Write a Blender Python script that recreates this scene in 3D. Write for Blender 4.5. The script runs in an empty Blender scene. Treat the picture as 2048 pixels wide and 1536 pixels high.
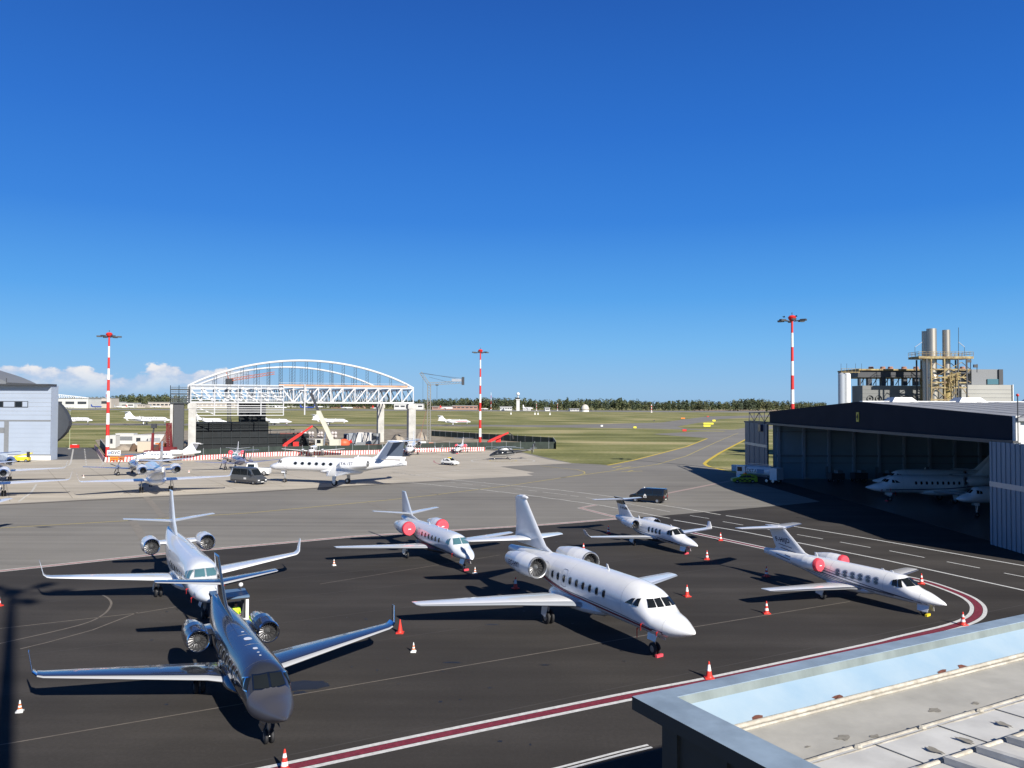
import bpy, bmesh, math, random
from mathutils import Vector, Matrix, noise
random.seed(7)
S = bpy.context.scene
COL = S.collection
R = math.radians
# ---------------------------------------------------------------- camera
FPX, HOR, ROLL, HC = 1600.0, 808.0, R(.2), 13.5       # focal length and horizon in 2048-pixel units, roll, eye height
PITCH = math.atan((HOR - 768) / FPX)
cam = bpy.data.objects.new('camera', bpy.data.cameras.new('camera'))
COL.objects.link(cam); S.camera = cam
cam.data.sensor_width = 36; cam.data.lens = FPX / 2048 * 36
cam.data.clip_start = .3; cam.data.clip_end = 20000
FW = Vector((0, math.cos(PITCH), math.sin(PITCH))); UP0 = Vector((0, -math.sin(PITCH), math.cos(PITCH))); RT0 = Vector((1, 0, 0))
RT = RT0 * math.cos(ROLL) + UP0 * math.sin(ROLL); UP = UP0 * math.cos(ROLL) - RT0 * math.sin(ROLL)
cam.matrix_world = Matrix(((RT.x, UP.x, -FW.x, 0), (RT.y, UP.y, -FW.y, 0), (RT.z, UP.z, -FW.z, HC), (0, 0, 0, 1)))

def ray(u, v): return FW * FPX + RT * (u - 1024) + UP * (768 - v)
def G(u, v, z=0.0):
    d = ray(u, v); t = (z - HC) / d.z
    return Vector((d.x * t, d.y * t, z))
def P(u, v, D):
    d = ray(u, v); t = D / d.y
    return Vector((d.x * t, D, HC + d.z * t))
# ---------------------------------------------------------------- light
SUN_AZ, SUN_EL = R(31.4), R(30)
tosun = Vector((math.sin(SUN_AZ) * math.cos(SUN_EL), -math.cos(SUN_AZ) * math.cos(SUN_EL), math.sin(SUN_EL)))
sun = bpy.data.objects.new('sun', bpy.data.lights.new('sun', 'SUN'))
COL.objects.link(sun)
sun.data.energy = 5.0; sun.data.angle = R(.53); sun.data.color = (1, .95, .87)
sun.rotation_euler = tosun.to_track_quat('Z', 'Y').to_euler()
S.view_settings.view_transform = 'Standard'; S.view_settings.look = 'None'
S.view_settings.gamma = 1; S.view_settings.exposure = .5
world = bpy.data.worlds.new('World'); S.world = world; world.use_nodes = True
def srgb(r, g, b):
    f = lambda c: (c / 255 / 12.92) if c <= 10.3 else ((c / 255 + .055) / 1.055) ** 2.4
    return (f(r), f(g), f(b))
SKY_TINT = 1.0
def build_sky():
    nt = world.node_tree; N = nt.nodes; L = nt.links; N.clear()
    out = N.new('ShaderNodeOutputWorld'); bg = N.new('ShaderNodeBackground')
    sky = N.new('ShaderNodeTexSky'); sky.sky_type = 'NISHITA'; sky.sun_disc = False
    sky.sun_elevation = SUN_EL; sky.sun_rotation = math.pi - SUN_AZ
    sky.air_density = 1.0; sky.dust_density = .25; sky.ozone_density = 3.2; sky.altitude = 100
    # the sky texture is tinted by elevation towards a deep late-summer blue, and darkened above the view to cut fill light
    tc = N.new('ShaderNodeTexCoord'); sep = N.new('ShaderNodeSeparateXYZ'); L.new(tc.outputs['Generated'], sep.inputs[0])
    rmp = N.new('ShaderNodeValToRGB'); L.new(sep.outputs[2], rmp.inputs[0]); e = rmp.color_ramp.elements
    for i, (p, c) in enumerate(((0.0, (140, 186, 228)), (.018, (137, 187, 232)), (.07, (110, 181, 240)), (.13, (76, 160, 236)), (.22, (43, 128, 222)), (.32, (31, 110, 208)), (.47, (24, 88, 180)), (.60, (19, 42, 84)), (.9, (14, 26, 52)))):
        k = e[i] if i < 2 else e.new(p); k.position = p; k.color = (*[x * SKY_TINT for x in srgb(*c)], 1)
    sc = N.new('ShaderNodeVectorMath'); sc.operation = 'SCALE'; L.new(rmp.outputs[0], sc.inputs[0]); sc.inputs['Scale'].default_value = 1 / SKY_TINT / .075 / 2 ** S.view_settings.exposure
    hs = N.new('ShaderNodeMix'); hs.data_type = 'RGBA'; hs.inputs[0].default_value = .9
    L.new(sky.outputs[0], hs.inputs[6]); L.new(sc.outputs[0], hs.inputs[7])
    # low cumulus bank on the horizon, placed by compass direction and elevation
    def M(op, a, b=None, clamp=False):
        n = N.new('ShaderNodeMath'); n.operation = op; n.use_clamp = clamp
        for i, x in enumerate((a, b)):
            if x is None: continue
            if isinstance(x, (int, float)): n.inputs[i].default_value = x
            else: L.new(x, n.inputs[i])
        return n.outputs[0]
    def mr(x, a, b, c, d, smooth=True):
        n = N.new('ShaderNodeMapRange'); n.interpolation_type = 'SMOOTHSTEP' if smooth else 'LINEAR'
        L.new(x, n.inputs[0])
        for i, q in enumerate((a, b, c, d)): n.inputs[i + 1].default_value = q
        return n.outputs[0]
    az = M('ARCTAN2', sep.outputs[0], sep.outputs[1])          # 0 straight ahead, negative left
    el = M('ARCSINE', sep.outputs[2])
    comb = N.new('ShaderNodeCombineXYZ'); L.new(M('MULTIPLY', az, 30), comb.inputs[0]); L.new(M('MULTIPLY', el, 48), comb.inputs[1])
    n1 = N.new('ShaderNodeTexNoise'); n1.inputs['Scale'].default_value = 1.0; n1.inputs['Detail'].default_value = 8; n1.inputs['Roughness'].default_value = .58
    L.new(comb.outputs[0], n1.inputs['Vector'])
    comb2 = N.new('ShaderNodeCombineXYZ'); L.new(M('MULTIPLY', az, 9), comb2.inputs[0])
    n2 = N.new('ShaderNodeTexNoise'); n2.inputs['Scale'].default_value = 1.3; n2.inputs['Detail'].default_value = 2
    L.new(comb2.outputs[0], n2.inputs['Vector'])
    top = M('ADD', R(1.0), M('MULTIPLY', n2.outputs[0], R(2.6)))         # ragged top of the bank
    top = M('ADD', top, M('MULTIPLY', M('SUBTRACT', n1.outputs[0], .5), R(2.6)))
    dep = M('SUBTRACT', top, el)
    mask = mr(dep, 0, R(.28), 0, 1)
    low = mr(el, R(.2), R(1.25), .0, 1)
    azm = M('MULTIPLY', mr(az, R(-19.5), R(-16), 1, 0), mr(az, R(-62), R(-50), 0, 1))
    m = M('MULTIPLY', M('MULTIPLY', mask, low), azm)
    thin = mr(dep, R(.0), R(2.0), 1.0, .35)
    m = M('MULTIPLY', m, thin)
    m = M('MULTIPLY', m, mr(n1.outputs[0], .33, .52, .45, .97))
    ccol = N.new('ShaderNodeMix'); ccol.data_type = 'RGBA'
    L.new(mr(n1.outputs[0], .42, .66, 0, 1), ccol.inputs[0])
    ccol.inputs[6].default_value = (5.2, 6.0, 7.6, 1); ccol.inputs[7].default_value = (8.8, 8.5, 8.4, 1)
    mix = N.new('ShaderNodeMix'); mix.data_type = 'RGBA'
    L.new(m, mix.inputs[0]); L.new(hs.outputs[2], mix.inputs[6]); L.new(ccol.outputs[2], mix.inputs[7])
    L.new(mix.outputs[2], bg.inputs['Color']); bg.inputs['Strength'].default_value = .075
    L.new(bg.outputs[0], out.inputs[0])
build_sky()
# ---------------------------------------------------------------- materials
MATS = {}
def mat(name, col, rough=.5, metal=0.0, spec=.5, coat=0.0, var=0.0, vscale=3.0, col2=None, bump=0.0, bscale=20.0, stretch=None, alpha=None):
    if name in MATS: return MATS[name]
    m = bpy.data.materials.new(name); MATS[name] = m; m.use_nodes = True
    nt = m.node_tree; b = nt.nodes['Principled BSDF']
    b.inputs['Base Color'].default_value = (*col, 1); b.inputs['Roughness'].default_value = rough
    b.inputs['Metallic'].default_value = metal; b.inputs['Specular IOR Level'].default_value = spec
    b.inputs['Coat Weight'].default_value = coat; b.inputs['Coat Roughness'].default_value = .04
    if alpha is not None: b.inputs['Alpha'].default_value = alpha
    if var or bump:
        tc = nt.nodes.new('ShaderNodeTexCoord'); mp = nt.nodes.new('ShaderNodeMapping'); nt.links.new(tc.outputs['Object'], mp.inputs[0])
        if stretch: mp.inputs['Scale'].default_value = stretch
    if var:
        n = nt.nodes.new('ShaderNodeTexNoise'); n.inputs['Scale'].default_value = vscale; n.inputs['Detail'].default_value = 6; n.inputs['Roughness'].default_value = .6
        nt.links.new(mp.outputs[0], n.inputs['Vector'])
        r = nt.nodes.new('ShaderNodeValToRGB'); nt.links.new(n.outputs[0], r.inputs[0])
        c2 = col2 or tuple(c * (1 - var) for c in col)
        r.color_ramp.elements[0].position = .35; r.color_ramp.elements[1].position = .65
        r.color_ramp.elements[0].color = (*c2, 1); r.color_ramp.elements[1].color = (*col, 1)
        nt.links.new(r.outputs[0], b.inputs['Base Color'])
    if bump:
        n = nt.nodes.new('ShaderNodeTexNoise'); n.inputs['Scale'].default_value = bscale; n.inputs['Detail'].default_value = 4
        nt.links.new(mp.outputs[0], n.inputs['Vector'])
        bp = nt.nodes.new('ShaderNodeBump'); bp.inputs['Strength'].default_value = bump; bp.inputs['Distance'].default_value = .05
        nt.links.new(n.outputs[0], bp.inputs['Height']); nt.links.new(bp.outputs[0], b.inputs['Normal'])
    return m
def layered(name, c1, c2, c3, rot, s1, s2, s3, rough=.85, fine=None, p=(.35, .5, .65), spec=.3):
    """ground material: broad patches + streaks along a direction + fine grain, in world coordinates"""
    if name in MATS: return MATS[name]
    m = bpy.data.materials.new(name); MATS[name] = m; m.use_nodes = True
    nt = m.node_tree; N = nt.nodes; L = nt.links; b = N['Principled BSDF']
    b.inputs['Roughness'].default_value = rough; b.inputs['Specular IOR Level'].default_value = spec
    g = N.new('ShaderNodeNewGeometry')
    def nz(scale, rotz, detail=4, rgh=.55):
        mp = N.new('ShaderNodeMapping'); mp.inputs['Rotation'].default_value = (0, 0, rotz); mp.inputs['Scale'].default_value = scale
        L.new(g.outputs['Position'], mp.inputs[0])
        n = N.new('ShaderNodeTexNoise'); n.inputs['Scale'].default_value = 1; n.inputs['Detail'].default_value = detail; n.inputs['Roughness'].default_value = rgh
        L.new(mp.outputs[0], n.inputs['Vector']); return n.outputs[0]
    def M(op, a, c):
        n = N.new('ShaderNodeMath'); n.operation = op
        for i, x in enumerate((a, c)):
            if isinstance(x, (int, float)): n.inputs[i].default_value = x
            else: L.new(x, n.inputs[i])
        return n.outputs[0]
    v = M('ADD', M('MULTIPLY', nz((s1, s1, 1), 0), .4), M('MULTIPLY', nz(s2, rot), .42))
    v = M('ADD', v, M('MULTIPLY', nz((s3, s3, s3), 0, 3, .7), .18))
    r = N.new('ShaderNodeValToRGB'); L.new(v, r.inputs[0])
    e = r.color_ramp.elements; e[0].position = p[0]; e[1].position = p[2]
    e[0].color = (*c1, 1); e[1].color = (*c3, 1); k = e.new(p[1]); k.color = (*c2, 1)
    L.new(r.outputs[0], b.inputs['Base Color'])
    bp = N.new('ShaderNodeBump'); bp.inputs['Strength'].default_value = .25; bp.inputs['Distance'].default_value = .02
    L.new(nz((s3 * 3,) * 3, 0, 2), bp.inputs['Height']); L.new(bp.outputs[0], b.inputs['Normal'])
    return m
WHITE = mat('aircraft_white', (.87, .875, .88), .22, coat=.6, var=.05, vscale=1.5)
WHITE2 = mat('white_paint', (.78, .78, .76), .45, var=.08, vscale=2)
PEARL = mat('aircraft_pale_grey', (.72, .755, .80), .2, coat=.7, var=.05)
DARKP = mat('aircraft_slate_metallic', (.062, .070, .092), .17, metal=.5, coat=.8, var=.12, vscale=.8)
RADOME = mat('radome_slate', (.085, .085, .10), .36, metal=.25)
LEM = mat('polished_leading_edge', (.72, .73, .74), .34, metal=.45)
FANM = mat('fan_dark_steel', (.16, .16, .165), .4, metal=.7)
PLINE = mat('panel_line', (.42, .44, .47), .5)
CHROME = mat('polished_metal', (.82, .83, .84), .12, metal=1.0)
STEEL = mat('brushed_steel', (.55, .56, .57), .35, metal=.9)
GLASS = mat('dark_glass', (.012, .015, .018), .06, spec=.35)
GLASSG = mat('green_tinted_glass', (.07, .16, .19), .05, spec=.9, coat=.6)
BLACK = mat('black_rubber', (.018, .018, .02), .7)
BLACKG = mat('black_gloss', (.008, .008, .010), .15, coat=.8)
NAVY = mat('navy_paint', (.012, .018, .06), .3, coat=.4)
SEAM = mat('panel_gap', (.16, .17, .18), .6)
LGREY = mat('light_grey_metal', (.42, .45, .49), .35, metal=.3)
MGREY = mat('mid_grey_paint', (.20, .21, .22), .5, var=.1)
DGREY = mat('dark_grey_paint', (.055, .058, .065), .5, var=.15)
RED = mat('red_paint', (.62, .025, .02), .45, var=.1)
PINK = mat('faded_red_fabric', (.78, .07, .10), .7, var=.15, vscale=8)
MAROON = mat('maroon_paint', (.20, .012, .03), .4)
ORANGE = mat('orange_paint', (.85, .22, .02), .5)
YELLOW = mat('yellow_paint', (.80, .62, .03), .5, var=.1)
HIVIS = mat('hi_vis_fabric', (.55, .85, .03), .7)
CONCP = mat('pale_concrete', (.52, .51, .48), .9, var=.25, vscale=.5, bump=.3)
SKIN = mat('skin', (.45, .25, .17), .6)
# ---------------------------------------------------------------- mesh building
class MB:
    def __init__(s): s.v = []; s.f = []; s.k = []; s.m = []
    def mi(s, m):
        if m not in s.m: s.m.append(m)
        return s.m.index(m)
    def add(s, vs, fs, m):
        o = len(s.v); s.v += [tuple(v) for v in vs]; k = s.mi(m)
        for f in fs: s.f.append([o + i for i in f]); s.k.append(k)
        return s
    def box(s, c, d, m, rz=0, rot=None):
        c = Vector(c); h = Vector(d) / 2
        M = rot or Matrix.Rotation(rz, 3, 'Z')
        vs = [c + M @ Vector((x * h.x, y * h.y, z * h.z)) for z in (-1, 1) for y in (-1, 1) for x in (-1, 1)]
        return s.add(vs, [(0, 2, 3, 1), (4, 5, 7, 6), (0, 1, 5, 4), (2, 6, 7, 3), (0, 4, 6, 2), (1, 3, 7, 5)], m)
    def frame(s, p, q):
        d = (Vector(q) - Vector(p)).normalized()
        a = Vector((0, 0, 1)) if abs(d.z) < .95 else Vector((1, 0, 0))
        x = a.cross(d).normalized(); y = d.cross(x); return x, y
    def tube(s, p, q, r, m, n=8, r2=None, caps=True):
        p = Vector(p); q = Vector(q); r2 = r if r2 is None else r2
        x, y = s.frame(p, q); vs = []
        for c, rr in ((p, r), (q, r2)):
            for i in range(n):
                a = 2 * math.pi * i / n; vs.append(c + x * (rr * math.cos(a)) + y * (rr * math.sin(a)))
        fs = [(i, (i + 1) % n, n + (i + 1) % n, n + i) for i in range(n)]
        if caps: fs += [tuple(range(n - 1, -1, -1)), tuple(range(n, 2 * n))]
        return s.add(vs, fs, m)
    def beam(s, p, q, w, h, m):
        p = Vector(p); q = Vector(q); x, y = s.frame(p, q)
        vs = [c + x * (a * w / 2) + y * (b * h / 2) for c in (p, q) for a, b in ((-1, -1), (1, -1), (1, 1), (-1, 1))]
        return s.add(vs, [(0, 3, 2, 1), (4, 5, 6, 7), (0, 1, 5, 4), (1, 2, 6, 5), (2, 3, 7, 6), (3, 0, 4, 7)], m)
    def lathe(s, prof, m, o=(0, 0, 0), ax=(1, 0, 0), n=20, ms=None):
        o = Vector(o); d = Vector(ax).normalized(); x, y = s.frame(o, o + d); rings = []
        for t, r in prof:
            rings.append([o + d * t + x * (r * math.cos(2 * math.pi * i / n)) + y * (r * math.sin(2 * math.pi * i / n)) for i in range(n)])
        for j in range(len(rings) - 1):
            s.add(rings[j] + rings[j + 1], [(i, (i + 1) % n, n + (i + 1) % n, n + i) for i in range(n)], ms[j] if ms else m)
        return s
    def loft(s, rings, m, closed=True, caps=(True, True), fm=None):
        n = len(rings[0]); o = len(s.v)
        for r in rings: s.v += [tuple(v) for v in r]
        k0 = s.mi(m)
        for j in range(len(rings) - 1):
            for i in range(n if closed else n - 1):
                a, b = o + j * n + i, o + j * n + (i + 1) % n
                s.f.append([a, b, b + n, a + n]); s.k.append(s.mi(fm(j, i)) if fm else k0)
        if closed and caps[0]: s.f.append([o + i for i in range(n - 1, -1, -1)]); s.k.append(k0)
        if closed and caps[1]: s.f.append([o + (len(rings) - 1) * n + i for i in range(n)]); s.k.append(k0)
        return s
    def prism(s, poly, z0, z1, m, M=None):
        n = len(poly); M = M or Matrix.Identity(4)
        vs = [M @ Vector((x, y, z0)) for x, y in poly] + [M @ Vector((x, y, z1)) for x, y in poly]
        return s.add(vs, [tuple(range(n - 1, -1, -1)), tuple(range(n, 2 * n))] + [(i, (i + 1) % n, n + (i + 1) % n, n + i) for i in range(n)], m)
    def ball(s, c, r, m, n=10, k=6, sc=(1, 1, 1)):
        c = Vector(c); rings = []
        for j in range(k + 1):
            t = math.pi * j / k; rr = max(math.sin(t), 1e-3)
            rings.append([c + Vector((r * sc[0] * rr * math.cos(2 * math.pi * i / n), r * sc[1] * rr * math.sin(2 * math.pi * i / n), -r * sc[2] * math.cos(t))) for i in range(n)])
        return s.loft(rings, m, caps=(False, False))
    def build(s, name, parent=None, smooth=False, angle=35, loc=None):
        me = bpy.data.meshes.new(name); me.from_pydata(s.v, [], s.f); me.update()
        for m in s.m: me.materials.append(m)
        me.polygons.foreach_set('material_index', s.k)
        bm = bmesh.new(); bm.from_mesh(me); bmesh.ops.recalc_face_normals(bm, faces=bm.faces); bm.to_mesh(me); bm.free()
        if smooth:
            me.polygons.foreach_set('use_smooth', [True] * len(me.polygons)); me.set_sharp_from_angle(angle=R(angle))
        o = bpy.data.objects.new(name, me); COL.objects.link(o)
        if parent: o.parent = parent
        if loc: o.location = loc
        return o
def tag(o, label, cat, group=None, kind=None):
    if label: o['label'] = label
    if cat: o['category'] = cat
    if group: o['group'] = group
    if kind: o['kind'] = kind
    return o
def thing(name, label, cat, loc=(0, 0, 0), rz=0, group=None):
    o = bpy.data.objects.new(name, None); COL.objects.link(o)
    o.location = loc; o.rotation_euler = (0, 0, rz); o.empty_display_size = .5
    return tag(o, label, cat, group)
def struct(o, label=None): o['kind'] = 'structure'; return o
KIDS = {}
def clone(o, parent=None):
    c = o.copy(); COL.objects.link(c)
    if parent: c.parent = parent
    for ch in [x for x in COL.objects if x.parent == o]: clone(ch, c)
    return c
def copies(proto, items):
    """items: (location, rz, label[, scale]); the first one moves the prototype itself"""
    res = []
    for i, it in enumerate(items):
        o = proto if i == 0 else clone(proto)
        res.append(o)
    for o, it in zip(res, items):
        o.location = it[0]; o.rotation_euler = (0, 0, it[1]); o['label'] = it[2]
        if len(it) > 3: o.scale = (it[3],) * 3
    return res
def text_mesh(txt, size, bold=.0):
    cu = bpy.data.curves.new('lettering', 'FONT'); cu.body = txt; cu.size = size; cu.align_x = 'CENTER'; cu.align_y = 'CENTER'; cu.offset = bold; cu.space_character = 1.12; cu.resolution_u = 3
    o = bpy.data.objects.new('lettering', cu); COL.objects.link(o)
    dg = bpy.context.evaluated_depsgraph_get(); me = bpy.data.meshes.new_from_object(o.evaluated_get(dg))
    bpy.data.objects.remove(o); bpy.data.curves.remove(cu); return me
def lettering(name, txt, size, fn, m, parent=None, bold=.0):
    """writing laid on a surface: fn maps flat (x, y) to a point of the surface"""
    me = text_mesh(txt, size, bold); bm = bmesh.new(); bm.from_mesh(me)
    bmesh.ops.triangulate(bm, faces=bm.faces)
    for v in bm.verts: v.co = Vector(fn(v.co.x, v.co.y))
    bm.to_mesh(me); bm.free(); me.materials.clear(); me.materials.append(m); me.name = name
    o = bpy.data.objects.new(name, me); COL.objects.link(o)
    if parent: o.parent = parent
    return o
def lerp(a, b, t): return a + (b - a) * t
def interp(pts, x):
    """monotone cubic through (x, y) points"""
    n = len(pts)
    if x <= pts[0][0]: return pts[0][1]
    if x >= pts[-1][0]: return pts[-1][1]
    for i in range(n - 1):
        if x <= pts[i + 1][0]: break
    def sl(a, b): return (pts[b][1] - pts[a][1]) / (pts[b][0] - pts[a][0])
    def tan(j):
        if j == 0: return sl(0, 1)
        if j == n - 1: return sl(n - 2, n - 1)
        p, q = sl(j - 1, j), sl(j, j + 1)
        return 0 if p * q <= 0 else 2 * p * q / (p + q)
    h = pts[i + 1][0] - pts[i][0]; t = (x - pts[i][0]) / h
    return ((2 * t**3 - 3 * t**2 + 1) * pts[i][1] + (t**3 - 2 * t**2 + t) * h * tan(i) + (-2 * t**3 + 3 * t**2) * pts[i + 1][1] + (t**3 - t**2) * h * tan(i + 1))
# ---------------------------------------------------------------- ground, pavements, markings
TAXDIR = math.atan2(*(G(780, 999.6) - G(0, 1056)).yx)          # direction the apron edges and yellow line run in
GRASS = layered('dry_airfield_grass', (.115, .126, .043), (.235, .236, .095), (.45, .385, .21), TAXDIR * 0 + .05, .02, (.012, .055, 1), .9, .95, p=(.40, .5, .60), spec=.1)
ASPH = layered('worn_grey_asphalt', (.165, .155, .138), (.225, .212, .188), (.275, .26, .23), -TAXDIR, .05, (.02, .55, 1), 5, .85)
FRESH = layered('fresh_black_asphalt', (.037, .0335, .031), (.053, .0485, .0445), (.079, .072, .066), -TAXDIR, .07, (.03, .35, 1), 6, .85, spec=.12)
CONC = layered('apron_concrete', (.37, .335, .275), (.465, .42, .35), (.55, .50, .42), -TAXDIR, .06, (.02, .4, 1), 4, .9)
DIRT = layered('building_site_dirt', (.14, .115, .085), (.30, .255, .19), (.44, .39, .31), .4, .15, (.3, .3, 1), 3, .95)
ROADM = layered('side_road_asphalt', (.10, .098, .095), (.125, .122, .118), (.15, .146, .14), 0, .08, (.05, .4, 1), 5, .85)
PW = mat('old_white_line', (.66, .64, .59), .8, var=.35, vscale=2.5)
PWN = mat('new_white_line', (.74, .74, .72), .7, var=.28, vscale=5)
PPK = mat('faded_pink_line', (.50, .26, .25), .8, var=.3, vscale=2)
PMR = mat('maroon_line', (.24, .03, .05), .7, var=.4, vscale=5)
PYL = mat('yellow_line', (.62, .50, .14), .8, var=.3, vscale=2)
PYB = mat('bright_yellow_line', (.68, .50, .05), .75, var=.15, vscale=2)
PTN = mat('tan_sealant_line', (.19, .165, .14), .9, var=.3, vscale=1.5)
PTW = mat('tan_patch_strip', (.26, .235, .20), .9, var=.2, vscale=1.5)

def sheet(name, pts, z, m):
    mb = MB(); mb.add([(p[0], p[1], z) for p in pts], [tuple(range(len(pts)))], m)
    return struct(mb.build(name))
def gp(*uv): return [G(u, v) for u, v in uv]
def offs(pts, d):
    res = []
    for i, p in enumerate(pts):
        a = pts[max(i - 1, 0)]; b = pts[min(i + 1, len(pts) - 1)]
        t = Vector((b[0] - a[0], b[1] - a[1], 0)).normalized(); res.append(Vector((p[0] - t.y * d, p[1] + t.x * d, 0)))
    return res
def smooth_line(pts, n=6):
    out = []
    for i in range(len(pts) - 1):
        p0 = pts[max(i - 1, 0)]; p1 = pts[i]; p2 = pts[i + 1]; p3 = pts[min(i + 2, len(pts) - 1)]
        for k in range(n):
            t = k / n
            out.append(.5 * ((2 * p1) + (-p0 + p2) * t + (2 * p0 - 5 * p1 + 4 * p2 - p3) * t * t + (-p0 + 3 * p1 - 3 * p2 + p3) * t**3))
    return out + [pts[-1]]
def ribbon(mb, pts, d0, d1, z, m):
    a, b = offs(pts, d0), offs(pts, d1); n = len(pts)
    mb.add([(p.x, p.y, z) for p in a] + [(p.x, p.y, z) for p in b], [(i, i + 1, n + i + 1, n + i) for i in range(n - 1)], m)
def line(name, uvs, w, m, z=.004, smooth=False, wob=0.0):
    pts = gp(*uvs)
    if smooth: pts = smooth_line(pts)
    if wob:
        q = []
        for i in range(len(pts) - 1):
            n = max(2, int((pts[i + 1] - pts[i]).length / 1.2))
            q += [pts[i].lerp(pts[i + 1], k / n) for k in range(n)]
        pts = q + [pts[-1]]; pts = [p + Vector((0, wob * math.sin(i * 1.9) + wob * .6 * math.sin(i * .73), 0)) for i, p in enumerate(pts)]
    mb = MB(); ribbon(mb, pts, -w / 2, w / 2, z, m); return struct(mb.build(name))
def band(name, uvs, w, edge, mid, me, mm, z=.004, smooth=False):
    pts = gp(*uvs)
    if smooth: pts = smooth_line(pts)
    mb = MB(); ribbon(mb, pts, -w / 2, -w / 2 + edge, z, me); ribbon(mb, pts, -mid / 2, mid / 2, z, mm); ribbon(mb, pts, w / 2 - edge, w / 2, z, me)
    return struct(mb.build(name))

sheet('ground', [(-9000, -400), (9000, -400), (9000, 14000), (-9000, 14000)], -.05, GRASS)
# mid grey apron and taxiway out to the field
sheet('taxiway', [(-170, 20), (49, 20), (49, 165)] + gp((1480, 950), (1463, 943.5), (1438, 938), (1416, 932.5), (1410, 929), (1410, 926), (1416, 920), (1440, 905), (1496.5, 875.7), (1560, 851), (1500, 853), (1481, 857), (1446, 863), (1400, 863), (1330, 866.5), (1305, 868), (1330, 870), (1414.5, 876), (1373, 892), (1315, 907), (1264, 920), (1217, 930), (1143, 926), (1048, 905), (900, 890)) + [(-170, 215)], -.012, ASPH)
sheet('field_taxiway', gp((-500, 844.5), (900, 849), (1100, 850.5), (1322, 845), (1412, 833), (1640, 828), (1640, 830), (1440, 838), (1354, 853), (1370, 857), (1500, 860), (1500, 863), (1300, 857), (1000, 853), (-500, 848.5)), -.02, ASPH)
sheet('runway', gp((-800, 816), (700, 818.5), (1700, 823), (2400, 826), (2400, 829), (1700, 826), (700, 821), (-800, 818)), -.02, layered('far_runway', (.20, .195, .18), (.24, .235, .22), (.28, .27, .25), 0, .01, (.01, .1, 1), .5))
sheet('stubble_field', gp((1385, 819.5), (1800, 820), (1800, 822.5), (1385, 822)), -.02, mat('stubble', (.40, .30, .20), .95, var=.3, vscale=.02))
sheet('concrete_apron', gp((-300, 1023), (20, 1007), (244, 995), (500, 983), (780, 966), (914, 959), (1066, 951), (1053.5, 947), (1069, 945), (1000, 933), (1144, 926.5), (1097, 919), (1048.5, 907), (970, 900), (905, 890), (830, 890), (420, 903), (205, 918), (100, 919.5), (-300, 922)), -.008, CONC)
sheet('building_site_ground', gp((212, 917), (420, 905), (830, 894), (1110, 893), (1105, 878), (850, 858), (520, 858), (330, 862), (190, 880)), -.004, DIRT)
sheet('side_road', gp((101, 919.7), (208, 918), (191, 895), (125, 895), (60, 895), (60, 921)), -.004, ROADM)
sheet('black_apron', [(-170, 5), (48.6, 5), (48.6, 164)] + gp((1500, 962), (1640, 1003), (1582, 1009), (1440, 1021.5), (1332, 1030.6), (1239, 1037), (1100, 1048), (700, 1073), (315, 1108), (0, 1142), (-500, 1196)) + [(-170, 70)], -.002, FRESH)
mb = MB(); ribbon(mb, gp((-300, 1025), (20, 1009), (244, 997), (500, 985), (780, 968), (900, 962)), -.35, .35, .001, mat('kerb_gap', (.10, .085, .07), .9)); struct(mb.build('apron_joint'))
# the concrete slab joints of the far apron
mb = MB()
a0 = G(20, 1003); dx = (G(780, 962) - a0).normalized(); dy = Vector((-dx.y, dx.x, 0))
JM = mat('slab_joint', (.30, .265, .21), .9)
for k in range(1, 9): ribbon(mb, [a0 + dy * (k * 7.5) - dx * 60, a0 + dy * (k * 7.5) + dx * (120 if k < 6 else 90)], -.05, .05, -.003, JM)
for k in range(-8, 17): ribbon(mb, [a0 + dx * (k * 7.5), a0 + dx * (k * 7.5) + dy * 60], -.05, .05, -.003, JM)
struct(mb.build('slab_joints'))
band('apron_boundary_line', [(-500, 1196), (0, 1142), (315, 1108.5), (700, 1073.5), (1100, 1048.5), (1239, 1037)], .95, .25, .36, PW, PPK)
band('apron_corner_line', [(1239, 1036), (1160, 1016), (1193, 1009.5)], .8, .2, .3, PW, PPK)
band('stand_loop_line', [(1239, 1037), (1300, 1048.5), (1396, 1068), (1560, 1103), (1700, 1132), (1790, 1150), (1853, 1164), (1921, 1188), (1950, 1205), (1957, 1221), (1945, 1237), (1901, 1254), (1805, 1277), (1753, 1290), (1600, 1323), (1417, 1362), (1240, 1396), (900, 1466), (580, 1534), (300, 1592)], 1.0, .24, .46, PWN, PMR, smooth=True)
line('pink_guide_line', [(1322, 989), (1436, 966.5), (1475, 959)], .75, mat('pale_pink_line', (.42, .32, .29), .8, var=.2))
line('road_edge_line', [(1452, 1031), (1640, 1061), (1760, 1081), (1982, 1120), (2150, 1149.5)], .26, PWN)
line('road_edge_line', [(1347, 1040), (1490, 1064), (1640, 1094), (1775, 1121), (2150, 1203)], .26, PWN)
line('road_edge_line', [(863, 954.5), (914, 960.6), (1014, 970), (1122, 980.5), (1223, 993), (1324, 1010), (1440, 1029)], .3, PW, wob=.16)
line('road_edge_line', [(824, 965.5), (963, 979), (1061, 991), (1195, 1009.5), (1270, 1023), (1340, 1037)], .3, PW, wob=.16)
mb = MB()
for a, b in (((1380, 1031), (1418, 1037)), ((1445.5, 1043), (1486, 1050)), ((1520, 1056), (1562, 1063)), ((1594, 1069), (1646, 1078)), ((1680, 1084), (1741, 1095)), ((1779, 1101.5), (1849, 1115)), ((1894, 1123.5), (1960, 1136)), ((2008, 1146), (2080, 1160))):
    ribbon(mb, gp(a, b), -.09, .09, .004, PWN)
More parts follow.
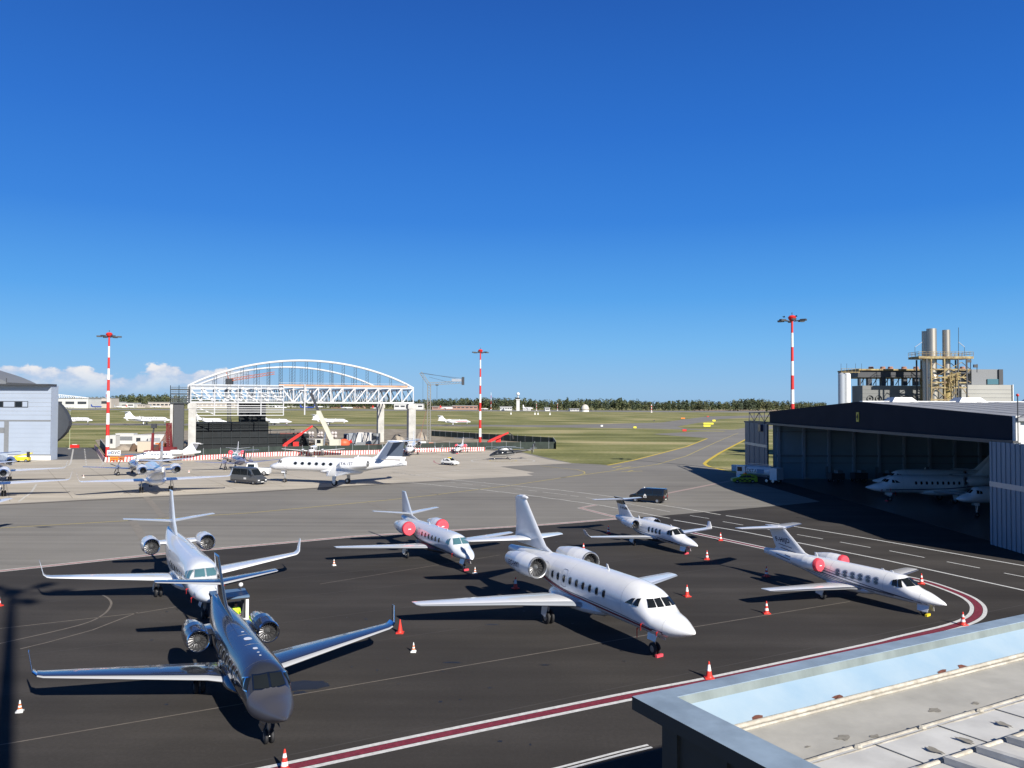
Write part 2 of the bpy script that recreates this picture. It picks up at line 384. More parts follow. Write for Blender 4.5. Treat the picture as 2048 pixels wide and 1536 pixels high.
for a, b in (((887, 963.5), (912, 966)), ((924, 967), (946, 969)), ((963, 971), (981, 973)), ((1029, 977.5), (1044, 979)), ((1057, 980.6), (1074, 982.5)), ((1085, 984), (1134, 990)), ((1141, 991), (1158, 993)), ((1172, 995), (1200, 999)), ((1249, 1006), (1341, 1024))):
    ribbon(mb, gp(a, b), -.1, .1, .004, PW)
for k in range(9):
    for a, b in (((785, 944), (863, 954.5)), ((790, 960.6), (824, 965.5))):
        p, q = G(*a), G(*b); ribbon(mb, [p.lerp(q, k / 9), p.lerp(q, (k + .5) / 9)], -.16, .16, .004, PW)
struct(mb.build('road_dashes'))
line('yellow_taxi_line', [(-300, 1072), (0, 1056), (244, 1042), (500, 1025.7), (780, 999.6), (853, 991.6), (1017, 971.5), (1122, 955.7), (1160, 949.8), (1170, 946.5), (1168, 943), (1155, 939.5), (1080, 931.5)], .22, PYL, smooth=False)
line('yellow_taxi_line', [(1122, 955.7), (1171, 949), (1240, 939.5), (1315, 928.6), (1373, 911.8), (1432, 884.5), (1470, 868.5), (1477, 866)], .28, PYL)
line('yellow_edge_line', [(1215, 930.5), (1264, 921.2), (1315, 908.3), (1373, 893.2), (1414.5, 877)], .7, PYB)
line('yellow_edge_line', [(1500, 874.5), (1496.5, 876.2), (1440, 905.5), (1415, 921.5), (1409, 927), (1412, 930.5), (1420, 933.5), (1463, 943.8), (1490, 950)], .8, PYB)
mb = MB()
for a, b in (((1225, 935.5), (1243, 931.5)), ((1232, 938.8), (1262, 933.5)), ((1242, 943.5), (1285, 942)), ((1256, 942.8), (1266, 940.8))): ribbon(mb, gp(a, b), -.2, .2, .004, PYL)
struct(mb.build('yellow_hold_marks'))
line('tan_strip', [(292, 994), (309, 1013), (326, 1034)], .8, PTW); line('tan_strip', [(262, 1038), (274, 1056), (293, 1087)], .8, PTW)
line('grey_strip', [(780, 970), (832, 979), (880, 990)], .22, PTW); line('grey_strip', [(735, 1005), (770, 1019), (800, 1031)], .25, PTW)
line('stand_line', [(-200, 1522), (19, 1486.6), (434, 1416), (640, 1382), (956, 1327), (1198, 1286), (1388, 1254), (1700, 1203)], .09, PTN)
line('stand_line', [(-60, 1264), (0, 1257), (281, 1225.6), (356, 1213)], .12, PTN)
line('stand_line', [(-60, 1300), (0, 1287), (156, 1251), (205, 1230), (222, 1210), (218, 1198), (205, 1190)], .14, PTN, smooth=True)
line('stand_line', [(40, 1298), (94, 1285), (185, 1260), (275, 1225)], .12, PTN)
line('stand_line', [(640, 1168), (800, 1142), (1000, 1110)], .08, PTN)
mb = MB(); pts = gp((1060, 1552), (1120, 1538), (1240, 1506.5), (1300, 1492)); ribbon(mb, pts, -.19, -.05, .004, PWN); ribbon(mb, pts, .05, .19, .004, PWN); struct(mb.build('double_white_line'))
line('side_road_line', [(146.5, 898), (142.6, 919.5), (139, 929), (128, 933), (100, 938), (30, 945)], .35, PW, smooth=True)
line('side_road_line', [(192, 897), (199, 913), (206, 925), (203, 930), (190, 933), (130, 939), (0, 951)], .35, PW, smooth=True)
mb = MB()
for k in range(8):
    p, q = G(169, 898), G(173, 933); ribbon(mb, [p.lerp(q, k / 8), p.lerp(q, (k + .6) / 8)], -.13, .13, .004, PW)
struct(mb.build('side_road_dashes'))
line('apron_arc_line', [(73, 968), (62, 985), (48, 995), (38, 1003)], .3, PW, smooth=True)
mb = MB(); c = G(1006, 921.5)
pts = [c + Vector((7.5 * math.cos(t), 7.5 * math.sin(t), 0)) for t in [2 * math.pi * i / 48 for i in range(49)]]; ribbon(mb, pts, -.2, .2, .003, PW)
pts = [c + Vector((3.2 * math.cos(t), 3.2 * math.sin(t), 0)) for t in [2 * math.pi * i / 32 for i in range(33)]]; ribbon(mb, pts, -.12, .12, .003, PYL); struct(mb.build('helipad_circle'))
mb = MB(); pts = smooth_line(gp((868, 921), (870, 925), (885, 929), (905, 931))); ribbon(mb, pts, -.18, .18, .003, PPK); struct(mb.build('red_arc_line'))
line('apron_guide_line', [(820, 951), (900, 942.5), (960, 936)], .3, PW); line('apron_guide_line', [(785, 944), (835, 951)], .3, PW)
# oil and repair patches, faint tyre arcs
mb = MB(); rnd = random.Random(3)
STAIN = mat('oil_stain', (.022, .021, .021), .5, var=.25, vscale=2); STAIN2 = mat('brown_patch', (.055, .046, .04), .9, var=.2, vscale=1)
def blot(u, v, rx, ry, m, z):
    c = G(u, v); n = 22; ph = rnd.random() * 6
    pts = [(c.x + rx * (1 + .22 * math.sin(3 * t + ph) + .12 * math.sin(7 * t)) * math.cos(t), c.y + ry * (1 + .2 * math.cos(4 * t + ph)) * math.sin(t), z) for t in [2 * math.pi * i / n for i in range(n)]]
    mb.add(pts, [tuple(range(n))], m)
for i, (u, v, rx, ry) in enumerate(((592, 1372, 1.3, .7), (625, 1368, .8, .5), (600, 1385, .35, .2), (905, 1325, .45, .12), (985, 1249, .4, .1), (88, 1054, 1.0, .3), (1090, 1330, .3, .1))): blot(u, v, rx, ry, STAIN, .0012 + .0004 * i)
rnd2 = random.Random(8)
DRIP = mat('oil_drip', (.02, .019, .019), .5)
for i in range(46):
    u, v = rnd2.choice(((430, 1350), (1150, 1230), (1640, 1190), (830, 1110), (300, 1180), (1280, 1090), (700, 1300), (1000, 1400), (1500, 1200)))
    blot(u + rnd2.gauss(0, 120), min(max(v + rnd2.gauss(0, 45), 1060), 1530), rnd2.uniform(.04, .13), rnd2.uniform(.03, .1), DRIP, .0016 + .00004 * i)
struct(mb.build('oil_stains'))
# faint paving lane seams of the black apron, parallel to the stand lines
mb = MB(); a0 = G(19, 1486); dx = (G(1388, 1254) - a0).normalized(); dy = Vector((-dx.y, dx.x, 0)); PSEAM = mat('paving_seam', (.062, .0565, .052), .9, var=.3, vscale=.6)
for k, w in ((-2, 1), (-1, 1), (1, 1), (2, .8), (3, .9), (4, .7)):
    pts = [a0 + dy * (k * 6.3) + dx * t for t in range(-8, 64 if k < 3 else 52, 4)]; ribbon(mb, pts, -.035, .035, .0008, PSEAM)
struct(mb.build('paving_seams'))
# ---------------------------------------------------------------- aircraft builder
# stations run aft from the nose point (s), local axes: +x forward (x = -s), +y left, +z up
class Hull:
    E = 2.12
    def __init__(h, q):
        zn, zws, zt, zb, hw, sn, sw, st, L = (q[k] for k in ('zn', 'zws', 'zt', 'zb', 'hw', 'sn', 'sw', 'st', 'L'))
        s0 = q.get('s0', 0.0); n = sn - s0; h.s0 = s0; h.q = q; h.L = L
        np_ = q.get('np', 1.0)
        h.top = [(s0, zn + .02), (s0 + .04 * n, zn + .02 + .11 * np_ * (zws - zn)), (s0 + .28 * n, zn + .42 * np_ * (zws - zn)), (s0 + .62 * n, zn + .74 * (zws - zn)), (sn, zws), (sw, q['zwt']), (sw + .35 * (zt - q['zwt']) * 4, lerp(q['zwt'], zt, .72)), (sw + 2.2, zt), (st, zt), (lerp(st, L, .5), lerp(zt, q['ztt'], .35)), (L, q['ztt'])]
        h.bot = [(s0, zn - .02), (s0 + .04 * n, zn - .14 * np_ * (zn - zb)), (s0 + .28 * n, zn - .50 * np_ * (zn - zb)), (s0 + .62 * n, zn - .80 * (1 - (1 - np_) * .35) * (zn - zb)), (sn + .8, zb), (st, zb), (lerp(st, L, .45), lerp(zb, q['ztb'], .5)), (L, q['ztb'])]
        h.wid = [(s0, .02), (s0 + .04 * n, .13 * np_ * hw), (s0 + .28 * n, .46 * np_ * hw), (s0 + .62 * n, .73 * (1 - (1 - np_) * .45) * hw), (sn + .1, .89 * hw), (sw + 1.1, hw), (st, hw), (lerp(st, L, .5), hw * .72), (lerp(st, L, .85), hw * .34), (L, q.get('tw', .12))]
    def dims(h, s):
        t, b, w = interp(h.top, s), interp(h.bot, s), interp(h.wid, s)
        return (t + b) / 2, max((t - b) / 2, .02), max(w, .02)
    def lev(h, s, y, z):
        zc, hh, w = h.dims(s); return abs(y / w) ** h.E + abs((z - zc) / hh) ** h.E - 1
    def pt(h, mode, a, b, off=0.0, side=1):
        if mode == 'S':
            zc, hh, w = h.dims(a); k = max(1 - abs((b - zc) / hh) ** h.E, 0); s, y, z = a, side * w * k ** (1 / h.E), b
        elif mode == 'T':
            zc, hh, w = h.dims(a); k = max(1 - abs(b / w) ** h.E, 0); s, y, z = a, b, zc + hh * k ** (1 / h.E)
        else:
            lo, hi = h.s0 + .02, h.q['sw'] + 2.5
            for _ in range(26):
                m = (lo + hi) / 2
                if h.lev(m, a, b) > 0: lo = m
                else: hi = m
            s, y, z = hi, side * a, b
        if off:
            e = .01; g = Vector((-(h.lev(s + e, y, z) - h.lev(s - e, y, z)), h.lev(s, y + e, z) - h.lev(s, y - e, z), h.lev(s, y, z + e) - h.lev(s, y, z - e)))
            g.normalize(); return Vector((-s, y, z)) + g * off
        return Vector((-s, y, z))
    def mesh(h, mb, m, n=28, fm=None):
        q = h.q; ss = [h.s0 + (q['sn'] - h.s0) * (i / 9) ** 1.7 for i in range(9)] + [q['sn'] + (q['sw'] + 2.2 - q['sn']) * i / 9 for i in range(9)]
        a = q['sw'] + 2.2; ss += [a + (q['st'] - a) * i / 6 for i in range(6)] + [q['st'] + (h.L - q['st']) * i / 14 for i in range(15)]
        rings = []
        for s in ss:
            zc, hh, w = h.dims(s); r = []
            for i in range(n):
                t = 2 * math.pi * i / n; c, d = math.cos(t), math.sin(t)
                r.append((-s, w * math.copysign(abs(d) ** (2 / h.E), d), zc + hh * math.copysign(abs(c) ** (2 / h.E), c)))
            rings.append(r)
        h.ss = ss; mb.loft(rings, m, fm=fm)
    def patch(h, mb, m, mode, c, off=.008, side=1, n=5):
        """quad with corners c (4 x (a, b)), bilinear, lying on the skin"""
        vs = []
        for j in range(n + 1):
            for i in range(n + 1):
                u, v = i / n, j / n
                a = lerp(lerp(c[0][0], c[1][0], u), lerp(c[3][0], c[2][0], u), v); b = lerp(lerp(c[0][1], c[1][1], u), lerp(c[3][1], c[2][1], u), v)
                vs.append(h.pt(mode, a, b, off, side))
        k = n + 1
        mb.add(vs, [(j * k + i, j * k + i + 1, (j + 1) * k + i + 1, (j + 1) * k + i) for j in range(n) for i in range(n)], m)
    def oval(h, mb, m, mode, s, z, w, hh, off=.008, side=1, n=16, e=2.6, ring=None):
        vs = []; 
        for k in ((1.0,) if ring is None else (1.0, 1 - ring / max(w, hh) * 2)):
            for i in range(n):
                t = 2 * math.pi * i / n; c, d = math.cos(t), math.sin(t)
                vs.append(h.pt(mode, s + w / 2 * k * math.copysign(abs(c) ** (2 / e), c), z + hh / 2 * k * math.copysign(abs(d) ** (2 / e), d), off, side))
        mb.add(vs, [tuple(range(n))] if ring is None else [(i, (i + 1) % n, n + (i + 1) % n, n + i) for i in range(n)], m)
    def stripe(h, mb, m, pts, w, off=.005, sides=(1, -1), n=26):
        for sd in sides:
            vs = []
            for i in range(n + 1):
                s = lerp(pts[0][0], pts[-1][0], i / n); z = interp(pts, s); ww = w if not callable(w) else w(i / n)
                zc, hh, _ = h.dims(s); lim = .985 * hh
                vs += [h.pt('S', s, max(min(z - ww / 2, zc + lim), zc - lim), off, sd), h.pt('S', s, max(min(z + ww / 2, zc + lim), zc - lim), off, sd)]
            mb.add(vs, [(2 * i, 2 * i + 2, 2 * i + 3, 2 * i + 1) for i in range(n)], m)
AFX = [(1, 0), (.85, .022), (.735, .040), (.722, .042), (.55, .058), (.35, .066), (.2, .062), (.1, .050), (.05, .037), (.015, .020), (0, 0)]
AF = [(x, t) for x, t in AFX] + [(.015, -.016), (.05, -.026), (.1, -.034), (.25, -.042), (.5, -.038), (.75, -.020)]
def wing_rings(secs, side):
    rings = []
    for s, y, z, c, tc, *dih in secs:
        d = R(dih[0]) if dih else 0
        rings.append([(-(s + x * c), side * (y - math.sin(d) * t * c * tc / .12), z + math.cos(d) * t * c * tc / .12) for x, t in AF])
    return rings
def wing(name, secs, side, parent, m, mle=None, seams=True, flap=(0, 99)):
    mb = MB()
    def fm(j, i):
        if seams and i == 2 and flap[0] <= j < flap[1]: return SEAM
        if mle and i in (7, 8, 9, 10, 11, 12): return mle
        return m
    mb.loft(wing_rings(secs, side), m, fm=fm)
    return mb.build(name, parent, True, 40)
def wheel(mb, c, r, w, ax=(0, 1, 0), hub=None):
    c = Vector(c) - Vector(ax) * w / 2
    mb.lathe([(0, r * .55), (w * .06, r * .85), (w * .25, r), (w * .75, r), (w * .94, r * .85), (w, r * .55)], BLACK, c, ax, 16)
    mb.lathe([(w * .10, .01), (w * .04, r * .25), (w * .08, r * .56), (w * .92, r * .56), (w * .96, r * .25), (w * .9, .01)], hub or STEEL, c, ax, 14)
def nacelle(q, parent, y, side, paint, lip, cover=None, text=None, detail=True):
    r, L, s, z = q['er'], q['el'], q['es'], q['ez']; mb = MB()
    pr = [(.5, .80 * r), (.06 * L, .80 * r), (.02, .84 * r), (0, .885 * r), (.03, .93 * r), (.12, .965 * r), (.3 * L, 1.04 * r), (.5 * L, 1.03 * r), (.75 * L, .86 * r), (L, .62 * r), (L + .01, .58 * r), (L - .5, .5 * r)]
    ms = [BLACK if not detail else DGREY, lip, lip, lip, lip] + [paint] * 4 + [STEEL, STEEL, DGREY]
    mb.lathe(pr, paint, (-s, y, z), (-1, 0, -q.get('etilt', 0.0)), 24, ms)
    mb.lathe([(L - .5, .5 * r), (L - .5, .02)], DGREY, (-s, y, z), (-1, 0, 0), 16)
    mb.lathe([(L - .55, .30 * r), (L + .12, .05 * r)], STEEL, (-s, y, z), (-1, 0, 0), 12)
    e = mb.build('engine', parent, True, 40)
    f = MB(); f.lathe([(.48, .80 * r), (.485, .01)], BLACK, (-s, y, z), (-1, 0, 0), 20)
    if detail:
        for i in range(18):
            a = 2 * math.pi * i / 18; b = a + .17
            p = lambda rr, an, x: (-(s + x), y + rr * math.cos(an), z + rr * math.sin(an))
            f.add([p(.2 * r, a, .42), p(.78 * r, a + .05, .44), p(.78 * r, b + .05, .40), p(.2 * r, b + .1, .36)], [(0, 1, 2, 3)], FANM)
    f.build('fan', e)
    sp = MB(); sp.lathe([(.12, .012), (.2, .1 * r), (.36, .24 * r), (.46, .25 * r)], STEEL if not q.get('spin') else q['spin'], (-s, y, z), (-1, 0, 0), 14); sp.build('spinner', e, True)
    hy = q['hw'] * .78 * side; p0 = s + .32 * L; p1 = s + .95 * L; pm = MB()
    def sec(yy, zz, a, b, t):
        return [(-(a + (b - a) * x), yy, zz + t * k) for x, k in ((0, 0), (.08, .7), (.4, 1), (.8, .6), (1, 0), (.8, -.6), (.4, -1), (.08, -.7))]
    pm.loft([sec(hy * .8, z - .02, p0, p1 + .2, .13), sec(y - side * r * .85, z, p0 + .1, p1, .11)], paint); pm.build('pylon', e, True)
    if cover:
        c = MB(); c.lathe([(-.07, .01), (-.07, .6 * r), (-.05, .93 * r), (.0, .99 * r), (.12, 1.025 * r), (.26, 1.04 * r)], cover, (-s, y, z), (-1, 0, 0), 22)
        c.box((-s + .07, y, z - .02), (.02, .42 * r, .12 * r), WHITE); c.box((-s + .06, y + .02, z - .75 * r), (.02, .07, .5 * r), cover); c.build('engine_cover', e, True)
    if text:
        sd = text[2] if len(text) > 2 else side; cs = s + L * (text[3] if len(text) > 3 else .45)
        lettering('registration', text[0], text[1], lambda a, b: (-(cs) + a * sd * -1, y + sd * 1.065 * r * math.cos(b / r), z + 1.065 * r * math.sin(b / r)), NAVY, e, .012)
    return e
def gear_leg(parent, name, s, y, ztop, r, w, twin, door=None, fwd=0.0):
    mb = MB(); mb.tube((-s, y, r), (-s + fwd, y, ztop), .055, STEEL, 8); mb.tube((-s, y, lerp(r, ztop, .35)), (-s + fwd, y, ztop), .08, LGREY, 8)
    mb.tube((-s - .05, y, r + .1), (-s - .32 + fwd, y, lerp(r, ztop, .75)), .035, STEEL, 6); mb.tube((-s, y - (w * .9 if twin else w * .6), r), (-s, y + (w * .9 if twin else w * .6), r), .05, STEEL, 8)
    g = mb.build(name, parent, True)
    for d in ((-.75, .75) if twin else (0.0,)):
        k = MB(); wheel(k, (-s, y + d * w, r), r, w); k.build('wheel', g, True)
    if door:
        k = MB(); o = door; k.add([(-s + o[0], y + o[1], ztop), (-s - o[0], y + o[1], ztop), (-s - o[0] * .8, y + o[1] + o[2], ztop - o[3]), (-s + o[0] * .6, y + o[1] + o[2], ztop - o[3]),
                 (-s + o[0], y + o[1] + .04, ztop), (-s - o[0], y + o[1] + .04, ztop), (-s - o[0] * .8, y + o[1] + o[2] + .04, ztop - o[3]), (-s + o[0] * .6, y + o[1] + o[2] + .04, ztop - o[3])],
                [(0, 1, 2, 3), (7, 6, 5, 4), (0, 4, 5, 1), (1, 5, 6, 2), (2, 6, 7, 3), (3, 7, 4, 0)], parent.get('_paint_m') and WHITE or WHITE); k.build('gear_door', g)
    return g
def surface(name, secs, parent, m, mle=None, vertical=True, fm=None):
    """fin: (s_le, z, chord, half thickness)"""
    mb = MB(); X = [(1, 0), (.75, .55), (.4, 1), (.15, .85), (.04, .5), (0, 0), (.04, -.5), (.15, -.85), (.4, -1), (.75, -.55)]
    rings = [[(-(s + x * c), k * t, z) for x, k in X] for s, z, c, t in secs]
    mb.loft(rings, m, fm=fm or ((lambda j, i: mle if i in (3, 4, 5, 6) else m) if mle else None)); return mb.build(name, parent, True, 40)
def aircraft(q, name, label, cat, loc, head, group=None, scale=1.0):
    root = thing(name, label, cat, (loc[0], loc[1], loc[2] if len(loc) > 2 else 0.0), R(head), group)
    root.scale = (scale,) * 3
    paint = q.get('paint', WHITE); H = Hull(q); det = q.get('detail', True)
    mb = MB(); nz = q.get('radome')
    ring_of = []
    H.mesh(mb, paint, n=28 if det else 14, fm=(lambda j, i: q['radome'][1] if H.ss[j] < q['radome'][0] else paint) if nz else None)
    for m, pts, w in q.get('stripes', []): H.stripe(mb, m, pts, w)
    hull = mb.build('fuselage', root, True, 50)
    q.get('extra', lambda *a: None)(q, H, hull, root)
    for s in q.get('rings', []):
        k = MB(); vs = []; m_ = 36
        for i in range(m_ + 1):
            t_ = 2 * math.pi * i / m_; zc, hh, w_ = H.dims(s); yy = w_ * math.copysign(abs(math.sin(t_)) ** (2 / H.E), math.sin(t_)) * 1.0; zz = zc + hh * math.copysign(abs(math.cos(t_)) ** (2 / H.E), math.cos(t_))
            d_ = Vector((0, yy, zz - zc)).normalized() * .004; vs += [Vector((-s, yy, zz)) + d_, Vector((-s - .016, yy, zz)) + d_]
        k.add(vs, [(2 * i, 2 * i + 1, 2 * i + 3, 2 * i + 2) for i in range(m_)], q.get('ringm', PLINE)); k.build('panel_line', hull)
    # belly fairing
    if 'belly' in q:
        s, l, hh, ww = q['belly']; b = MB(); b.ball((-s, 0, q['zb'] + .16), 1, q.get('belly_m', paint), 18, 10, (l, ww, hh)); b.build('belly_fairing', root, True)
    # cabin windows
    if 'win' in q:
        n, s, d, z, w, hh = q['win']
        for sd in ((1, -1) if q.get('both', True) else (-1,)):
            for i in range(n):
                if q.get('winframe'):
                    f = MB(); H.oval(f, q['winframe'], 'S', s + i * d, z, w * 1.35, hh * 1.3, .005, sd, e=q.get('we', 2.6)); fo = f.build('window_frame', root)
                k = MB(); H.oval(k, q.get('winm', GLASS), 'S', s + i * d, z, w, hh, .009, sd, e=q.get('we', 2.6)); k.build('window', root)
    if 'door' in q:
        s, z, w, hh, sd = q['door']; k = MB(); H.oval(k, SEAM, 'S', s, z, w, hh, .006, sd, 28, 5, .022); k.build('door_outline', root)
    for pane in q.get('panes', []):
        for sd in (1, -1):
            k = MB()
            if q.get('pframe'):
                c = pane[1]; cx = sum(p[0] for p in c) / 4; cy = sum(p[1] for p in c) / 4
                H.patch(k, q['pframe'], pane[0], [(lerp(cx, p[0], 1.0) + math.copysign(.045, p[0] - cx), p[1] + math.copysign(.04, p[1] - cy)) for p in c], .02, sd, 8)
            H.patch(k, q.get('glass', GLASS), pane[0], pane[1], .03, sd, 8); k.build('windscreen_pane', root, True)
    # wings
    for sd in (1, -1):
        w = wing('wing', q['wing'], sd, root, q.get('wingp', paint), q.get('le'), True, q.get('flap', (0, 2)))
        if 'winglet' in q: wing('winglet', q['winglet'], sd, w, q.get('winglet_m', q.get('wingp', paint)), None, False)
        if 'tail' in q: wing('tailplane', q['tail'], sd, root, q.get('tailp', paint), q.get('tle'), True, (0, 9))
        if 'er' in q:
            nacelle(q, root, sd * q['ey'], sd, q.get('engp', paint), q.get('lip', CHROME), q.get('cover'), q.get('etext') if (q.get('etext') and q['etext'][2] == sd) else None, det)
        if 'prop' in q:
            y, sp, z, l, r = q['prop']; k = MB(); k.lathe([(0, .12), (.15, .28), (.5, .36), (l * .6, .40), (l, .12)], q.get('engp', paint), (-sp, sd * y, z), (-1, 0, 0), 14); e = k.build('engine', root, True)
            k = MB(); k.lathe([(-.45, .01), (-.2, .12), (0, .16)], STEEL, (-sp, sd * y, z), (-1, 0, 0), 10)
            for i in range(4):
                a = math.pi * .5 * i + .4; cc, ss = math.cos(a), math.sin(a)
                k.add([(-sp + .12, sd * y + cc * .12 - ss * .05, z + ss * .12 + cc * .05), (-sp + .1, sd * y + cc * r - ss * .09, z + ss * r + cc * .09), (-sp + .16, sd * y + cc * r + ss * .09, z + ss * r - cc * .09), (-sp + .2, sd * y + cc * .12 + ss * .05, z + ss * .12 - cc * .05)], [(0, 1, 2, 3), (3, 2, 1, 0)], DGREY)
            k.build('propeller', e)
    surface('tail_fin', q['fin'], root, q.get('finp', paint), q.get('fle'), fm=q.get('finfm'))
    if 'bullet' in q:
        s, z, l, r = q['bullet']; k = MB(); k.lathe([(0, .01), (l * .12, r * .6), (l * .35, r), (l * .7, r * .8), (l, .02)], q.get('finp', paint), (-s, 0, z), (-1, 0, 0), 14); k.build('fin_fairing', root, True)
    if 'gear' in q:
        ns, nr, ms, my, mr, mt, twin = q['gear']
        nt = interp(H.bot, ns) + .15
        g = gear_leg(root, 'nose_gear', ns, 0, nt, nr, .16, q.get('ntwin', True), None, .12)
        for d in (-1, 1):
            k = MB(); k.add([(-ns + .55, d * .2, nt - .08), (-ns - .3, d * .2, nt - .08), (-ns - .2, d * .34, nt - .5), (-ns + .5, d * .34, nt - .5), (-ns + .55, d * .22, nt - .08), (-ns - .3, d * .22, nt - .08), (-ns - .2, d * .36, nt - .5), (-ns + .5, d * .36, nt - .5)], [(0, 1, 2, 3), (7, 6, 5, 4), (3, 2, 6, 7), (0, 3, 7, 4), (1, 5, 6, 2)], q.get('doorm', WHITE)); k.build('gear_door', g)
        if q.get('chock'): k = MB(); k.box((-ns + nr + .05, .0, .07), (.14, .5, .14), q['chock'], .2); k.build('wheel_chock', g)
        for d in (-1, 1):
            g = gear_leg(root, 'main_gear', ms, d * my, mt, mr, .2, twin, None, -.05)
            k = MB(); k.add([(-ms + .42, d * (my + .16), mt), (-ms - .4, d * (my + .16), mt), (-ms - .3, d * (my + .32), mr + .15), (-ms + .22, d * (my + .32), mr + .05)], [(0, 1, 2, 3)], q.get('doorm', WHITE))
            v = k.v; k.add([(x, y + d * .03, z) for x, y, z in v], [(3, 2, 1, 0)], q.get('doorm', WHITE)); k.build('gear_door', g)
    for s, hh in q.get('ant', []):
        t = interp(H.top, s); k = MB(); k.add([(-s, .02, t - .05), (-s - .28, .02, t - .05), (-s - .34, .012, t + hh), (-s - .2, .012, t + hh), (-s, -.02, t - .05), (-s - .28, -.02, t - .05), (-s - .34, -.012, t + hh), (-s - .2, -.012, t + hh)], [(0, 1, 2, 3), (7, 6, 5, 4), (0, 4, 5, 1), (1, 5, 6, 2), (2, 6, 7, 3), (3, 7, 4, 0)], paint); k.build('antenna', root)
    for s, z, l in q.get('flags', []):
        for sd in (-1, 1):
            p = H.pt('S', s, z, .03, sd); k = MB(); k.tube(p, p + Vector((.1, sd * .1, -.02)), .03, RED, 6); k.box(p + Vector((.0, sd * .06, -l / 2)), (.07, .015, l), RED); k.build('cover_flag', root)
    if 'finreg' in q:
        txt, size, cs, cz, sk = q['finreg']; zs = [(a[1], a[3]) for a in q['fin']]
        for sd in (1, -1): lettering('registration', txt, size, lambda a, b: (-(cs - sd * -1 * a * 1 + sk * b), sd * (interp([(z, t) for z, t in zs], cz + b) + .004), cz + b) if sd < 0 else (-(cs + a + sk * b), (interp([(z, t) for z, t in zs], cz + b) + .004), cz + b), NAVY, root, .01)
    return root, H
# ---------------------------------------------------------------- the parked aircraft
def tail_secs(s, y0, z0, c0, s1, y1, z1, c1): return [(s, y0, z0, c0, .10), (s1, y1, z1, c1, .09), (s1 + c1 * .12, y1 + .06, z1, c1 * .82, .04)]
def extra_dark(q, H, hull, root):
    for s, w, l in ((4.9, .09, .12), (5.3, .10, .12), (5.9, .2, .3), (7.5, .34, .46), (8.7, .13, .16)): k = MB(); H.oval(k, WHITE, 'T', s, .0, l, w, .006); k.build('roof_antenna_pad', root)
    for s in (6.6, 8.2):
        k = MB(); k.add([H.pt('T', s, -.30 + .6 * t, .006) for t in (0, .33, .66, 1)] + [H.pt('T', s + .03, -.30 + .6 * t, .006) for t in (1, .66, .33, 0)], [tuple(range(8))], LGREY); k.build('roof_stencil', hull)
    k = MB()
    H.stripe(k, SEAM, [(4.2, 1.62), (9.5, 1.66)], .05)
    k.build('side_trim', hull)
dark = dict(s0=.42, zn=1.87, sn=2.75, zws=2.16, sw=3.42, zwt=2.66, zt=3.02, zb=1.02, hw=.99, st=9.6, L=17.0, ztt=3.0, ztb=2.45, paint=DARKP, radome=(2.85, RADOME), np=.70, rings=[4.3, 9.4], ringm=SEAM,
    panes=[('F', [(.045, 2.26), (.60, 2.25), (.54, 2.62), (.045, 2.67)]), ('S', [(3.30, 2.17), (3.58, 2.16), (3.74, 2.52), (3.56, 2.56)]), ('S', [(3.66, 2.16), (4.02, 2.16), (4.02, 2.44), (3.84, 2.51)])], pframe=CHROME,
    win=(6, 5.0, .78, 2.25, .34, .44), winframe=LGREY, we=3, belly=(8.6, 3.0, .52, 1.12), belly_m=DARKP,
    wing=[(7.2, .5, 1.22, 3.3, .12), (8.0, 1.6, 1.30, 2.7, .12), (10.75, 7.9, 1.60, 1.1, .10), (10.95, 8.15, 1.63, .95, .10)],
    winglet=[(10.95, 8.15, 1.63, .95, .10), (11.15, 8.34, 1.76, .82, .10, 45), (11.65, 8.5, 2.55, .42, .08, 78)], le=LEM, winglet_m=CHROME,
    tail=[(14.2, .05, 4.1, 1.6, .10), (15.15, 3.0, 4.3, .85, .09), (15.3, 3.1, 4.3, .68, .05)], tle=LEM,
    fin=[(10.1, 2.95, 5.5, .05), (12.6, 3.25, 3.2, .10), (13.3, 3.6, 2.7, .12), (15.4, 5.32, 1.5, .07)],
    er=.56, el=3.1, es=10.65, ey=1.62, ez=2.30, lip=CHROME, gear=(3.2, .28, 10.4, 1.6, .34, 1.25, True), ant=[], flags=[], doorm=DARKP, extra=extra_dark)
def extra_falcon(q, H, hull, root):
    k = MB(); H.stripe(k, MAROON, [(.6, 1.62), (2.5, 1.72), (6, 1.80), (10, 1.92), (13, 2.25), (16, 2.72), (18, 3.0)], .13); H.stripe(k, DGREY, [(1.2, 1.74), (4, 1.92), (8, 2.02), (10, 2.04), (13, 2.37), (16, 2.8), (18, 3.06)], .045)
    H.stripe(k, NAVY, [(9, 1.74), (11, 1.86), (13, 2.15), (16, 2.62)], .04); k.build('cheatline', hull)
    k = MB()
    for sd in (1, -1): H.oval(k, SEAM, 'S', 13.2, 2.75, 1.3, 1.1, .004, sd, 24, 2.4, .018)
    k.build('hatch_outline', hull)
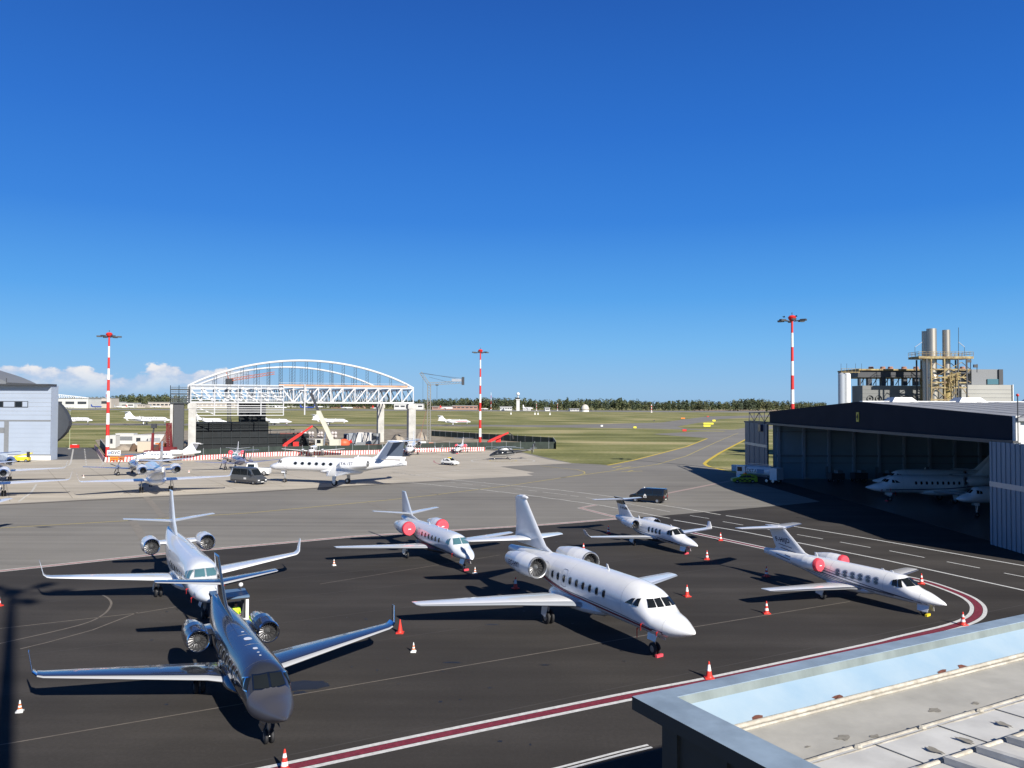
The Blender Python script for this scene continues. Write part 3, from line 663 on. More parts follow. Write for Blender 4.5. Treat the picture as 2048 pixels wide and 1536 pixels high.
falcon = dict(np=.86, rings=[1.15, 4.4, 10.0, 12.3, 15.2], s0=-.37, zn=1.97, sn=1.93, zws=2.70, sw=2.42, zwt=3.14, zt=3.76, zb=1.22, hw=1.23, st=10.6, L=20.1, ztt=3.25, ztb=2.75, tw=.25, paint=WHITE,
    panes=[('F', [(.04, 2.78), (.44, 2.77), (.39, 3.14), (.04, 3.17)]), ('F', [(.50, 2.77), (.88, 2.75), (.72, 3.12), (.44, 3.14)]), ('S', [(2.86, 2.72), (3.28, 2.72), (3.12, 3.08), (2.92, 3.12)]), ('S', [(3.38, 2.72), (3.98, 2.72), (3.48, 3.03), (3.24, 3.07)])],
    win=(9, 6.1, .74, 2.72, .27, .40), winframe=LGREY, belly=(10.3, 3.6, .55, 1.35), door=(10.54, 2.76, .62, 1.05, -1),
    wing=[(7.9, .6, 1.42, 4.5, .12), (8.9, 1.5, 1.46, 3.7, .12), (10.6, 4.6, 1.46, 2.6, .11), (13.05, 9.6, 1.40, 1.25, .10), (13.4, 9.78, 1.40, .9, .06)], le=LGREY, flap=(1, 4),
    tail=[(16.7, .05, 4.1, 2.3, .09), (19.0, 3.72, 3.88, 1.05, .08), (19.35, 3.86, 3.88, .7, .05)],
    fin=[(13.9, 3.62, 6.0, .06), (14.9, 3.95, 4.6, .15), (16.0, 5.0, 3.3, .13), (17.75, 6.75, 1.75, .09), (17.9, 6.82, 1.6, .07)], bullet=(17.5, 6.88, 1.75, .17),
    er=.72, el=3.9, es=12.4, ey=1.98, ez=3.1, spin=STEEL, etext=('EC-HYI', .42, -1, .52), lip=STEEL, gear=(2.95, .34, 10.85, 2.12, .42, 1.5, True), ant=[(7.3, .3)], flags=[(2.6, 1.9, .34), (3.4, 1.45, .5), (1.5, 1.72, .2)], extra=extra_falcon, chock=PINK)
def extra_cj(q, H, hull, root):
    k = MB()
    for pts, w, m in (([(1.3, .85), (3, 1.0), (6, 1.12), (9, 1.42), (12, 1.72), (14, 1.95)], .06, NAVY), ([(2.6, .98), (5, 1.2), (8, 1.5), (11, 1.85), (13, 2.05)], .05, NAVY), ([(3.5, .95), (6, 1.05), (9, 1.30), (11, 1.55)], .045, DGREY), ([(6, 1.5), (8, 1.68), (10, 1.95)], .03, DGREY), ([(5, .88), (8, 1.08), (11, 1.42)], .035, NAVY)): H.stripe(k, m, pts, w)
    k.build('cheatline', hull)
    k = MB()
    for sd in (1, -1):
        for (a, za, b, zb) in ((12.6, 2.55, 13.9, 2.72), (12.2, 2.25, 13.7, 2.45)):
            t = .13
            k.add([(-a, sd * t, za), (-b, sd * t, zb), (-b, sd * t, zb + .05), (-a, sd * t, za + .05)], [(0, 1, 2, 3)], NAVY)
    k.build('fin_stripes', root)
cj = dict(np=.95, rings=[1.7, 4.2, 8.5, 11.0], chock=YELLOW, s0=.29, zn=.97, sn=2.25, zws=1.70, sw=2.95, zwt=2.14, zt=2.36, zb=.62, hw=.83, st=8.4, L=15.4, ztt=2.2, ztb=1.75, tw=.16,
    panes=[('F', [(.03, 1.76), (.56, 1.72), (.47, 2.11), (.03, 2.17)]), ('S', [(2.80, 1.64), (3.10, 1.62), (3.22, 2.08), (3.08, 2.10)]), ('S', [(3.16, 1.62), (3.55, 1.64), (3.55, 1.98), (3.28, 2.06)])],
    win=(6, 4.75, .62, 1.70, .34, .42), winframe=LGREY, we=2.8, winm=mat('shaded_window', (.10, .12, .15), .1), belly=(7.3, 2.2, .35, .9),
    wing=[(5.9, .4, .85, 2.6, .12), (6.3, 1.4, .90, 2.2, .12), (7.35, 7.4, 1.15, 1.15, .10), (7.5, 7.62, 1.16, .9, .06)], le=STEEL, flap=(1, 2),
    tail=tail_secs(13.4, .05, 3.95, 1.7, 14.5, 3.1, 3.95, 1.0), bullet=(13.2, 4.0, 2.2, .13), tle=STEEL,
    fin=[(10.6, 2.2, 3.9, .05), (11.4, 2.42, 2.9, .11), (13.3, 3.9, 1.75, .09)],
    er=.46, el=2.5, es=8.95, ey=1.30, ez=2.05, cover=PINK, lip=WHITE, gear=(1.85, .24, 7.76, 2.44, .3, .95, False), ntwin=False, ant=[(3.9, .12), (4.6, .1), (10.2, .28)], finreg=('F-HIJD', .46, 13.55, 3.05, .45), extra=extra_cj)
def extra_xls(q, H, hull, root):
    k = MB(); H.stripe(k, DGREY, [(2.2, 1.18), (5, 1.25), (9, 1.38), (12, 1.65), (14, 1.95)], .16); H.stripe(k, LGREY, [(2.2, 1.3), (5, 1.38), (9, 1.5), (12, 1.78)], .05); k.build('cheatline', hull)
xls = dict(rings=[1.7, 4.3, 9.2, 12.0], s0=.43, zn=1.1, sn=2.25, zws=1.96, sw=2.82, zwt=2.46, zt=2.78, zb=.88, hw=.93, st=9.4, L=15.8, ztt=2.75, ztb=2.1, tw=.15, paint=PEARL,
    panes=[('F', [(.03, 2.03), (.68, 2.00), (.54, 2.43), (.03, 2.48)]), ('S', [(2.98, 1.94), (3.22, 1.94), (3.30, 2.36), (3.12, 2.42)]), ('S', [(3.30, 1.94), (3.56, 1.96), (3.5, 2.30), (3.38, 2.36)])], glass=GLASSG,
    win=(6, 5.0, .74, 2.02, .30, .40), we=3, door=(9.6, 2.05, .5, .72, -1), belly=(8.2, 3.4, .42, 1.05), belly_m=DGREY,
    wing=[(7.0, .4, 1.02, 2.9, .12), (7.4, 1.6, 1.05, 2.4, .12), (8.85, 8.2, 1.36, 1.1, .10), (9.0, 8.5, 1.38, .9, .06)], le=LGREY, flap=(1, 2),
    tail=[(13.4, .05, 3.12, 1.7, .1), (14.4, 3.15, 3.42, .95, .09), (14.5, 3.28, 3.42, .8, .05)], tle=LGREY,
    fin=[(11.2, 2.74, 4.4, .05), (13.1, 3.05, 2.7, .11), (15.0, 5.08, 1.0, .08)],
    er=.60, el=2.9, es=9.9, ey=1.62, ez=2.35, cover=PINK, lip=WHITE, gear=(1.93, .25, 8.7, 2.3, .32, 1.1, False), ntwin=False, ant=[(5.2, .12), (7.0, .1), (9.0, .2)], flags=[(2.4, 1.35, .3)], extra=extra_xls, chock=PINK)
def extra_m2(q, H, hull, root):
    k = MB(); H.stripe(k, BLACKG, [(1.2, .86), (3, .92), (6, 1.0), (9, 1.18), (12, 1.6)], lambda t: .10 + .26 * min(t * 1.6, 1) * (1 - .4 * t)); H.stripe(k, LGREY, [(1.0, 1.0), (4, 1.16), (8, 1.38), (11, 1.7)], .035); k.build('cheatline', hull)
m2 = dict(rings=[1.0, 3.6, 7.2], s0=-.6, zn=.97, sn=1.62, zws=1.60, sw=2.45, zwt=2.08, zt=2.22, zb=.6, hw=.80, st=7.2, L=13.0, ztt=2.05, ztb=1.6, tw=.15,
    panes=[('F', [(.03, 1.67), (.54, 1.62), (.45, 2.02), (.03, 2.09)]), ('S', [(2.2, 1.54), (2.5, 1.52), (2.66, 1.96), (2.5, 2.0)]), ('S', [(2.56, 1.52), (2.95, 1.54), (2.95, 1.86), (2.72, 1.95)])],
    win=(4, 4.1, .60, 1.58, .33, .42), winframe=LGREY, we=2.8, belly=(6.2, 2.0, .33, .86), belly_m=DGREY,
    wing=[(4.8, .4, .8, 2.5, .12), (5.2, 1.4, .86, 2.1, .12), (6.05, 6.65, 1.12, 1.15, .10), (6.15, 6.85, 1.14, 1.0, .10)], winglet=[(6.15, 6.85, 1.14, 1.0, .10), (6.45, 7.05, 1.32, .75, .09, 50), (6.85, 7.2, 1.75, .4, .08, 72)], le=STEEL, flap=(1, 2),
    tail=tail_secs(11.5, .05, 3.72, 1.6, 12.4, 2.75, 3.72, .95), tle=STEEL,
    fin=[(9.1, 2.06, 3.5, .05), (9.9, 2.25, 2.6, .10), (11.2, 3.28, 1.75, .08), (11.75, 3.74, 1.6, .07), (11.9, 3.9, 1.8, .06)], finfm=lambda j, i: BLACKG if j >= 2 else WHITE,
    er=.44, el=2.3, es=7.4, ey=1.22, ez=1.85, lip=CHROME, gear=(1.35, .23, 6.62, 1.98, .28, .9, False), ntwin=False, ant=[(3.2, .12), (8.6, .26)], finreg=('F-HGPM', .36, 11.45, 2.9, .5), extra=extra_m2, chock=PINK)
def extra_white(q, H, hull, root):
    for s, w, l in ((5.4, .12, .1), (5.9, .12, .1), (6.4, .12, .1), (8.6, .22, .3), (10.2, .14, .2), (11.3, .14, .2)): k = MB(); H.oval(k, WHITE2, 'T', s, .15, l, w, .02); k.build('roof_antenna_pad', root)
    k = MB(); H.oval(k, SEAM, 'S', 10.9, 2.55, .95, 1.1, .006, -1, 26, 4, .03); k.build('hatch_outline', hull); k = MB(); H.oval(k, LGREY, 'S', 10.9, 2.75, .5, .06, .006, -1); k.build('hatch_handle', hull)
white = dict(np=.95, rings=[1.5, 4.3, 9.6, 12.4], s0=-.04, zn=1.70, sn=2.55, zws=2.60, sw=3.05, zwt=3.08, zt=3.55, zb=1.2, hw=1.12, st=10.2, L=18.6, ztt=3.7, ztb=3.1, paint=PEARL,
    panes=[('F', [(.045, 2.68), (.66, 2.68), (.56, 3.06), (.045, 3.10)]), ('S', [(3.0, 2.58), (3.36, 2.58), (3.5, 2.98), (3.24, 3.04)]), ('S', [(3.44, 2.58), (3.85, 2.60), (3.85, 2.86), (3.6, 2.96)])], glass=GLASSG, pframe=LGREY,
    win=(8, 4.9, .66, 2.42, .32, .42), winframe=LGREY, we=3, belly=(9.2, 3.4, .6, 1.25),
    wing=[(7.6, .5, 1.42, 3.6, .12), (8.6, 1.7, 1.50, 2.9, .12), (11.6, 8.2, 1.80, 1.15, .10), (11.8, 8.42, 1.83, 1.0, .10)], winglet=[(11.8, 8.42, 1.83, 1.0, .10), (12.0, 8.62, 1.98, .85, .10, 48), (12.6, 8.85, 2.85, .42, .08, 76)], le=WHITE, flap=(1, 2),
    tail=[(16.2, .05, 4.35, 1.7, .1), (17.3, 3.2, 4.6, .95, .09), (17.4, 3.32, 4.6, .8, .05)], tle=LGREY,
    fin=[(13.9, 3.62, 4.8, .09), (14.5, 4.05, 3.6, .14), (15.2, 4.5, 3.0, .13), (16.7, 6.66, 1.5, .09)],
    er=.60, el=3.0, es=12.6, ey=1.9, ez=3.15, spin=STEEL, lip=CHROME, gear=(3.0, .3, 10.6, 1.7, .36, 1.6, True), ant=[], flags=[(2.9, 2.0, .3), (2.2, 1.6, .3)], extra=extra_white)
aircraft(dark, 'business_jet', 'glossy slate grey jet with polished chrome wing edges and engine lips', 'private jet', (-8.06, 29.33), -60.83, 'business jets on the black apron')
aircraft(white, 'business_jet', 'pale silver jet parked nose to tail behind the slate grey jet', 'private jet', (-17.65, 47.88), -58.85, 'business jets on the black apron')
aircraft(falcon, 'business_jet', 'large white jet marked EC-HYI with a thin dark red line along its side', 'private jet', (9.08, 40.87), -63.15, 'business jets on the black apron')
aircraft(cj, 'business_jet', 'white jet marked F-HIJD with dark blue stripes and red engine covers', 'private jet', (27.45, 50.27), -61.79, 'business jets on the black apron')
aircraft(xls, 'business_jet', 'pale grey jet with red engine covers and dark belly, left of the EC-HYI fin', 'private jet', (-2.89, 63.69), -61.05, 'business jets on the black apron')
aircraft(m2, 'business_jet', 'small white jet with black fin tip parked in front of the black van', 'private jet', (16.23, 71.66), -65.97, 'business jets on the black apron')
# ---------------------------------------------------------------- right hangar, numbered 4
PANEL = mat('hangar_blue_grey_panel', (.14, .16, .19), .55, metal=.0, var=.12, vscale=.4, stretch=(1, 1, .2))
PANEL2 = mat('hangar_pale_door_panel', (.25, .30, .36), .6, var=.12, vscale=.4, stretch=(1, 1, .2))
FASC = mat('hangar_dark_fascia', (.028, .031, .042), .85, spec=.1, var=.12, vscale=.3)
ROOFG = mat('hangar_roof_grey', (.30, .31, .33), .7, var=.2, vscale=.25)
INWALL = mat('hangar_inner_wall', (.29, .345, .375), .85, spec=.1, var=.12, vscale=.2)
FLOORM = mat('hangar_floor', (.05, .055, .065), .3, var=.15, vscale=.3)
def place(o, root, t):
    if o.parent == root: o.matrix_parent_inverse = Matrix.Translation(t)
    return o
HX, HY0, HY1, HYR = 47.7, 75.6, 147.0, 109.3
hg = thing('hangar', 'dark grey gabled hangar with open front and a yellow number 4 sign', 'hangar', (HX, HYR, 0))
def HB(mb, name, parent=hg, **k): return place(mb.build(name, parent, **k), hg, Vector((-HX, -HYR, 0)))
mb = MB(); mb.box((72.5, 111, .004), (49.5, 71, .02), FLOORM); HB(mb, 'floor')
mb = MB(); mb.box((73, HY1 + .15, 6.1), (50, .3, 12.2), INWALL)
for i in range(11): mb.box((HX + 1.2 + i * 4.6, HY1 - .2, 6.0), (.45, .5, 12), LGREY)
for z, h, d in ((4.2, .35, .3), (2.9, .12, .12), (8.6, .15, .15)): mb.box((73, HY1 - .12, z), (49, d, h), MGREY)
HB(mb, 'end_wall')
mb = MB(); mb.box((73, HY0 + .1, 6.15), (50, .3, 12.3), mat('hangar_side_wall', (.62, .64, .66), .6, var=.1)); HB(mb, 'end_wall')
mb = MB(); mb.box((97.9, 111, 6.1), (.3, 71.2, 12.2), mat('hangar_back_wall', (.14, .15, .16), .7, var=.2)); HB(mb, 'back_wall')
for k in range(3):
    mb = MB(); mb.box((58 + k * 9, HY1 - .35, 1.2), (1.1, .12, 2.2), MGREY); HB(mb, 'side_door')
mb = MB()
for y0, z0 in ((HY0 - .6, 12.4), (HY1 + .6, 12.25)):
    mb.add([(HX - .3, y0, z0), (98.6, y0, z0), (98.6, HYR, 14.0), (HX - .3, HYR, 14.0), (HX - .3, y0, z0 - .35), (98.6, y0, z0 - .35), (98.6, HYR, 13.6), (HX - .3, HYR, 13.6)], [(0, 1, 2, 3), (7, 6, 5, 4), (0, 4, 5, 1), (0, 3, 7, 4), (1, 5, 6, 2)], ROOFG)
roof = HB(mb, 'roof')
mb = MB()
for k in range(1, 17): 
    x = HX + k * 3
    for y0, z0 in ((HY0 - .6, 12.4),): mb.beam((x, y0, z0 + .03), (x, HYR - .3, 14.02), .05, .03, ROOFG)
HB(mb, 'roof_seam', roof)
mb = MB(); mb.beam((HX, HYR, 14.04), (98.6, HYR, 14.04), .9, .12, WHITE2); HB(mb, 'roof_ridge', roof)
for x, w in ((53, 3.6), (62.2, 4), (72, 3.6), (80, 3.6)):
    mb = MB(); mb.add([(x - w / 2, HYR - 1.6, 13.9), (x + w / 2, HYR - 1.6, 13.9), (x + w / 2, HYR + 1.6, 13.9), (x - w / 2, HYR + 1.6, 13.9), (x - w * .32, HYR - 1, 14.6), (x + w * .32, HYR - 1, 14.6), (x + w * .32, HYR + 1, 14.6), (x - w * .32, HYR + 1, 14.6)], [(0, 1, 5, 4), (1, 2, 6, 5), (2, 3, 7, 6), (3, 0, 4, 7), (4, 5, 6, 7)], WHITE2); HB(mb, 'roof_vent', roof)
mb = MB(); pl = [(HY0, 10.15), (HY1 - .6, 10.05), (HY1 - .6, 12.3), (HYR, 13.98), (HY0, 12.5)]
mb.add([(HX - .05, y, z) for y, z in pl] + [(HX - .55, y, z) for y, z in pl], [(4, 3, 2, 1, 0), (5, 6, 7, 8, 9)] + [(i, (i + 1) % 5, 5 + (i + 1) % 5, 5 + i) for i in range(5)], FASC)
fas = HB(mb, 'fascia')
mb = MB(); mb.box((HX - .7, 111.2, 10.05), (.5, 73, .35), DGREY); HB(mb, 'door_track', fas)
mb = MB(); mb.box((HX - .62, 109.0, 11.9), (.08, .8, 1.3), mat('sign_yellow', (.62, .50, .06), .6)); sg = HB(mb, 'number_sign', fas)
o = lettering('number', '4', 1.1, lambda a, b: (HX - .68, 109.0 - a, 11.9 + b), BLACK, sg, .03)
mb = MB(); mb.box((HX - .2, HY0 - .15, 11.3), (.5, .5, 2.5), WHITE2); HB(mb, 'corner_post', fas)
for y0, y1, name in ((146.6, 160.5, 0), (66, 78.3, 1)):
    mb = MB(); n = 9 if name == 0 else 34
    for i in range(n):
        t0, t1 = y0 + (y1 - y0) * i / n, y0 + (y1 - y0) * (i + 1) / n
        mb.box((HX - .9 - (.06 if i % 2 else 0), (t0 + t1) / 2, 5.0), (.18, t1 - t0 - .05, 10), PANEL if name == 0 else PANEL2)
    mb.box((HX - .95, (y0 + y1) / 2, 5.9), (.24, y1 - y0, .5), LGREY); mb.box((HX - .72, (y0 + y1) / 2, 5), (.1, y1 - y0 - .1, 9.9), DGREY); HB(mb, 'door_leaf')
mb = MB(); mb.box((HX - .4, 155, 10.1), (1.0, 13, .3), DGREY)
for a, b in (((146.8, 12.2), (160, 11.9)), ((146.8, 10.3), (160, 10.3))): mb.beam((HX - .3, *a), (HX - .3, *b), .16, .16, DGREY)
for i in range(5):
    y = 147 + i * 3.2; mb.beam((HX - .3, y, 10.3), (HX - .3, y, 12.2 - .05 * i), .12, .12, DGREY); mb.beam((HX - .3, y, 10.3 if i % 2 else 12.1), (HX - .3, min(y + 3.2, 160), 12.0 if i % 2 else 10.3), .1, .1, DGREY)
HB(mb, 'track_truss')
mb = MB(); mb.tube((HX - .3, HY0 - .6, 10), (HX - .3, HY0 - .6, 14.4), .05, DGREY); mb.ball((HX - .3, HY0 - .6, 14.5), .14, RED); mb.beam((HX - .3, HY0 - .6, 12.4), (HX + 1.2, HY0 - .6, 13.0), .06, .06, DGREY); HB(mb, 'obstruction_light')
mb = MB(); mb.box((HX - 1.1, 149.5, 9.2), (.9, 1.4, 1.3), NAVY); HB(mb, 'door_drive')
# ---------------------------------------------------------------- power plant beyond the hangar
PD = 195.0
pp = thing('power_plant', 'concrete power plant with two steel chimneys and a rusty yellow pipe tower behind the hangar', 'power plant', (P(1880, 800, PD).x, PD, 0))
def PB(mb, name, parent=pp, **k): return place(mb.build(name, parent, **k), pp, Vector((-pp.location.x, -PD, 0)))
PCON = mat('plant_concrete_panel', (.20, .205, .20), .85, var=.2, vscale=.12); PCON2 = mat('plant_pale_panel', (.40, .395, .37), .8, var=.12, vscale=.15)
RUSTY = mat('ochre_weathered_steel', (.42, .34, .16), .7, var=.45, col2=(.16, .10, .05), vscale=1.2); SSTK = mat('stack_steel', (.50, .46, .39), .42, metal=.75, var=.2, vscale=.6, stretch=(1, 1, .1))
OCHRE = mat('ochre_duct', (.50, .38, .15), .6, var=.4, vscale=.5)
def PQ(mb, u0, v0, u1, v1, D, depth, m):
    a, b = P(u0, v0, D), P(u1, v1, D); z0, z1 = min(a.z, b.z), max(a.z, b.z)
    mb.box(((a.x + b.x) / 2, D + depth / 2, (z0 + z1) / 2), (abs(b.x - a.x), depth, z1 - z0), m)
mb = MB(); PQ(mb, 1725, 771, 1925, 900, PD, 6, PCON); PQ(mb, 1923, 769.5, 2028, 900, PD - 1, 6, PCON2)
for v in (779, 787, 795): PQ(mb, 1725, v, 1925, v + .7, PD - .06, .05, SEAM); PQ(mb, 1923, v, 2026, v + .7, PD - 1.06, .05, SEAM)
PB(mb, 'wall')
mb = MB(); PQ(mb, 2025.5, 769, 2028.5, 900, PD - 1.3, .2, WHITE2); PB(mb, 'corner_trim')
for u in (1741, 1758, 1813, 1830):
    mb = MB(); c = P(u, 797, PD - .3); mb.lathe([(0, .75), (.5, .75), (.5, .6), (.1, .01)], BLACK, c, (0, 1, 0), 14); PB(mb, 'air_intake')
mb = MB(); PQ(mb, 1943, 738.6, 1998, 769.5, PD + 3, 12, MGREY); PQ(mb, 1998, 738.6, 2006.5, 769.5, PD + 2.6, 12, DGREY); up = PB(mb, 'upper_block')
mb = MB(); PQ(mb, 1975, 758, 1997, 769, PD + 2.7, .4, GLASSG); PB(mb, 'window', up)
mb = MB(); a = P(1695, 806, PD - 5); r = .75
mb.lathe([(0, r), (P(1695, 748, PD - 5).z, r), (P(1695, 746, PD - 5).z, r * .6)], WHITE2, (a.x, a.y, 0), (0, 0, 1), 14); PB(mb, 'silo', smooth=True)
mb = MB(); a = P(1683.5, 806, PD - 5); mb.lathe([(0, .8), (P(1683, 749, PD - 5).z, .8), (P(1683, 745.5, PD - 5).z, .3)], LGREY, (a.x, a.y, 0), (0, 0, 1), 14); PB(mb, 'silo', smooth=True)
# cooler bank on legs with fans
mb = MB(); PQ(mb, 1716, 741, 1846, 755, PD + 2, 12, DGREY); PQ(mb, 1718, 737.5, 1846, 741, PD + 1.4, 13, RUSTY)
for u, w in ((1719, 3), (1736, 8), (1763, 9), (1785, 3), (1807, 8), (1829, 9), (1843, 6)): PQ(mb, u, 749, u + w, 771, PD + 2.5, 1.2, DGREY)
for u in (1726, 1752, 1775, 1797, 1820): PQ(mb, u, 749, u + .8, 771, PD + 8, .3, MGREY); mb.beam(P(u - 6, 770, PD + 7), P(u + 6, 750, PD + 7), .15, .15, MGREY)
PQ(mb, 1718, 760, 1846, 760.8, PD + 8, .2, MGREY); PQ(mb, 1903, 737.5, 1942, 741, PD + 1.4, 13, RUSTY); PQ(mb, 1905, 741, 1940, 747, PD + 2, 12, DGREY)
for u in (1908, 1920, 1932): PQ(mb, u, 747, u + 2.5, 771, PD + 2.5, .8, DGREY)
cb = PB(mb, 'cooler_bank')
for u in (1742, 1765.5, 1781, 1808, 1832, 1925):
    mb = MB(); a = P(u, 738, PD + 6); mb.lathe([(0, .75), (.2, .6), (.5, .62), (.6, .5)], mat('fan_rust', (.45, .24, .17), .7, var=.4), a, (0, 0, 1), 10); PB(mb, 'fan', cb)
mb = MB()
for u in range(1683, 1725, 7): mb.tube(P(u, 746, PD), P(u, 737, PD), .05, RUSTY, 5)
mb.tube(P(1683, 737.5, PD), P(1722, 737.5, PD), .05, RUSTY, 5); PQ(mb, 1684, 743.5, 1720, 745, PD, 1.2, RUSTY)
for u in (1682, 1693.5, 1711, 1723): mb.tube(P(u, 744, PD), P(u, 727, PD), .04, DGREY, 5)
PB(mb, 'walkway')
tw = MB(); SD = PD - 8
for (u0, u1, vt) in ((1853.5, 1872, 657.5), (1885, 1899.5, 660)):
    mb = MB(); a, b = P(u0, vt, SD), P(u1, vt, SD); c = ((a.x + b.x) / 2, SD, 0); r = (b.x - a.x) / 2; zt = a.z
    mb.lathe([(8, r * 1.0), (P(u0, 748, SD).z, r), (P(u0, 700, SD).z, r), (zt, r), (zt, r * .85), (zt - 3, r * .8)], SSTK, c, (0, 0, 1), 18)
    if u0 < 1860: mb.lathe([(14, r * .9), (zt - .5, r * .9), (zt - .5, .02)], SSTK, (c[0] - .7, SD + 1, 0), (0, 0, 1), 14)
    PB(mb, 'chimney', smooth=True)
    mb = MB(); mb.lathe([(6, r * 1.15), (P(u0, 775, SD).z, r * 1.2), (P(u0, 768, SD).z, r * 1.35), (P(u0, 757, SD).z, r * 1.35), (P(u0, 750, SD).z, r)], SSTK if u0 < 1860 else OCHRE, (c[0] + .2, SD, 0), (0, 0, 1), 16); PB(mb, 'silencer', smooth=True)
mb = MB(); a, b = P(1827, 713, SD), P(1935, 713, SD); mb.box(((a.x + b.x) / 2, SD, P(1880, 716, SD).z), (b.x - a.x, 5, .55), RUSTY)
zb_, zr = P(1880, 713, SD).z, P(1880, 705, SD).z; xs = [a.x + (b.x - a.x) * i / 15 for i in range(16)]
for x in xs:
    for y in (SD - 2.45, SD + 2.45): mb.tube((x, y, zb_), (x, y, zr), .045, RUSTY, 5)
for z in (zr, (zr + zb_) / 2):
    for y in (SD - 2.45, SD + 2.45): mb.tube((a.x, y, z), (b.x, y, z), .045, RUSTY, 5)
    for x in (a.x, b.x): mb.tube((x, SD - 2.45, z), (x, SD + 2.45, z), .045, RUSTY, 5)
PB(mb, 'platform')
mb = MB(); us = (1843, 1852, 1878, 1905, 1922); vs = (719, 733, 748.5, 759, 769, 793, 812)
for y in (SD - 2.3, SD + 2.3):
    for i, u in enumerate(us): mb.beam((P(u, 719, SD).x, y, 0), (P(u, 719, SD).x, y, P(u, 719, SD).z), .28, .28, RUSTY if i in (1, 2) else DGREY)
    for j, v in enumerate(vs[1:-1]): mb.beam((P(us[0] + 8, v, SD).x, y, P(0, v, SD).z), (P(us[-1], v, SD).x, y, P(0, v, SD).z), .22, .3, RUSTY)
    for j in range(len(vs) - 1):
        for i in range(len(us) - 1):
            v0, v1 = (vs[j], vs[j + 1]) if (i + j) % 2 else (vs[j + 1], vs[j]); mb.beam((P(us[i], 0, SD).x, y, P(0, v0, SD).z), (P(us[i + 1], 0, SD).x, y, P(0, v1, SD).z), .13, .13, RUSTY if (i + j) % 3 else DGREY)
PB(mb, 'support_frame')
rn = random.Random(5); mb = MB()
for k in range(16):
    u = 1896 + rn.random() * 24; v = 745 + rn.random() * 20; mb.tube(P(u, v, SD - 2.6), P(u + rn.uniform(-1, 1), v + rn.uniform(5, 30), SD - 2.6 - rn.random()), .09, RUSTY, 6)
    mb.tube(P(u, v, SD - 2.6), P(u + rn.uniform(4, 10), v + rn.uniform(-1, 1), SD - 2.7), .08, OCHRE, 6)
PB(mb, 'pipework')
for u, v, du in ((1844, 662, -14), (1917, 655, 12)):
    mb = MB(); mb.tube(P(u, 712, SD), P(u, v, SD), .06, DGREY, 5); mb.beam(P(u, 684, SD), P(u + du, 694, SD), .16, .1, LGREY); mb.tube(P(u + du, 694, SD), P(u + du, 712, SD), .05, DGREY, 5); PB(mb, 'lightning_rod')
mb = MB()
for u, v in ((1941, 718), (1954, 728)): mb.tube(P(u, 745, SD), P(u, v, SD), .09, DGREY, 5); mb.box(P(u - 3, v + 4, SD), (.9, .4, .7), DGREY)
PB(mb, 'mast_antenna')
# ---------------------------------------------------------------- left hangar
LY = 187.5; LX = P(100, 920, LY).x
lh = thing('hangar', 'pale blue grey panelled hangar with a dark rounded side wall at the left edge', 'hangar', (LX, LY, 0))
def LB(mb, name, parent=lh, **k): return place(mb.build(name, parent, **k), lh, Vector((-LX, -LY, 0)))
LPAN = mat('pale_blue_grey_panel', (.35, .405, .49), .45, var=.06, vscale=.3); LTOP = P(104, 771, LY).z
mb = MB(); mb.box((LX - 30, LY + 1.5, LTOP / 2), (60, 3, LTOP), LPAN); wl = LB(mb, 'wall')
mb = MB(); mb.box((LX - 30, LY - .05, LTOP + .15), (60.6, 3.6, .35), DGREY); LB(mb, 'roof_edge', wl)
mb = MB()
for v in (777, 786, 795, 804, 812, 821, 829): PQ(mb, -300, v, 103, v + .5, LY - .03, .06, LGREY)
for v in (850, 857, 866, 875, 884, 893, 902): PQ(mb, 16, v, 101, v + .5, LY - .03, .06, LGREY)
LB(mb, 'panel_joints', wl)
mb = MB(); PQ(mb, -300, 838.5, 101, 843, LY - .05, .1, MGREY); PQ(mb, 8.5, 843, 16.5, 906, LY - .05, .1, MGREY); PQ(mb, -300, 854, 8.5, 866, LY - .05, .1, MGREY); PQ(mb, 15, 908.5, 101, 911, LY - .05, .1, MGREY); LB(mb, 'dark_trim', wl)
mb = MB(); PQ(mb, 16, 911, 101, 921, LY - .08, .1, WHITE2); LB(mb, 'plinth', wl)
mb = MB(); PQ(mb, -40, 802, 56, 815, LY - .06, .1, DGREY); wf = LB(mb, 'window', wl)
for u0, u1, m in ((-30, 5, GLASS), (7, 28.5, LPAN), (31, 43, GLASS), (45, 54.5, LPAN)):
    mb = MB(); PQ(mb, u0, 803.5, u1, 813.5, LY - .1, .06, m); LB(mb, 'pane', wf)
mb = MB(); pl = [P(u, v, LY + 3).xz for u, v in ((102, 802), (112, 803), (121, 811), (129, 821), (135, 832), (137.8, 842), (136.8, 852), (131, 864), (121, 875), (109, 884), (102, 886))]
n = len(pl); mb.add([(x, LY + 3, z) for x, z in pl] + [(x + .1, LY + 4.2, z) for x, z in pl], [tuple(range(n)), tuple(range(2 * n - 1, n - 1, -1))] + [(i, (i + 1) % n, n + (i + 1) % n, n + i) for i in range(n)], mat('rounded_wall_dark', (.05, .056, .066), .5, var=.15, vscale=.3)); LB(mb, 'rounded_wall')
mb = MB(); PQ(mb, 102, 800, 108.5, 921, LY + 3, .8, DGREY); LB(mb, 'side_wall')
mb = MB(); pts = [P(u, v, LY + 14) for u, v in ((-120, 722), (-60, 733), (0, 751.5), (12, 755.5), (28, 762), (43, 769))]
for i in range(5): mb.beam(pts[i], pts[i + 1], 12, .8, MGREY); mb.beam(pts[i] - Vector((0, 6.2, .2)), pts[i + 1] - Vector((0, 6.2, .2)), .3, .9, MGREY)
mb.tube(P(13, 756, LY + 8), P(13, 771, LY + 8), .1, DGREY); LB(mb, 'arched_roof')
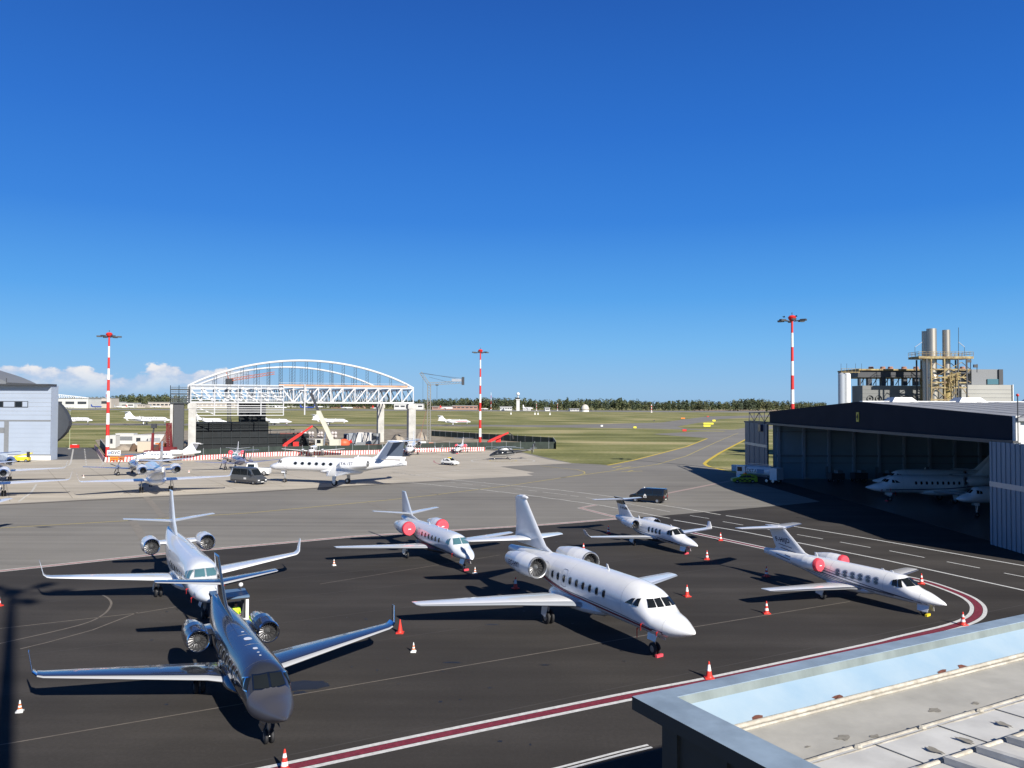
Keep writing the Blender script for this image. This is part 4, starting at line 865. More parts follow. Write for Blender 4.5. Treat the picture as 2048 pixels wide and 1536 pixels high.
# ---------------------------------------------------------------- arched hangar under construction
A = Vector((P(374, 905, 217.5).x, 217.5, 0)); B = Vector((P(826, 897, 240).x, 240, 0))
FD = (B - A).normalized(); BD = Vector((-FD.y, FD.x, 0)); LEN = (B - A).length; ZT, ZB = 18.1, 13.7; DEP = 45.0
WST = mat('white_structural_steel', (.58, .59, .60), .5, var=.06); NET = mat('dark_scaffold_net', (.010, .014, .017), .8, var=.4, vscale=.6); SCAF = mat('scaffold_tube', (.045, .055, .06), .5, metal=.4)
ah = thing('unfinished_hangar', 'white steel arch hangar under construction on tall concrete pillars', 'hangar', A)
def AB(mb, name, parent=ah, **k): return place(mb.build(name, parent, **k), ah, -A)
def fa(t, d=0.0, z=0.0): return A + FD * t + BD * d + Vector((0, 0, z))
NB = 18
for d, nm in ((0, 'front'), (DEP, 'rear')):
    mb = MB()
    for z in (ZT, ZB): mb.beam(fa(0, d, z), fa(LEN, d, z), .42, .45, WST)
    for i in range(NB + 1): mb.beam(fa(LEN * i / NB, d, ZB), fa(LEN * i / NB, d, ZT), .28, .28, WST)
    for i in range(NB):
        up = (i % 2 == 0) if i < 9 else (i % 2 == 1)
        mb.beam(fa(LEN * i / NB, d, ZT if i < 8 else ZB), fa(LEN * (i + 1) / NB, d, ZB if i < 8 else ZT), .34, .34, WST)
    AB(mb, 'truss')
    mb = MB(); arch = []
    for i in range(31):
        t = i / 30; arch.append(fa(LEN * t, d, ZT + 7.6 * (1 - (2 * t - 1) ** 2) ** .92))
    for i in range(30): mb.tube(arch[i], arch[i + 1], .32, WST, 8)
    AB(mb, 'arch')
    for i in range(2, 17):
        if i % 17 == 0: continue
        t = i / NB; z = ZT + 7.6 * (1 - (2 * t - 1) ** 2) ** .92
        mb = MB(); s = .35
        mb.beam(fa(LEN * t - s, d, ZT), fa(LEN * t - s, d, z - .2), .07, .07, SCAF); mb.beam(fa(LEN * t + s, d, ZT), fa(LEN * t + s, d, z - .2), .09, .09, SCAF)
        n = max(2, int((z - ZT) / .9))
        for k in range(n): mb.beam(fa(LEN * t - s, d, lerp(ZT, z - .2, k / n)), fa(LEN * t + s, d, lerp(ZT, z - .2, (k + 1) / n)), .06, .06, SCAF)
        AB(mb, 'hanger')
mb = MB()
for i in range(0, NB + 1):
    for z in (ZB,): mb.beam(fa(LEN * i / NB, .3, z), fa(LEN * i / NB, DEP - .3, z), .25, .5, SCAF)
    for k in range(1, 6): mb.beam(fa(LEN * i / NB, DEP * k / 6, ZB), fa(LEN * i / NB, DEP * k / 6, ZT - .4), .18, .18, LGREY); mb.beam(fa(LEN * i / NB, DEP * (k - 1) / 6, ZB), fa(LEN * i / NB, DEP * k / 6, ZT - .4), .15, .15, SCAF)
    mb.beam(fa(LEN * i / NB, .3, ZT - .4), fa(LEN * i / NB, DEP - .3, ZT - .4), .2, .4, LGREY)
AB(mb, 'roof_girders')
mb = MB(); mb.beam(fa(LEN * .38, -.4, ZT + .5), fa(LEN * .97, -.4, ZT + .5), .08, .5, mat('orange_safety_boards', (.62, .36, .22), .8, var=.4, vscale=.4)); mb.beam(fa(LEN * .38, -.4, ZT + 1.2), fa(LEN * .97, -.4, ZT + 1.2), .06, .06, WST); AB(mb, 'edge_guard')
def pillar(t, d, w, dd, z1, name='pillar'):
    mb = MB(); c = fa(t, d); ang = math.atan2(FD.y, FD.x)
    mb.box(c + Vector((0, 0, z1 / 2)), (w, dd, z1), CONCP, ang); mb.box(c + Vector((0, 0, z1 - .9)), (w * 1.25, dd * 1.1, 1.2), CONCP, ang); AB(mb, name)
pillar(LEN - .6, 0, 2.1, 2.6, ZB - .25); pillar(LEN - .6, DEP, 2.1, 2.6, ZB - .25); pillar(1.2, 0, 1.9, 2.4, ZB - .25); pillar(1.0, DEP, 1.9, 2.4, ZB - .25)
mb = MB(); mb.box(fa(-2.2, 1.5, 6.8), (2.6, 4, 13.6), DGREY, math.atan2(FD.y, FD.x)); AB(mb, 'stair_core')
mb = MB(); mb.box(fa(-4.0, 1.5, 6.7), (.7, 4.2, 13.4), CONCP, math.atan2(FD.y, FD.x)); AB(mb, 'core_wall')
mb = MB()
for i in range(9):
    for s in (-4.3, -2.2, .4): mb.beam(fa(s, -1, 13.4), fa(s, -1, 18.2), .12, .12, SCAF)
for k in range(8): mb.beam(fa(-4.4, -1, 13.5 + k * .6), fa(.6, -1, 13.5 + k * .6), .1, .1 if k % 2 else .35, SCAF)
for k in range(12): mb.beam(fa(-4.4 + k * .42, -.9, 13.5), fa(-4.3 + k * .42, -.9, 18), .08, .05, LGREY)
AB(mb, 'scaffold')
mb = MB(); z0, z1 = 10.0, 18.6; T0, T1 = .8, LEN * .40
for k in range(5): mb.beam(fa(lerp(T0, T1, k / 4), -.9, z0), fa(lerp(T0, T1, k / 4), -.9, z1), .22, .22, WST)
for z in (18.5, 17.6, 16.4, 15.4, 14.4, 13.6, 12.8, 12.2, 11.6, 11.0, 10.1): mb.beam(fa(T0, -.9, z), fa(T1, -.9, z), .12, .17, WST)
for k in range(4): mb.beam(fa(lerp(T0, T1, k / 4), -.6, 16.4), fa(lerp(T0, T1, (k + 1) / 4), -.6, 14.0), .2, .2, WST)
mb.beam(fa(T0, -.6, 13), fa(T0 + 6, -.6, 10.4), .2, .2, WST); AB(mb, 'facade_frame')
mb = MB(); mb.beam(fa(LEN * .493, -.9, 10.2), fa(LEN * .493, -.9, 18.9), .3, .3, WST); mb.beam(fa(LEN * .47, -.9, 17.2), fa(LEN * .51, -.9, 17.2), .15, .2, WST); AB(mb, 'facade_post')
def netbox(t0, t1, d0, d1, z1, name):
    mb = MB(); ang = math.atan2(FD.y, FD.x); c = (fa(t0, d0) + fa(t1, d1)) / 2
    mb.box(c + Vector((0, 0, z1 / 2)), (t1 - t0, d1 - d0, z1), NET, ang)
    for i in range(int((t1 - t0) / 2.5) + 1):
        t = t0 + i * 2.5; mb.tube(fa(t, d0 - .25, 0), fa(t, d0 - .25, z1 + .9), .06, SCAF, 5)
    for k in range(1, int(z1 / 1.9) + 1): mb.beam(fa(t0, d0 - .25, k * 1.9), fa(t1, d0 - .25, k * 1.9), .3, .06, SCAF)
    o = AB(mb, name); return o
netbox(1.5, LEN * .345, 7, 20, 7.9, 'netted_scaffold'); netbox(LEN * .22, LEN * .335, 9, 17, 13.6, 'netted_tower'); netbox(LEN * .345, LEN * .53, 8, 18, 4.3, 'low_block')
for t in (.42, .46, .50):
    mb = MB(); mb.box(fa(LEN * t, 7.6, 2.2), (1.1, .2, 2), BLACKG, math.atan2(FD.y, FD.x)); AB(mb, 'opening')
mb = MB(); mb.beam(fa(LEN * .345, 12, 5.4), fa(LEN * .47, 12, 5.6), .4, .25, SCAF); mb.beam(fa(LEN * .36, 12, 4.3), fa(LEN * .36, 12, 6), .1, .1, SCAF); mb.beam(fa(LEN * .45, 12, 4.3), fa(LEN * .45, 12, 6.2), .1, .1, SCAF); mb.beam(fa(LEN * .40, 10, 4.6), fa(LEN * .5, 10, 4.6), .5, .35, mat('brown_beams', (.16, .06, .05), .8)); AB(mb, 'formwork')
# ---------------------------------------------------------------- blue roof in the foreground
ZP = 9.6; C0 = G(1264, 1393, ZP); ad = (G(2048, 1228, ZP) - C0); ad.normalize(); bd = Vector((ad.y, -ad.x, 0))
br = thing('flat_roofed_building', 'weathered flat roofed building with pale blue parapet and grey gutter in the foreground', 'building', (C0.x, C0.y, 0))
def RBk(mb, name, parent=br, **k): return place(mb.build(name, parent, **k), br, Vector((-C0.x, -C0.y, 0)))
def rp(a, b, z): return C0 + ad * a + bd * b + Vector((0, 0, z - ZP))
def bof(u, v, z): p = G(u, v, z) - C0; return p.dot(bd)
BLUE = mat('pale_blue_paint', (.26, .375, .48), .6, var=.22, col2=(.32, .42, .50), vscale=1.1)
BLUEG = mat('weathered_green_grey', (.15, .18, .175), .8, var=.4, col2=(.22, .26, .255), vscale=2.5, stretch=(1, 1, .3)); CAPM = mat('zinc_blue_cap', (.30, .385, .47), .5, metal=.0, var=.3, vscale=1.5)
GUT = mat('grey_gutter_sheet', (.47, .455, .41), .75, var=.2, vscale=1.2, bump=.15, bscale=3); RSHEET = mat('weathered_white_roof', (.70, .69, .65), .7, var=.22, vscale=1.4); ROPE = mat('lichen_white_flashing', (.54, .51, .44), .9, var=.45, vscale=5, col2=(.36, .33, .27), bump=.4, bscale=14)
RUST = mat('rust_spot', (.13, .045, .03), .9, var=.3, vscale=8); WALL_SHADE = mat('dark_wall_and_cap_shade', (.035, .04, .048), .6, var=.2, vscale=.5)
bi = [bof(1700, v, ZP) for v in (1304.5, 1318)]; b1 = max(bi[1], .17); za, zs = ZP - .10, ZP - .36
b2 = bof(1700, 1329, za); b2 = max(b2, b1 + .03); b3 = bof(1700, 1395, zs); b4 = bof(1700, 1501, zs - .02); b5 = max(bof(1940, 1496, zs + .08), b4 + .6)
LA = 40.0
def slab(mb, a0, a1, prof, m):
    n = len(prof); vs = [rp(a0, b, z) for b, z in prof] + [rp(a1, b, z) for b, z in prof]
    mb.add(vs, [(i, i + 1, n + i + 1, n + i) for i in range(n - 1)], m)
mb = MB(); w0 = .28
for pl in ([(w0, w0), (LA, w0), (LA, 30), (w0, 30)],):
    vs = [rp(a, b, z) for z in (0, ZP - .2) for a, b in pl]; mb.add(vs, [(0, 1, 5, 4), (1, 2, 6, 5), (2, 3, 7, 6), (3, 0, 4, 7)], WALL_SHADE)
for i in range(28): p = rp(w0 - .02, w0 + .3 + i * .9, (ZP - .2) / 2); mb.box(p, (.06, .12, ZP - .2), WALL_SHADE, math.atan2(ad.y, ad.x))
wo = RBk(mb, 'wall')
mb = MB(); slab(mb, .5, LA, [(b1, za - .3), (b1, ZP)], CAPM); slab(mb, 0, LA, [(b1, ZP), (0, ZP), (0, ZP - .17), (w0, ZP - .17)], CAPM)
vs = [rp(a, b, z) for b in (0, 30) for a, z in ((w0, ZP - .17), (0, ZP - .17), (0, ZP + .003), (.52, ZP + .003), (.52, ZP - .25))]; mb.add(vs, [(i, i + 1, i + 6, i + 5) for i in (2, 3)], CAPM); mb.add(vs, [(i, i + 1, i + 6, i + 5) for i in (0, 1)], WALL_SHADE)  # cap's outer side and underside coloured near black for their shade
RBk(mb, 'parapet_cap')
mb = MB(); slab(mb, .52, LA, [(b1 + .003, ZP - .01), (b2, za - .02)], BLUEG); RBk(mb, 'parapet_face')
mb = MB(); slab(mb, .52, LA, [(b2, za - .02), (lerp(b2, b3, .45), lerp(za, zs, .5)), (b3, zs)], BLUE); pf = RBk(mb, 'blue_lining')
rn = random.Random(11)
for k in range(9):
    a = (.9, 1.6, 3.2, 5.6, 6.1, 8.3, 10, 13, 16)[k]; mb = MB(); n = 10
    pts = [rp(a + (.06 + .10 * rn.random()) * math.cos(2 * math.pi * i / n), b3 - .02 - max(0, .045 * math.sin(2 * math.pi * i / n) * (.4 + rn.random())), zs + .012 + max(0, .07 * math.sin(2 * math.pi * i / n)) * .6) for i in range(n)]; mb.add(pts, [tuple(range(n))], RUST); RBk(mb, 'rust_spot', pf)
pts = [G(1820, 1307, ZP - .40), G(1857, 1352, ZP - .62)]; mb = MB(); mb.tube(pts[0] + Vector((0, 0, .05)), pts[1] + Vector((0, 0, .07)), .014, BLACK, 6); RBk(mb, 'cable', pf)
mb = MB(); slab(mb, .52, LA, [(b3, zs + .0), (b3 + .05, zs - .04), (b4, zs - .05)], GUT); gu = RBk(mb, 'gutter')
def rope(mb, b, z, r, a0=.5, a1=LA):
    n = 90; rings = []
    for i in range(n + 1):
        a = a0 + (a1 - a0) * i / n; q = rn.uniform(-.004, .004); c = rp(a, b + q, z + q)
        rings.append([c + bd * (r * rn.uniform(.92, 1.1) * math.cos(t)) + Vector((0, 0, r * rn.uniform(.85, 1.05) * math.sin(t))) for t in [2 * math.pi * k / 8 for k in range(8)]])
    mb.loft(rings, ROPE)
mb = MB(); rope(mb, b3 + .02, zs + .0, .036); rope(mb, b3 + .10, zs - .02, .022); RBk(mb, 'flashing', smooth=True, angle=60)
mb = MB(); rope(mb, b4, zs - .01, .042); rope(mb, b4 + .11, zs + .0, .034); RBk(mb, 'flashing', smooth=True, angle=60)
zr_ = zs + .02; mb = MB(); slab(mb, .52, LA, [(b4 + .05, zr_), (b5, zr_ + .03), (b5 + .1, zr_ + .06), (b5 + 1.2, zr_ + .12), (b5 + 14, zr_ + 1.2)], RSHEET); rs = RBk(mb, 'roof_sheet')
for i in range(30):
    a = 1.0 + i * 1.25; mb = MB(); mb.beam(rp(a, b4 + .1, zr_ + .01), rp(a, b5, zr_ + .035), .012, .012, SEAM); RBk(mb, 'sheet_joint', rs)
mb = MB(); rope(mb, b5 + .05, zr_ + .05, .036); RBk(mb, 'flashing', smooth=True, angle=60)
for i in range(24):
    a = 1.2 + i * .62; mb = MB(); mb.beam(rp(a, b5 + .12, zr_ + .09), rp(a, b5 + 8, zr_ + .69), .09, .10, mat('roof_rib', (.62, .61, .57), .6, var=.3, vscale=3)); RBk(mb, 'roof_rib', rs)
for i in range(14):
    a = 2 + i * 1.25; mb = MB(); mb.ball(rp(a, b4 + .05, zs + .03), .05, ROPE, 7, 4, (1.2, 1, .7)); RBk(mb, 'flashing_clamp', rs)
WET = mat('lichen_stain', (.30, .28, .24), .95, var=.35, vscale=9)
for u, v, rx, ry, z in ((1687, 1475, .16, .10, zs - .041), (1750, 1472, .10, .06, zs - .041), (1870, 1420, .15, .09, zs - .041), (1952, 1406, .09, .06, zs - .041), (1615, 1493, .06, .03, zs - .041)):
    c = G(u, v, z); mb = MB(); n = 28; mb.add([c + ad * (rx * .7 * (1 + .3 * math.sin(3 * t + u) + .12 * math.sin(7 * t)) * math.cos(t)) + bd * (ry * .7 * (1 + .25 * math.cos(4 * t + v)) * math.sin(t)) for t in [2 * math.pi * i / n for i in range(n)]], [tuple(range(n))], WET); RBk(mb, 'lichen_patch', gu)
for u, v in ((1870, 1500), (2008, 1448), (1930, 1480)):
    c = G(u, v, zr_ + .045); mb = MB(); n = 28; mb.add([c + ad * (.055 * (1 + .3 * math.sin(3 * t + u)) * math.cos(t)) + bd * (.11 * (1 + .25 * math.cos(5 * t + v)) * math.sin(t)) for t in [2 * math.pi * i / n for i in range(n)]], [tuple(range(n))], WET); RBk(mb, 'lichen_patch', rs)
# ---------------------------------------------------------------- floodlight masts
def mast(loc, h, label, head=1.0, group='red and white floodlight masts', rs=1.0):
    t = thing('floodlight_mast', label, 'light mast', loc, 0, group)
    mb = MB(); nb = 11
    for i in range(nb):
        z0, z1 = h * i / nb, h * (i + 1) / nb; mb.tube((0, 0, z0), (0, 0, z1), rs * lerp(.47, .2, i / nb), RED if i % 2 == 0 else WHITE2, 14, rs * lerp(.47, .2, (i + 1) / nb), False)
    mb.build('pole', t, True)
    k = MB(); k.lathe([(h - .5, .25), (h - .2, .6), (h + .25, .8), (h + .6, .5), (h + .7, .02)], RED, (0, 0, 0), (0, 0, 1), 12); k.tube((0, 0, h + .8), (0, 0, h + 1.2), .08, DGREY); k.build('cap', t, True)
    for i in range(6):
        a = i * math.pi / 3 + .35; c, s = math.cos(a), math.sin(a); rr = 2.2 * head
        k = MB(); k.beam((c * .5, s * .5, h - .5), (c * rr, s * rr, h - .25), .14, .14, DGREY)
        k.box((c * rr, s * rr, h - .35), (1.1 * head, .7 * head, .35), DGREY, a); k.build('floodlight', t)
    return t
mast(G(214.5, 916), 30.0, 'tall red and white mast by the white sign board, near the left hangar')
mast(G(960, 891), 30.6, 'tall red and white mast by the red telehandler and the helicopter')
mast((54.2, 154.6, 0), 30.2, 'tall red and white mast rising behind the dark gabled hangar')
hd = G(24, 1186); L_ = 43.0 / math.tan(SUN_EL)
mast((hd.x + math.sin(SUN_AZ) * L_, hd.y - math.cos(SUN_AZ) * L_, 0), 43, 'mast outside the picture whose long shadow falls across the apron at left', 1.35, rs=1.3)
# ---------------------------------------------------------------- woodland along the far side of the field
LEAF = [mat('foliage_dark', (.054, .074, .031), .8, var=.3, vscale=.1), mat('foliage_mid', (.082, .106, .042), .8, var=.3, vscale=.1), mat('foliage_olive', (.122, .130, .054), .8, var=.3, vscale=.1), mat('foliage_bluish', (.073, .096, .057), .8, var=.3, vscale=.1)]
BARK = mat('bark', (.06, .045, .035), .9)
def crown(mb, c, rx, rz, n, rnd, leaf=None, sz=1.0, dome=True):
    """many small leaf clumps spread through an uneven crown"""
    lobes = [(Vector((rnd.uniform(-.55, .55) * rx, rnd.uniform(-.55, .55) * rx, rnd.uniform(-.45, .55) * rz)), rnd.uniform(.38, .6)) for _ in range(7)]
    lm = leaf if leaf is not None else rnd.choice(LEAF)
    for i in range(n):
        lc, lr = lobes[i % 7]
        v = Vector((rnd.gauss(0, 1), rnd.gauss(0, 1), rnd.gauss(0, 1))); v.normalize(); v *= rnd.uniform(.55, 1) ** .5
        p = c + lc + Vector((v.x * rx * lr, v.y * rx * lr, v.z * rz * lr))
        if p.z < .3: continue
        s = sz * rnd.uniform(.55, 1.25); a = Vector((rnd.uniform(-1, 1), rnd.uniform(-1, 1), rnd.uniform(-.6, .6))).normalized(); b = a.cross(v if v.length > .1 else Vector((0, 0, 1))).normalized()
        mb.add([p - a * s - b * s * .6, p + a * s * .3 - b * s, p + a * s + b * s * .4, p - a * s * .2 + b * s], [(0, 1, 2, 3)], lm if rnd.random() < .75 else LEAF[(LEAF.index(lm) + 1) % 4])
rnd = random.Random(21)
prof = [(90, 797), (130, 795), (225, 792), (250, 789), (345, 789), (420, 796), (600, 799), (830, 799), (900, 797), (1000, 795), (1060, 798), (1100, 799), (1170, 798), (1240, 798), (1300, 801.5), (1340, 800.5), (1380, 800), (1420, 800.5), (1445, 803.5), (1470, 800), (1500, 797.5), (1540, 800.5), (1580, 802), (1640, 804)]
def wood_base(u): return lerp(814.0, 818.5, min(max((u - 300) / 500, 0), 1)) if u < 800 else lerp(818.5, 822, min((u - 800) / 600, 1))
mb = MB(); u = 92.0
while u < 1650:
    v0 = interp(prof, u); vb = wood_base(u)
    for row in range(2):
        D = 1600 * HC / (vb - 808 - (u - 1024) * .0035) * (1.0 + .06 * row) + rnd.uniform(-25, 25)
        uu = u + rnd.uniform(-3, 3); q = P(uu, vb, D); H_ = P(uu, v0 + (1.6 if row == 0 else -.2) + rnd.uniform(-.8, 1.6), D).z
        if H_ < 4: continue
        rx = H_ * rnd.uniform(.26, .38); crown(mb, Vector((q.x, D, H_ * .5)), rx, H_ * .56, 120, rnd, sz=H_ * .06)
    u += rnd.uniform(3.4, 6.2)
wood = mb.build('woodland'); tag(wood, 'dense green wood along the far edge of the airfield', 'woodland', kind='stuff')
def tree(u, vtop, vbase, wpx, label, kind=1, name='tree'):
    D = 1600 * HC / (vbase - 808 - (u - 1024) * .0035); q = P(u, vbase, D); h = P(u, vtop, D).z; r = wpx / 1600 * D / 2
    t = thing(name, label, name, (q.x, D, 0), 0, 'single trees in front of the wood')
    k = MB(); k.tube((0, 0, 0), (0, 0, h * .55), h * .03, BARK, 7, h * .015)
    for i in range(4): a = i * 1.6; k.tube((0, 0, h * .3), (r * .5 * math.cos(a), r * .5 * math.sin(a), h * .6), h * .012, BARK, 5, h * .006)
    k.build('trunk', t); k = MB(); crown(k, Vector((0, 0, h * .56)), r, h * .5, 150, rnd, LEAF[kind], max(h * .07, .6)); k.build('crown', t)
tree(1533, 818.5, 823.6, 5, 'small round bush on the stubble strip, the left of the pair', 0, 'bush'); tree(1562, 819, 823.6, 6, 'small round bush on the stubble strip, the right of the pair', 0, 'bush')
for u, vt, w, lb in ((1238, 796, 3, 'slim dark poplar poking above the wood, left of the close pair'), (1242.5, 796.2, 3, 'slim dark poplar poking above the wood, right of the close pair'), (1133, 797, 7, 'pointed dark conifer above the wood, right of the control tower'), (1338, 801, 7, 'pointed dark conifer above the wood, leftmost of the three'), (1358, 800.5, 7, 'pointed dark conifer above the wood, middle one of the three'), (1374, 800, 7, 'pointed dark conifer above the wood, rightmost of the three'), (1174, 798.5, 7, 'dark conifer standing above the white radome'), (1500, 797, 26, 'broad green tree, the tallest hump of the wood near the right mast'), (1612, 801.5, 14, 'round dark tree just right of the right mast, above the hangar roof')):
    tree(u, vt, 821, w, lb, 0 if w < 10 else 1)
# ---------------------------------------------------------------- far side of the airfield
FWHT = mat('far_white_wall', (.62, .62, .60), .7, var=.12, vscale=.05); FCRM = mat('far_cream_wall', (.52, .47, .42), .8, var=.15, vscale=.05); FDK = mat('far_dark_opening', (.035, .04, .05), .6); FPNK = mat('far_brick_wall', (.40, .24, .19), .8, var=.2, vscale=.05); FROOF = mat('far_flat_roof', (.34, .34, .34), .8); FBLU = mat('far_blue', (.03, .07, .30), .5)
def farD(u, vb): return 1600 * HC / (vb - 808 - (u - 1024) * .0035)
def far_building(u0, u1, vt, vb, label, m=FWHT, openings=4, bandm=FDK, depth=40, roof=FROOF, cat='building', name='terminal_building', extra=None):
    D = farD((u0 + u1) / 2, vb); a, b = P(u0, vb, D), P(u1, vb, D); h = P((u0 + u1) / 2, vt, D).z; w = b.x - a.x
    t = thing(name, label, cat, ((a.x + b.x) / 2, D, 0), 0)
    k = MB(); k.box((0, depth / 2, h / 2), (w, depth, h), m); k.build('wall', t)
    k = MB(); k.box((0, depth / 2 - .5, h + .35), (w + 2, depth + 2, .9), roof); k.build('roof', t)
    for i in range(openings):
        x = -w / 2 + w * (i + .5) / openings; k = MB(); k.box((x, -.1, h * .56), (w / openings * .72, .4, h * .26), bandm); k.build('window', t)
    if extra: extra(t, w, h, D)
    return t
def truss_roof(t, w, h, D):
    k = MB(); n = 16
    z = lambda i: h + 1 + 9.5 * (1 - i / n) ** .8
    for i in range(n):
        x0, x1 = -w / 2 + w * i / n, -w / 2 + w * (i + 1) / n
        k.beam((x0, 4, z(i)), (x1, 4, z(i + 1)), 1, 1.2, WHITE2); k.beam((x0, 4, h + 1), (x0, 4, z(i)), .8, .8, WHITE2); k.beam((x0, 4, h + 1), (x1, 4, z(i + 1)), .8, .8, WHITE2)
    k.build('roof_truss', t)
far_building(103, 176, 797, 816.5, 'long far terminal with a white curved roof truss beside the left hangar', FWHT, 3, FDK, 60, extra=truss_roof)
far_building(176, 222, 796, 816, 'low far terminal wing with dark bands left of the left mast', FCRM, 1)
far_building(226, 238, 804, 815.5, 'small white far shed just right of the left mast', FWHT, 1)
far_building(240, 268, 806, 815.5, 'white far hangar with shallow roof left of the grey terminals', FWHT, 2)
far_building(270, 290, 808.5, 815.5, 'low grey far shed with dark windows', FCRM, 4)
far_building(296, 345, 804.5, 815.5, 'cream far terminal with stepped top left of the arched hangar', FCRM, 6)
far_building(386, 470, 806, 816.5, 'cream far terminal seen through the white facade frame', FCRM, 9)
far_building(536, 596, 804, 813.5, 'white far terminal with long glass band behind the facade post', FWHT, 5, GLASSG)
far_building(560, 660, 807, 814.5, 'long white far pier building behind the blue airliner', FWHT, 12)
far_building(662, 752, 807.5, 816.5, 'long pink beige far terminal behind the mobile crane boom', FPNK, 14)
far_building(788, 846, 807.5, 819, 'white far warehouse with small dark doors right of the concrete pillars', FWHT, 5)
far_building(864, 905, 813, 819.5, 'low brick far shed left of the middle mast', FPNK, 3)
far_building(905, 955, 811.5, 819.5, 'red brown far building with flat roof beside the middle mast', FPNK, 6)
far_building(1000, 1024, 813.5, 821, 'low white far building left of the control tower', FWHT, 5)
far_building(1046, 1062, 815, 821, 'low white far building right of the control tower', FWHT, 2)
far_building(1090, 1100, 815.5, 822, 'tiny white far cabin between tower and radome', FWHT, 1)
far_building(1140, 1158, 818, 822.3, 'low white far huts beside the radome', FWHT, 3)
# control tower, radome, little masts
D = farD(1036, 821.5); c = P(1036, 821.5, D); z = lambda v: P(1036, v, D).z
t = thing('control_tower', 'white airfield control tower topped by a white radar ball', 'control tower', (c.x, D, 0)); w = 7.5 / 1600 * D / 2
k = MB(); k.box((0, 0, z(800) / 2), (w * 1.7, w * 1.7, z(800)), FWHT); k.build('shaft', t)
k = MB(); k.box((0, 0, (z(800) + z(798.2)) / 2), (w * 2.3, w * 2.3, z(798.2) - z(800)), FWHT); k.lathe([(z(798.2), w * .9), (z(796), w * 1.15)], GLASS, (0, 0, 0), (0, 0, 1), 10); k.lathe([(z(796), w * 1.15), (z(795.4), w * 1.0), (z(795.3), .1)], FDK, (0, 0, 0), (0, 0, 1), 10); k.build('control_room', t)
k = MB(); k.tube((0, 0, z(795.5)), (0, 0, z(792)), w * .35, FWHT); k.ball((0, 0, z(788)), z(784.6) - z(788), WHITE2, 14, 10); k.build('radar_ball', t, True)
D = farD(1170, 823.6); c = P(1170, 823.6, D); r = 8.3 / 1600 * D
t = thing('radome', 'cream white dome shaped radar building on the far grass', 'radar dome', (c.x, D, 0)); k = MB(); k.lathe([(0, r * .95), (r * .42, r * .95)], WHITE2, (0, 0, 0), (0, 0, 1), 20); k.lathe([(r * .42, r * 1.0), (r * .55, r * 1.0)], FDK, (0, 0, 0), (0, 0, 1), 20); k.build('base', t)
k = MB(); k.lathe([(r * .55 + r * 1.25 * math.sin(a), r * .98 * math.cos(a) + .01) for a in [i * math.pi / 16 for i in range(9)]], mat('cream_dome', (.62, .58, .50), .6, var=.15, vscale=.2), (0, 0, 0), (0, 0, 1), 20); k.build('dome', t, True)
def far_mast(u, vt, vb, label, r=.5):
    D = farD(u, vb); c = P(u, vb, D); h = P(u, vt, D).z; t = thing('antenna_mast', label, 'antenna', (c.x, D, 0), 0, 'small antenna masts in the far field')
    k = MB(); 
    for i in range(6): k.tube((0, 0, h * i / 6), (0, 0, h * (i + 1) / 6), r, (RED, WHITE2)[i % 2], 6, r * .8, False)
    k.build('pole', t); k = MB(); k.box((0, 0, .8), (2.4, 2.4, 1.6), WHITE2); k.build('hut', t)
far_mast(982, 785, 820, 'thin red and white antenna mast between middle mast and control tower'); far_mast(1303, 809, 825, 'short red and white antenna mast alone before the wood', .8)
far_mast(1073, 806, 821, 'thin antenna mast right of the control tower', .4); far_mast(1115, 806, 821, 'thin antenna mast left of the radome', .4); far_mast(218 - 6, 783, 816, 'thin red and white antenna mast behind the left mast', .6)
for u, vb, lb in ((1022, 829, 'small white runway light box under the control tower'), (1070, 829.5, 'small white runway light box, left one of a close pair'), (1076, 829.5, 'small white runway light box, right one of a close pair'), (1100, 830, 'white runway light box with a short post')):
    D = farD(u, vb); c = P(u, vb, D); t = thing('runway_light', lb, 'runway light', (c.x, D, 0), 0, 'runway light boxes'); k = MB(); k.box((0, 0, 1), (1.6, 1.2, 2), WHITE2); k.tube((0, 0, 2), (0, 0, 4), .25, WHITE2, 6); k.build('lamp_box', t)
def board(u0, u1, vt, vb, m, label, txt=None):
    D = farD((u0 + u1) / 2, vb); a, b = P(u0, vb, D), P(u1, vb, D); h = P(u0, vt, D).z; w = b.x - a.x
    t = thing('taxiway_sign', label, 'sign', ((a.x + b.x) / 2, D, 0), 0, 'taxiway sign boards'); k = MB(); k.box((0, 0, h * .6), (w, .3, h * .8), m); k.build('panel', t)
    for x in (-w * .35, w * .35):
        k = MB(); k.tube((x, 0, 0), (x, 0, h * .3), .06, DGREY, 6); k.build('leg', t)
    k = MB(); k.box((w * .5 + .06, 0, h * .6), (.12, .35, h * .85), DGREY); k.build('side_frame', t)
YS = mat('sign_lemon', (.80, .72, .05), .5)
board(1201.5, 1206, 850, 854, WHITE2, 'small pale sign board in the grass, the left of two'); board(1267, 1273, 853, 857, YS, 'small yellow sign board in the grass, the right of two')
board(1365, 1373, 858.5, 863.5, RED, 'small red sign board beside the paved strip'); board(1407, 1427, 845.5, 849.5, YS, 'long yellow taxiway sign, upper of the pair'); board(1407, 1421, 850, 854, YS, 'long yellow taxiway sign, lower of the pair'); board(1425, 1431, 839.5, 843.5, YS, 'little yellow sign behind the long yellow ones')
board(1307, 1309, 840, 843, DGREY, 'tiny dark marker board in the far grass'); board(1414, 1418, 832, 834, RED, 'tiny red marker board at the far taxiway bend'); board(1362, 1370, 835.5, 838, ORANGE, 'tiny orange marker board on the far grass')
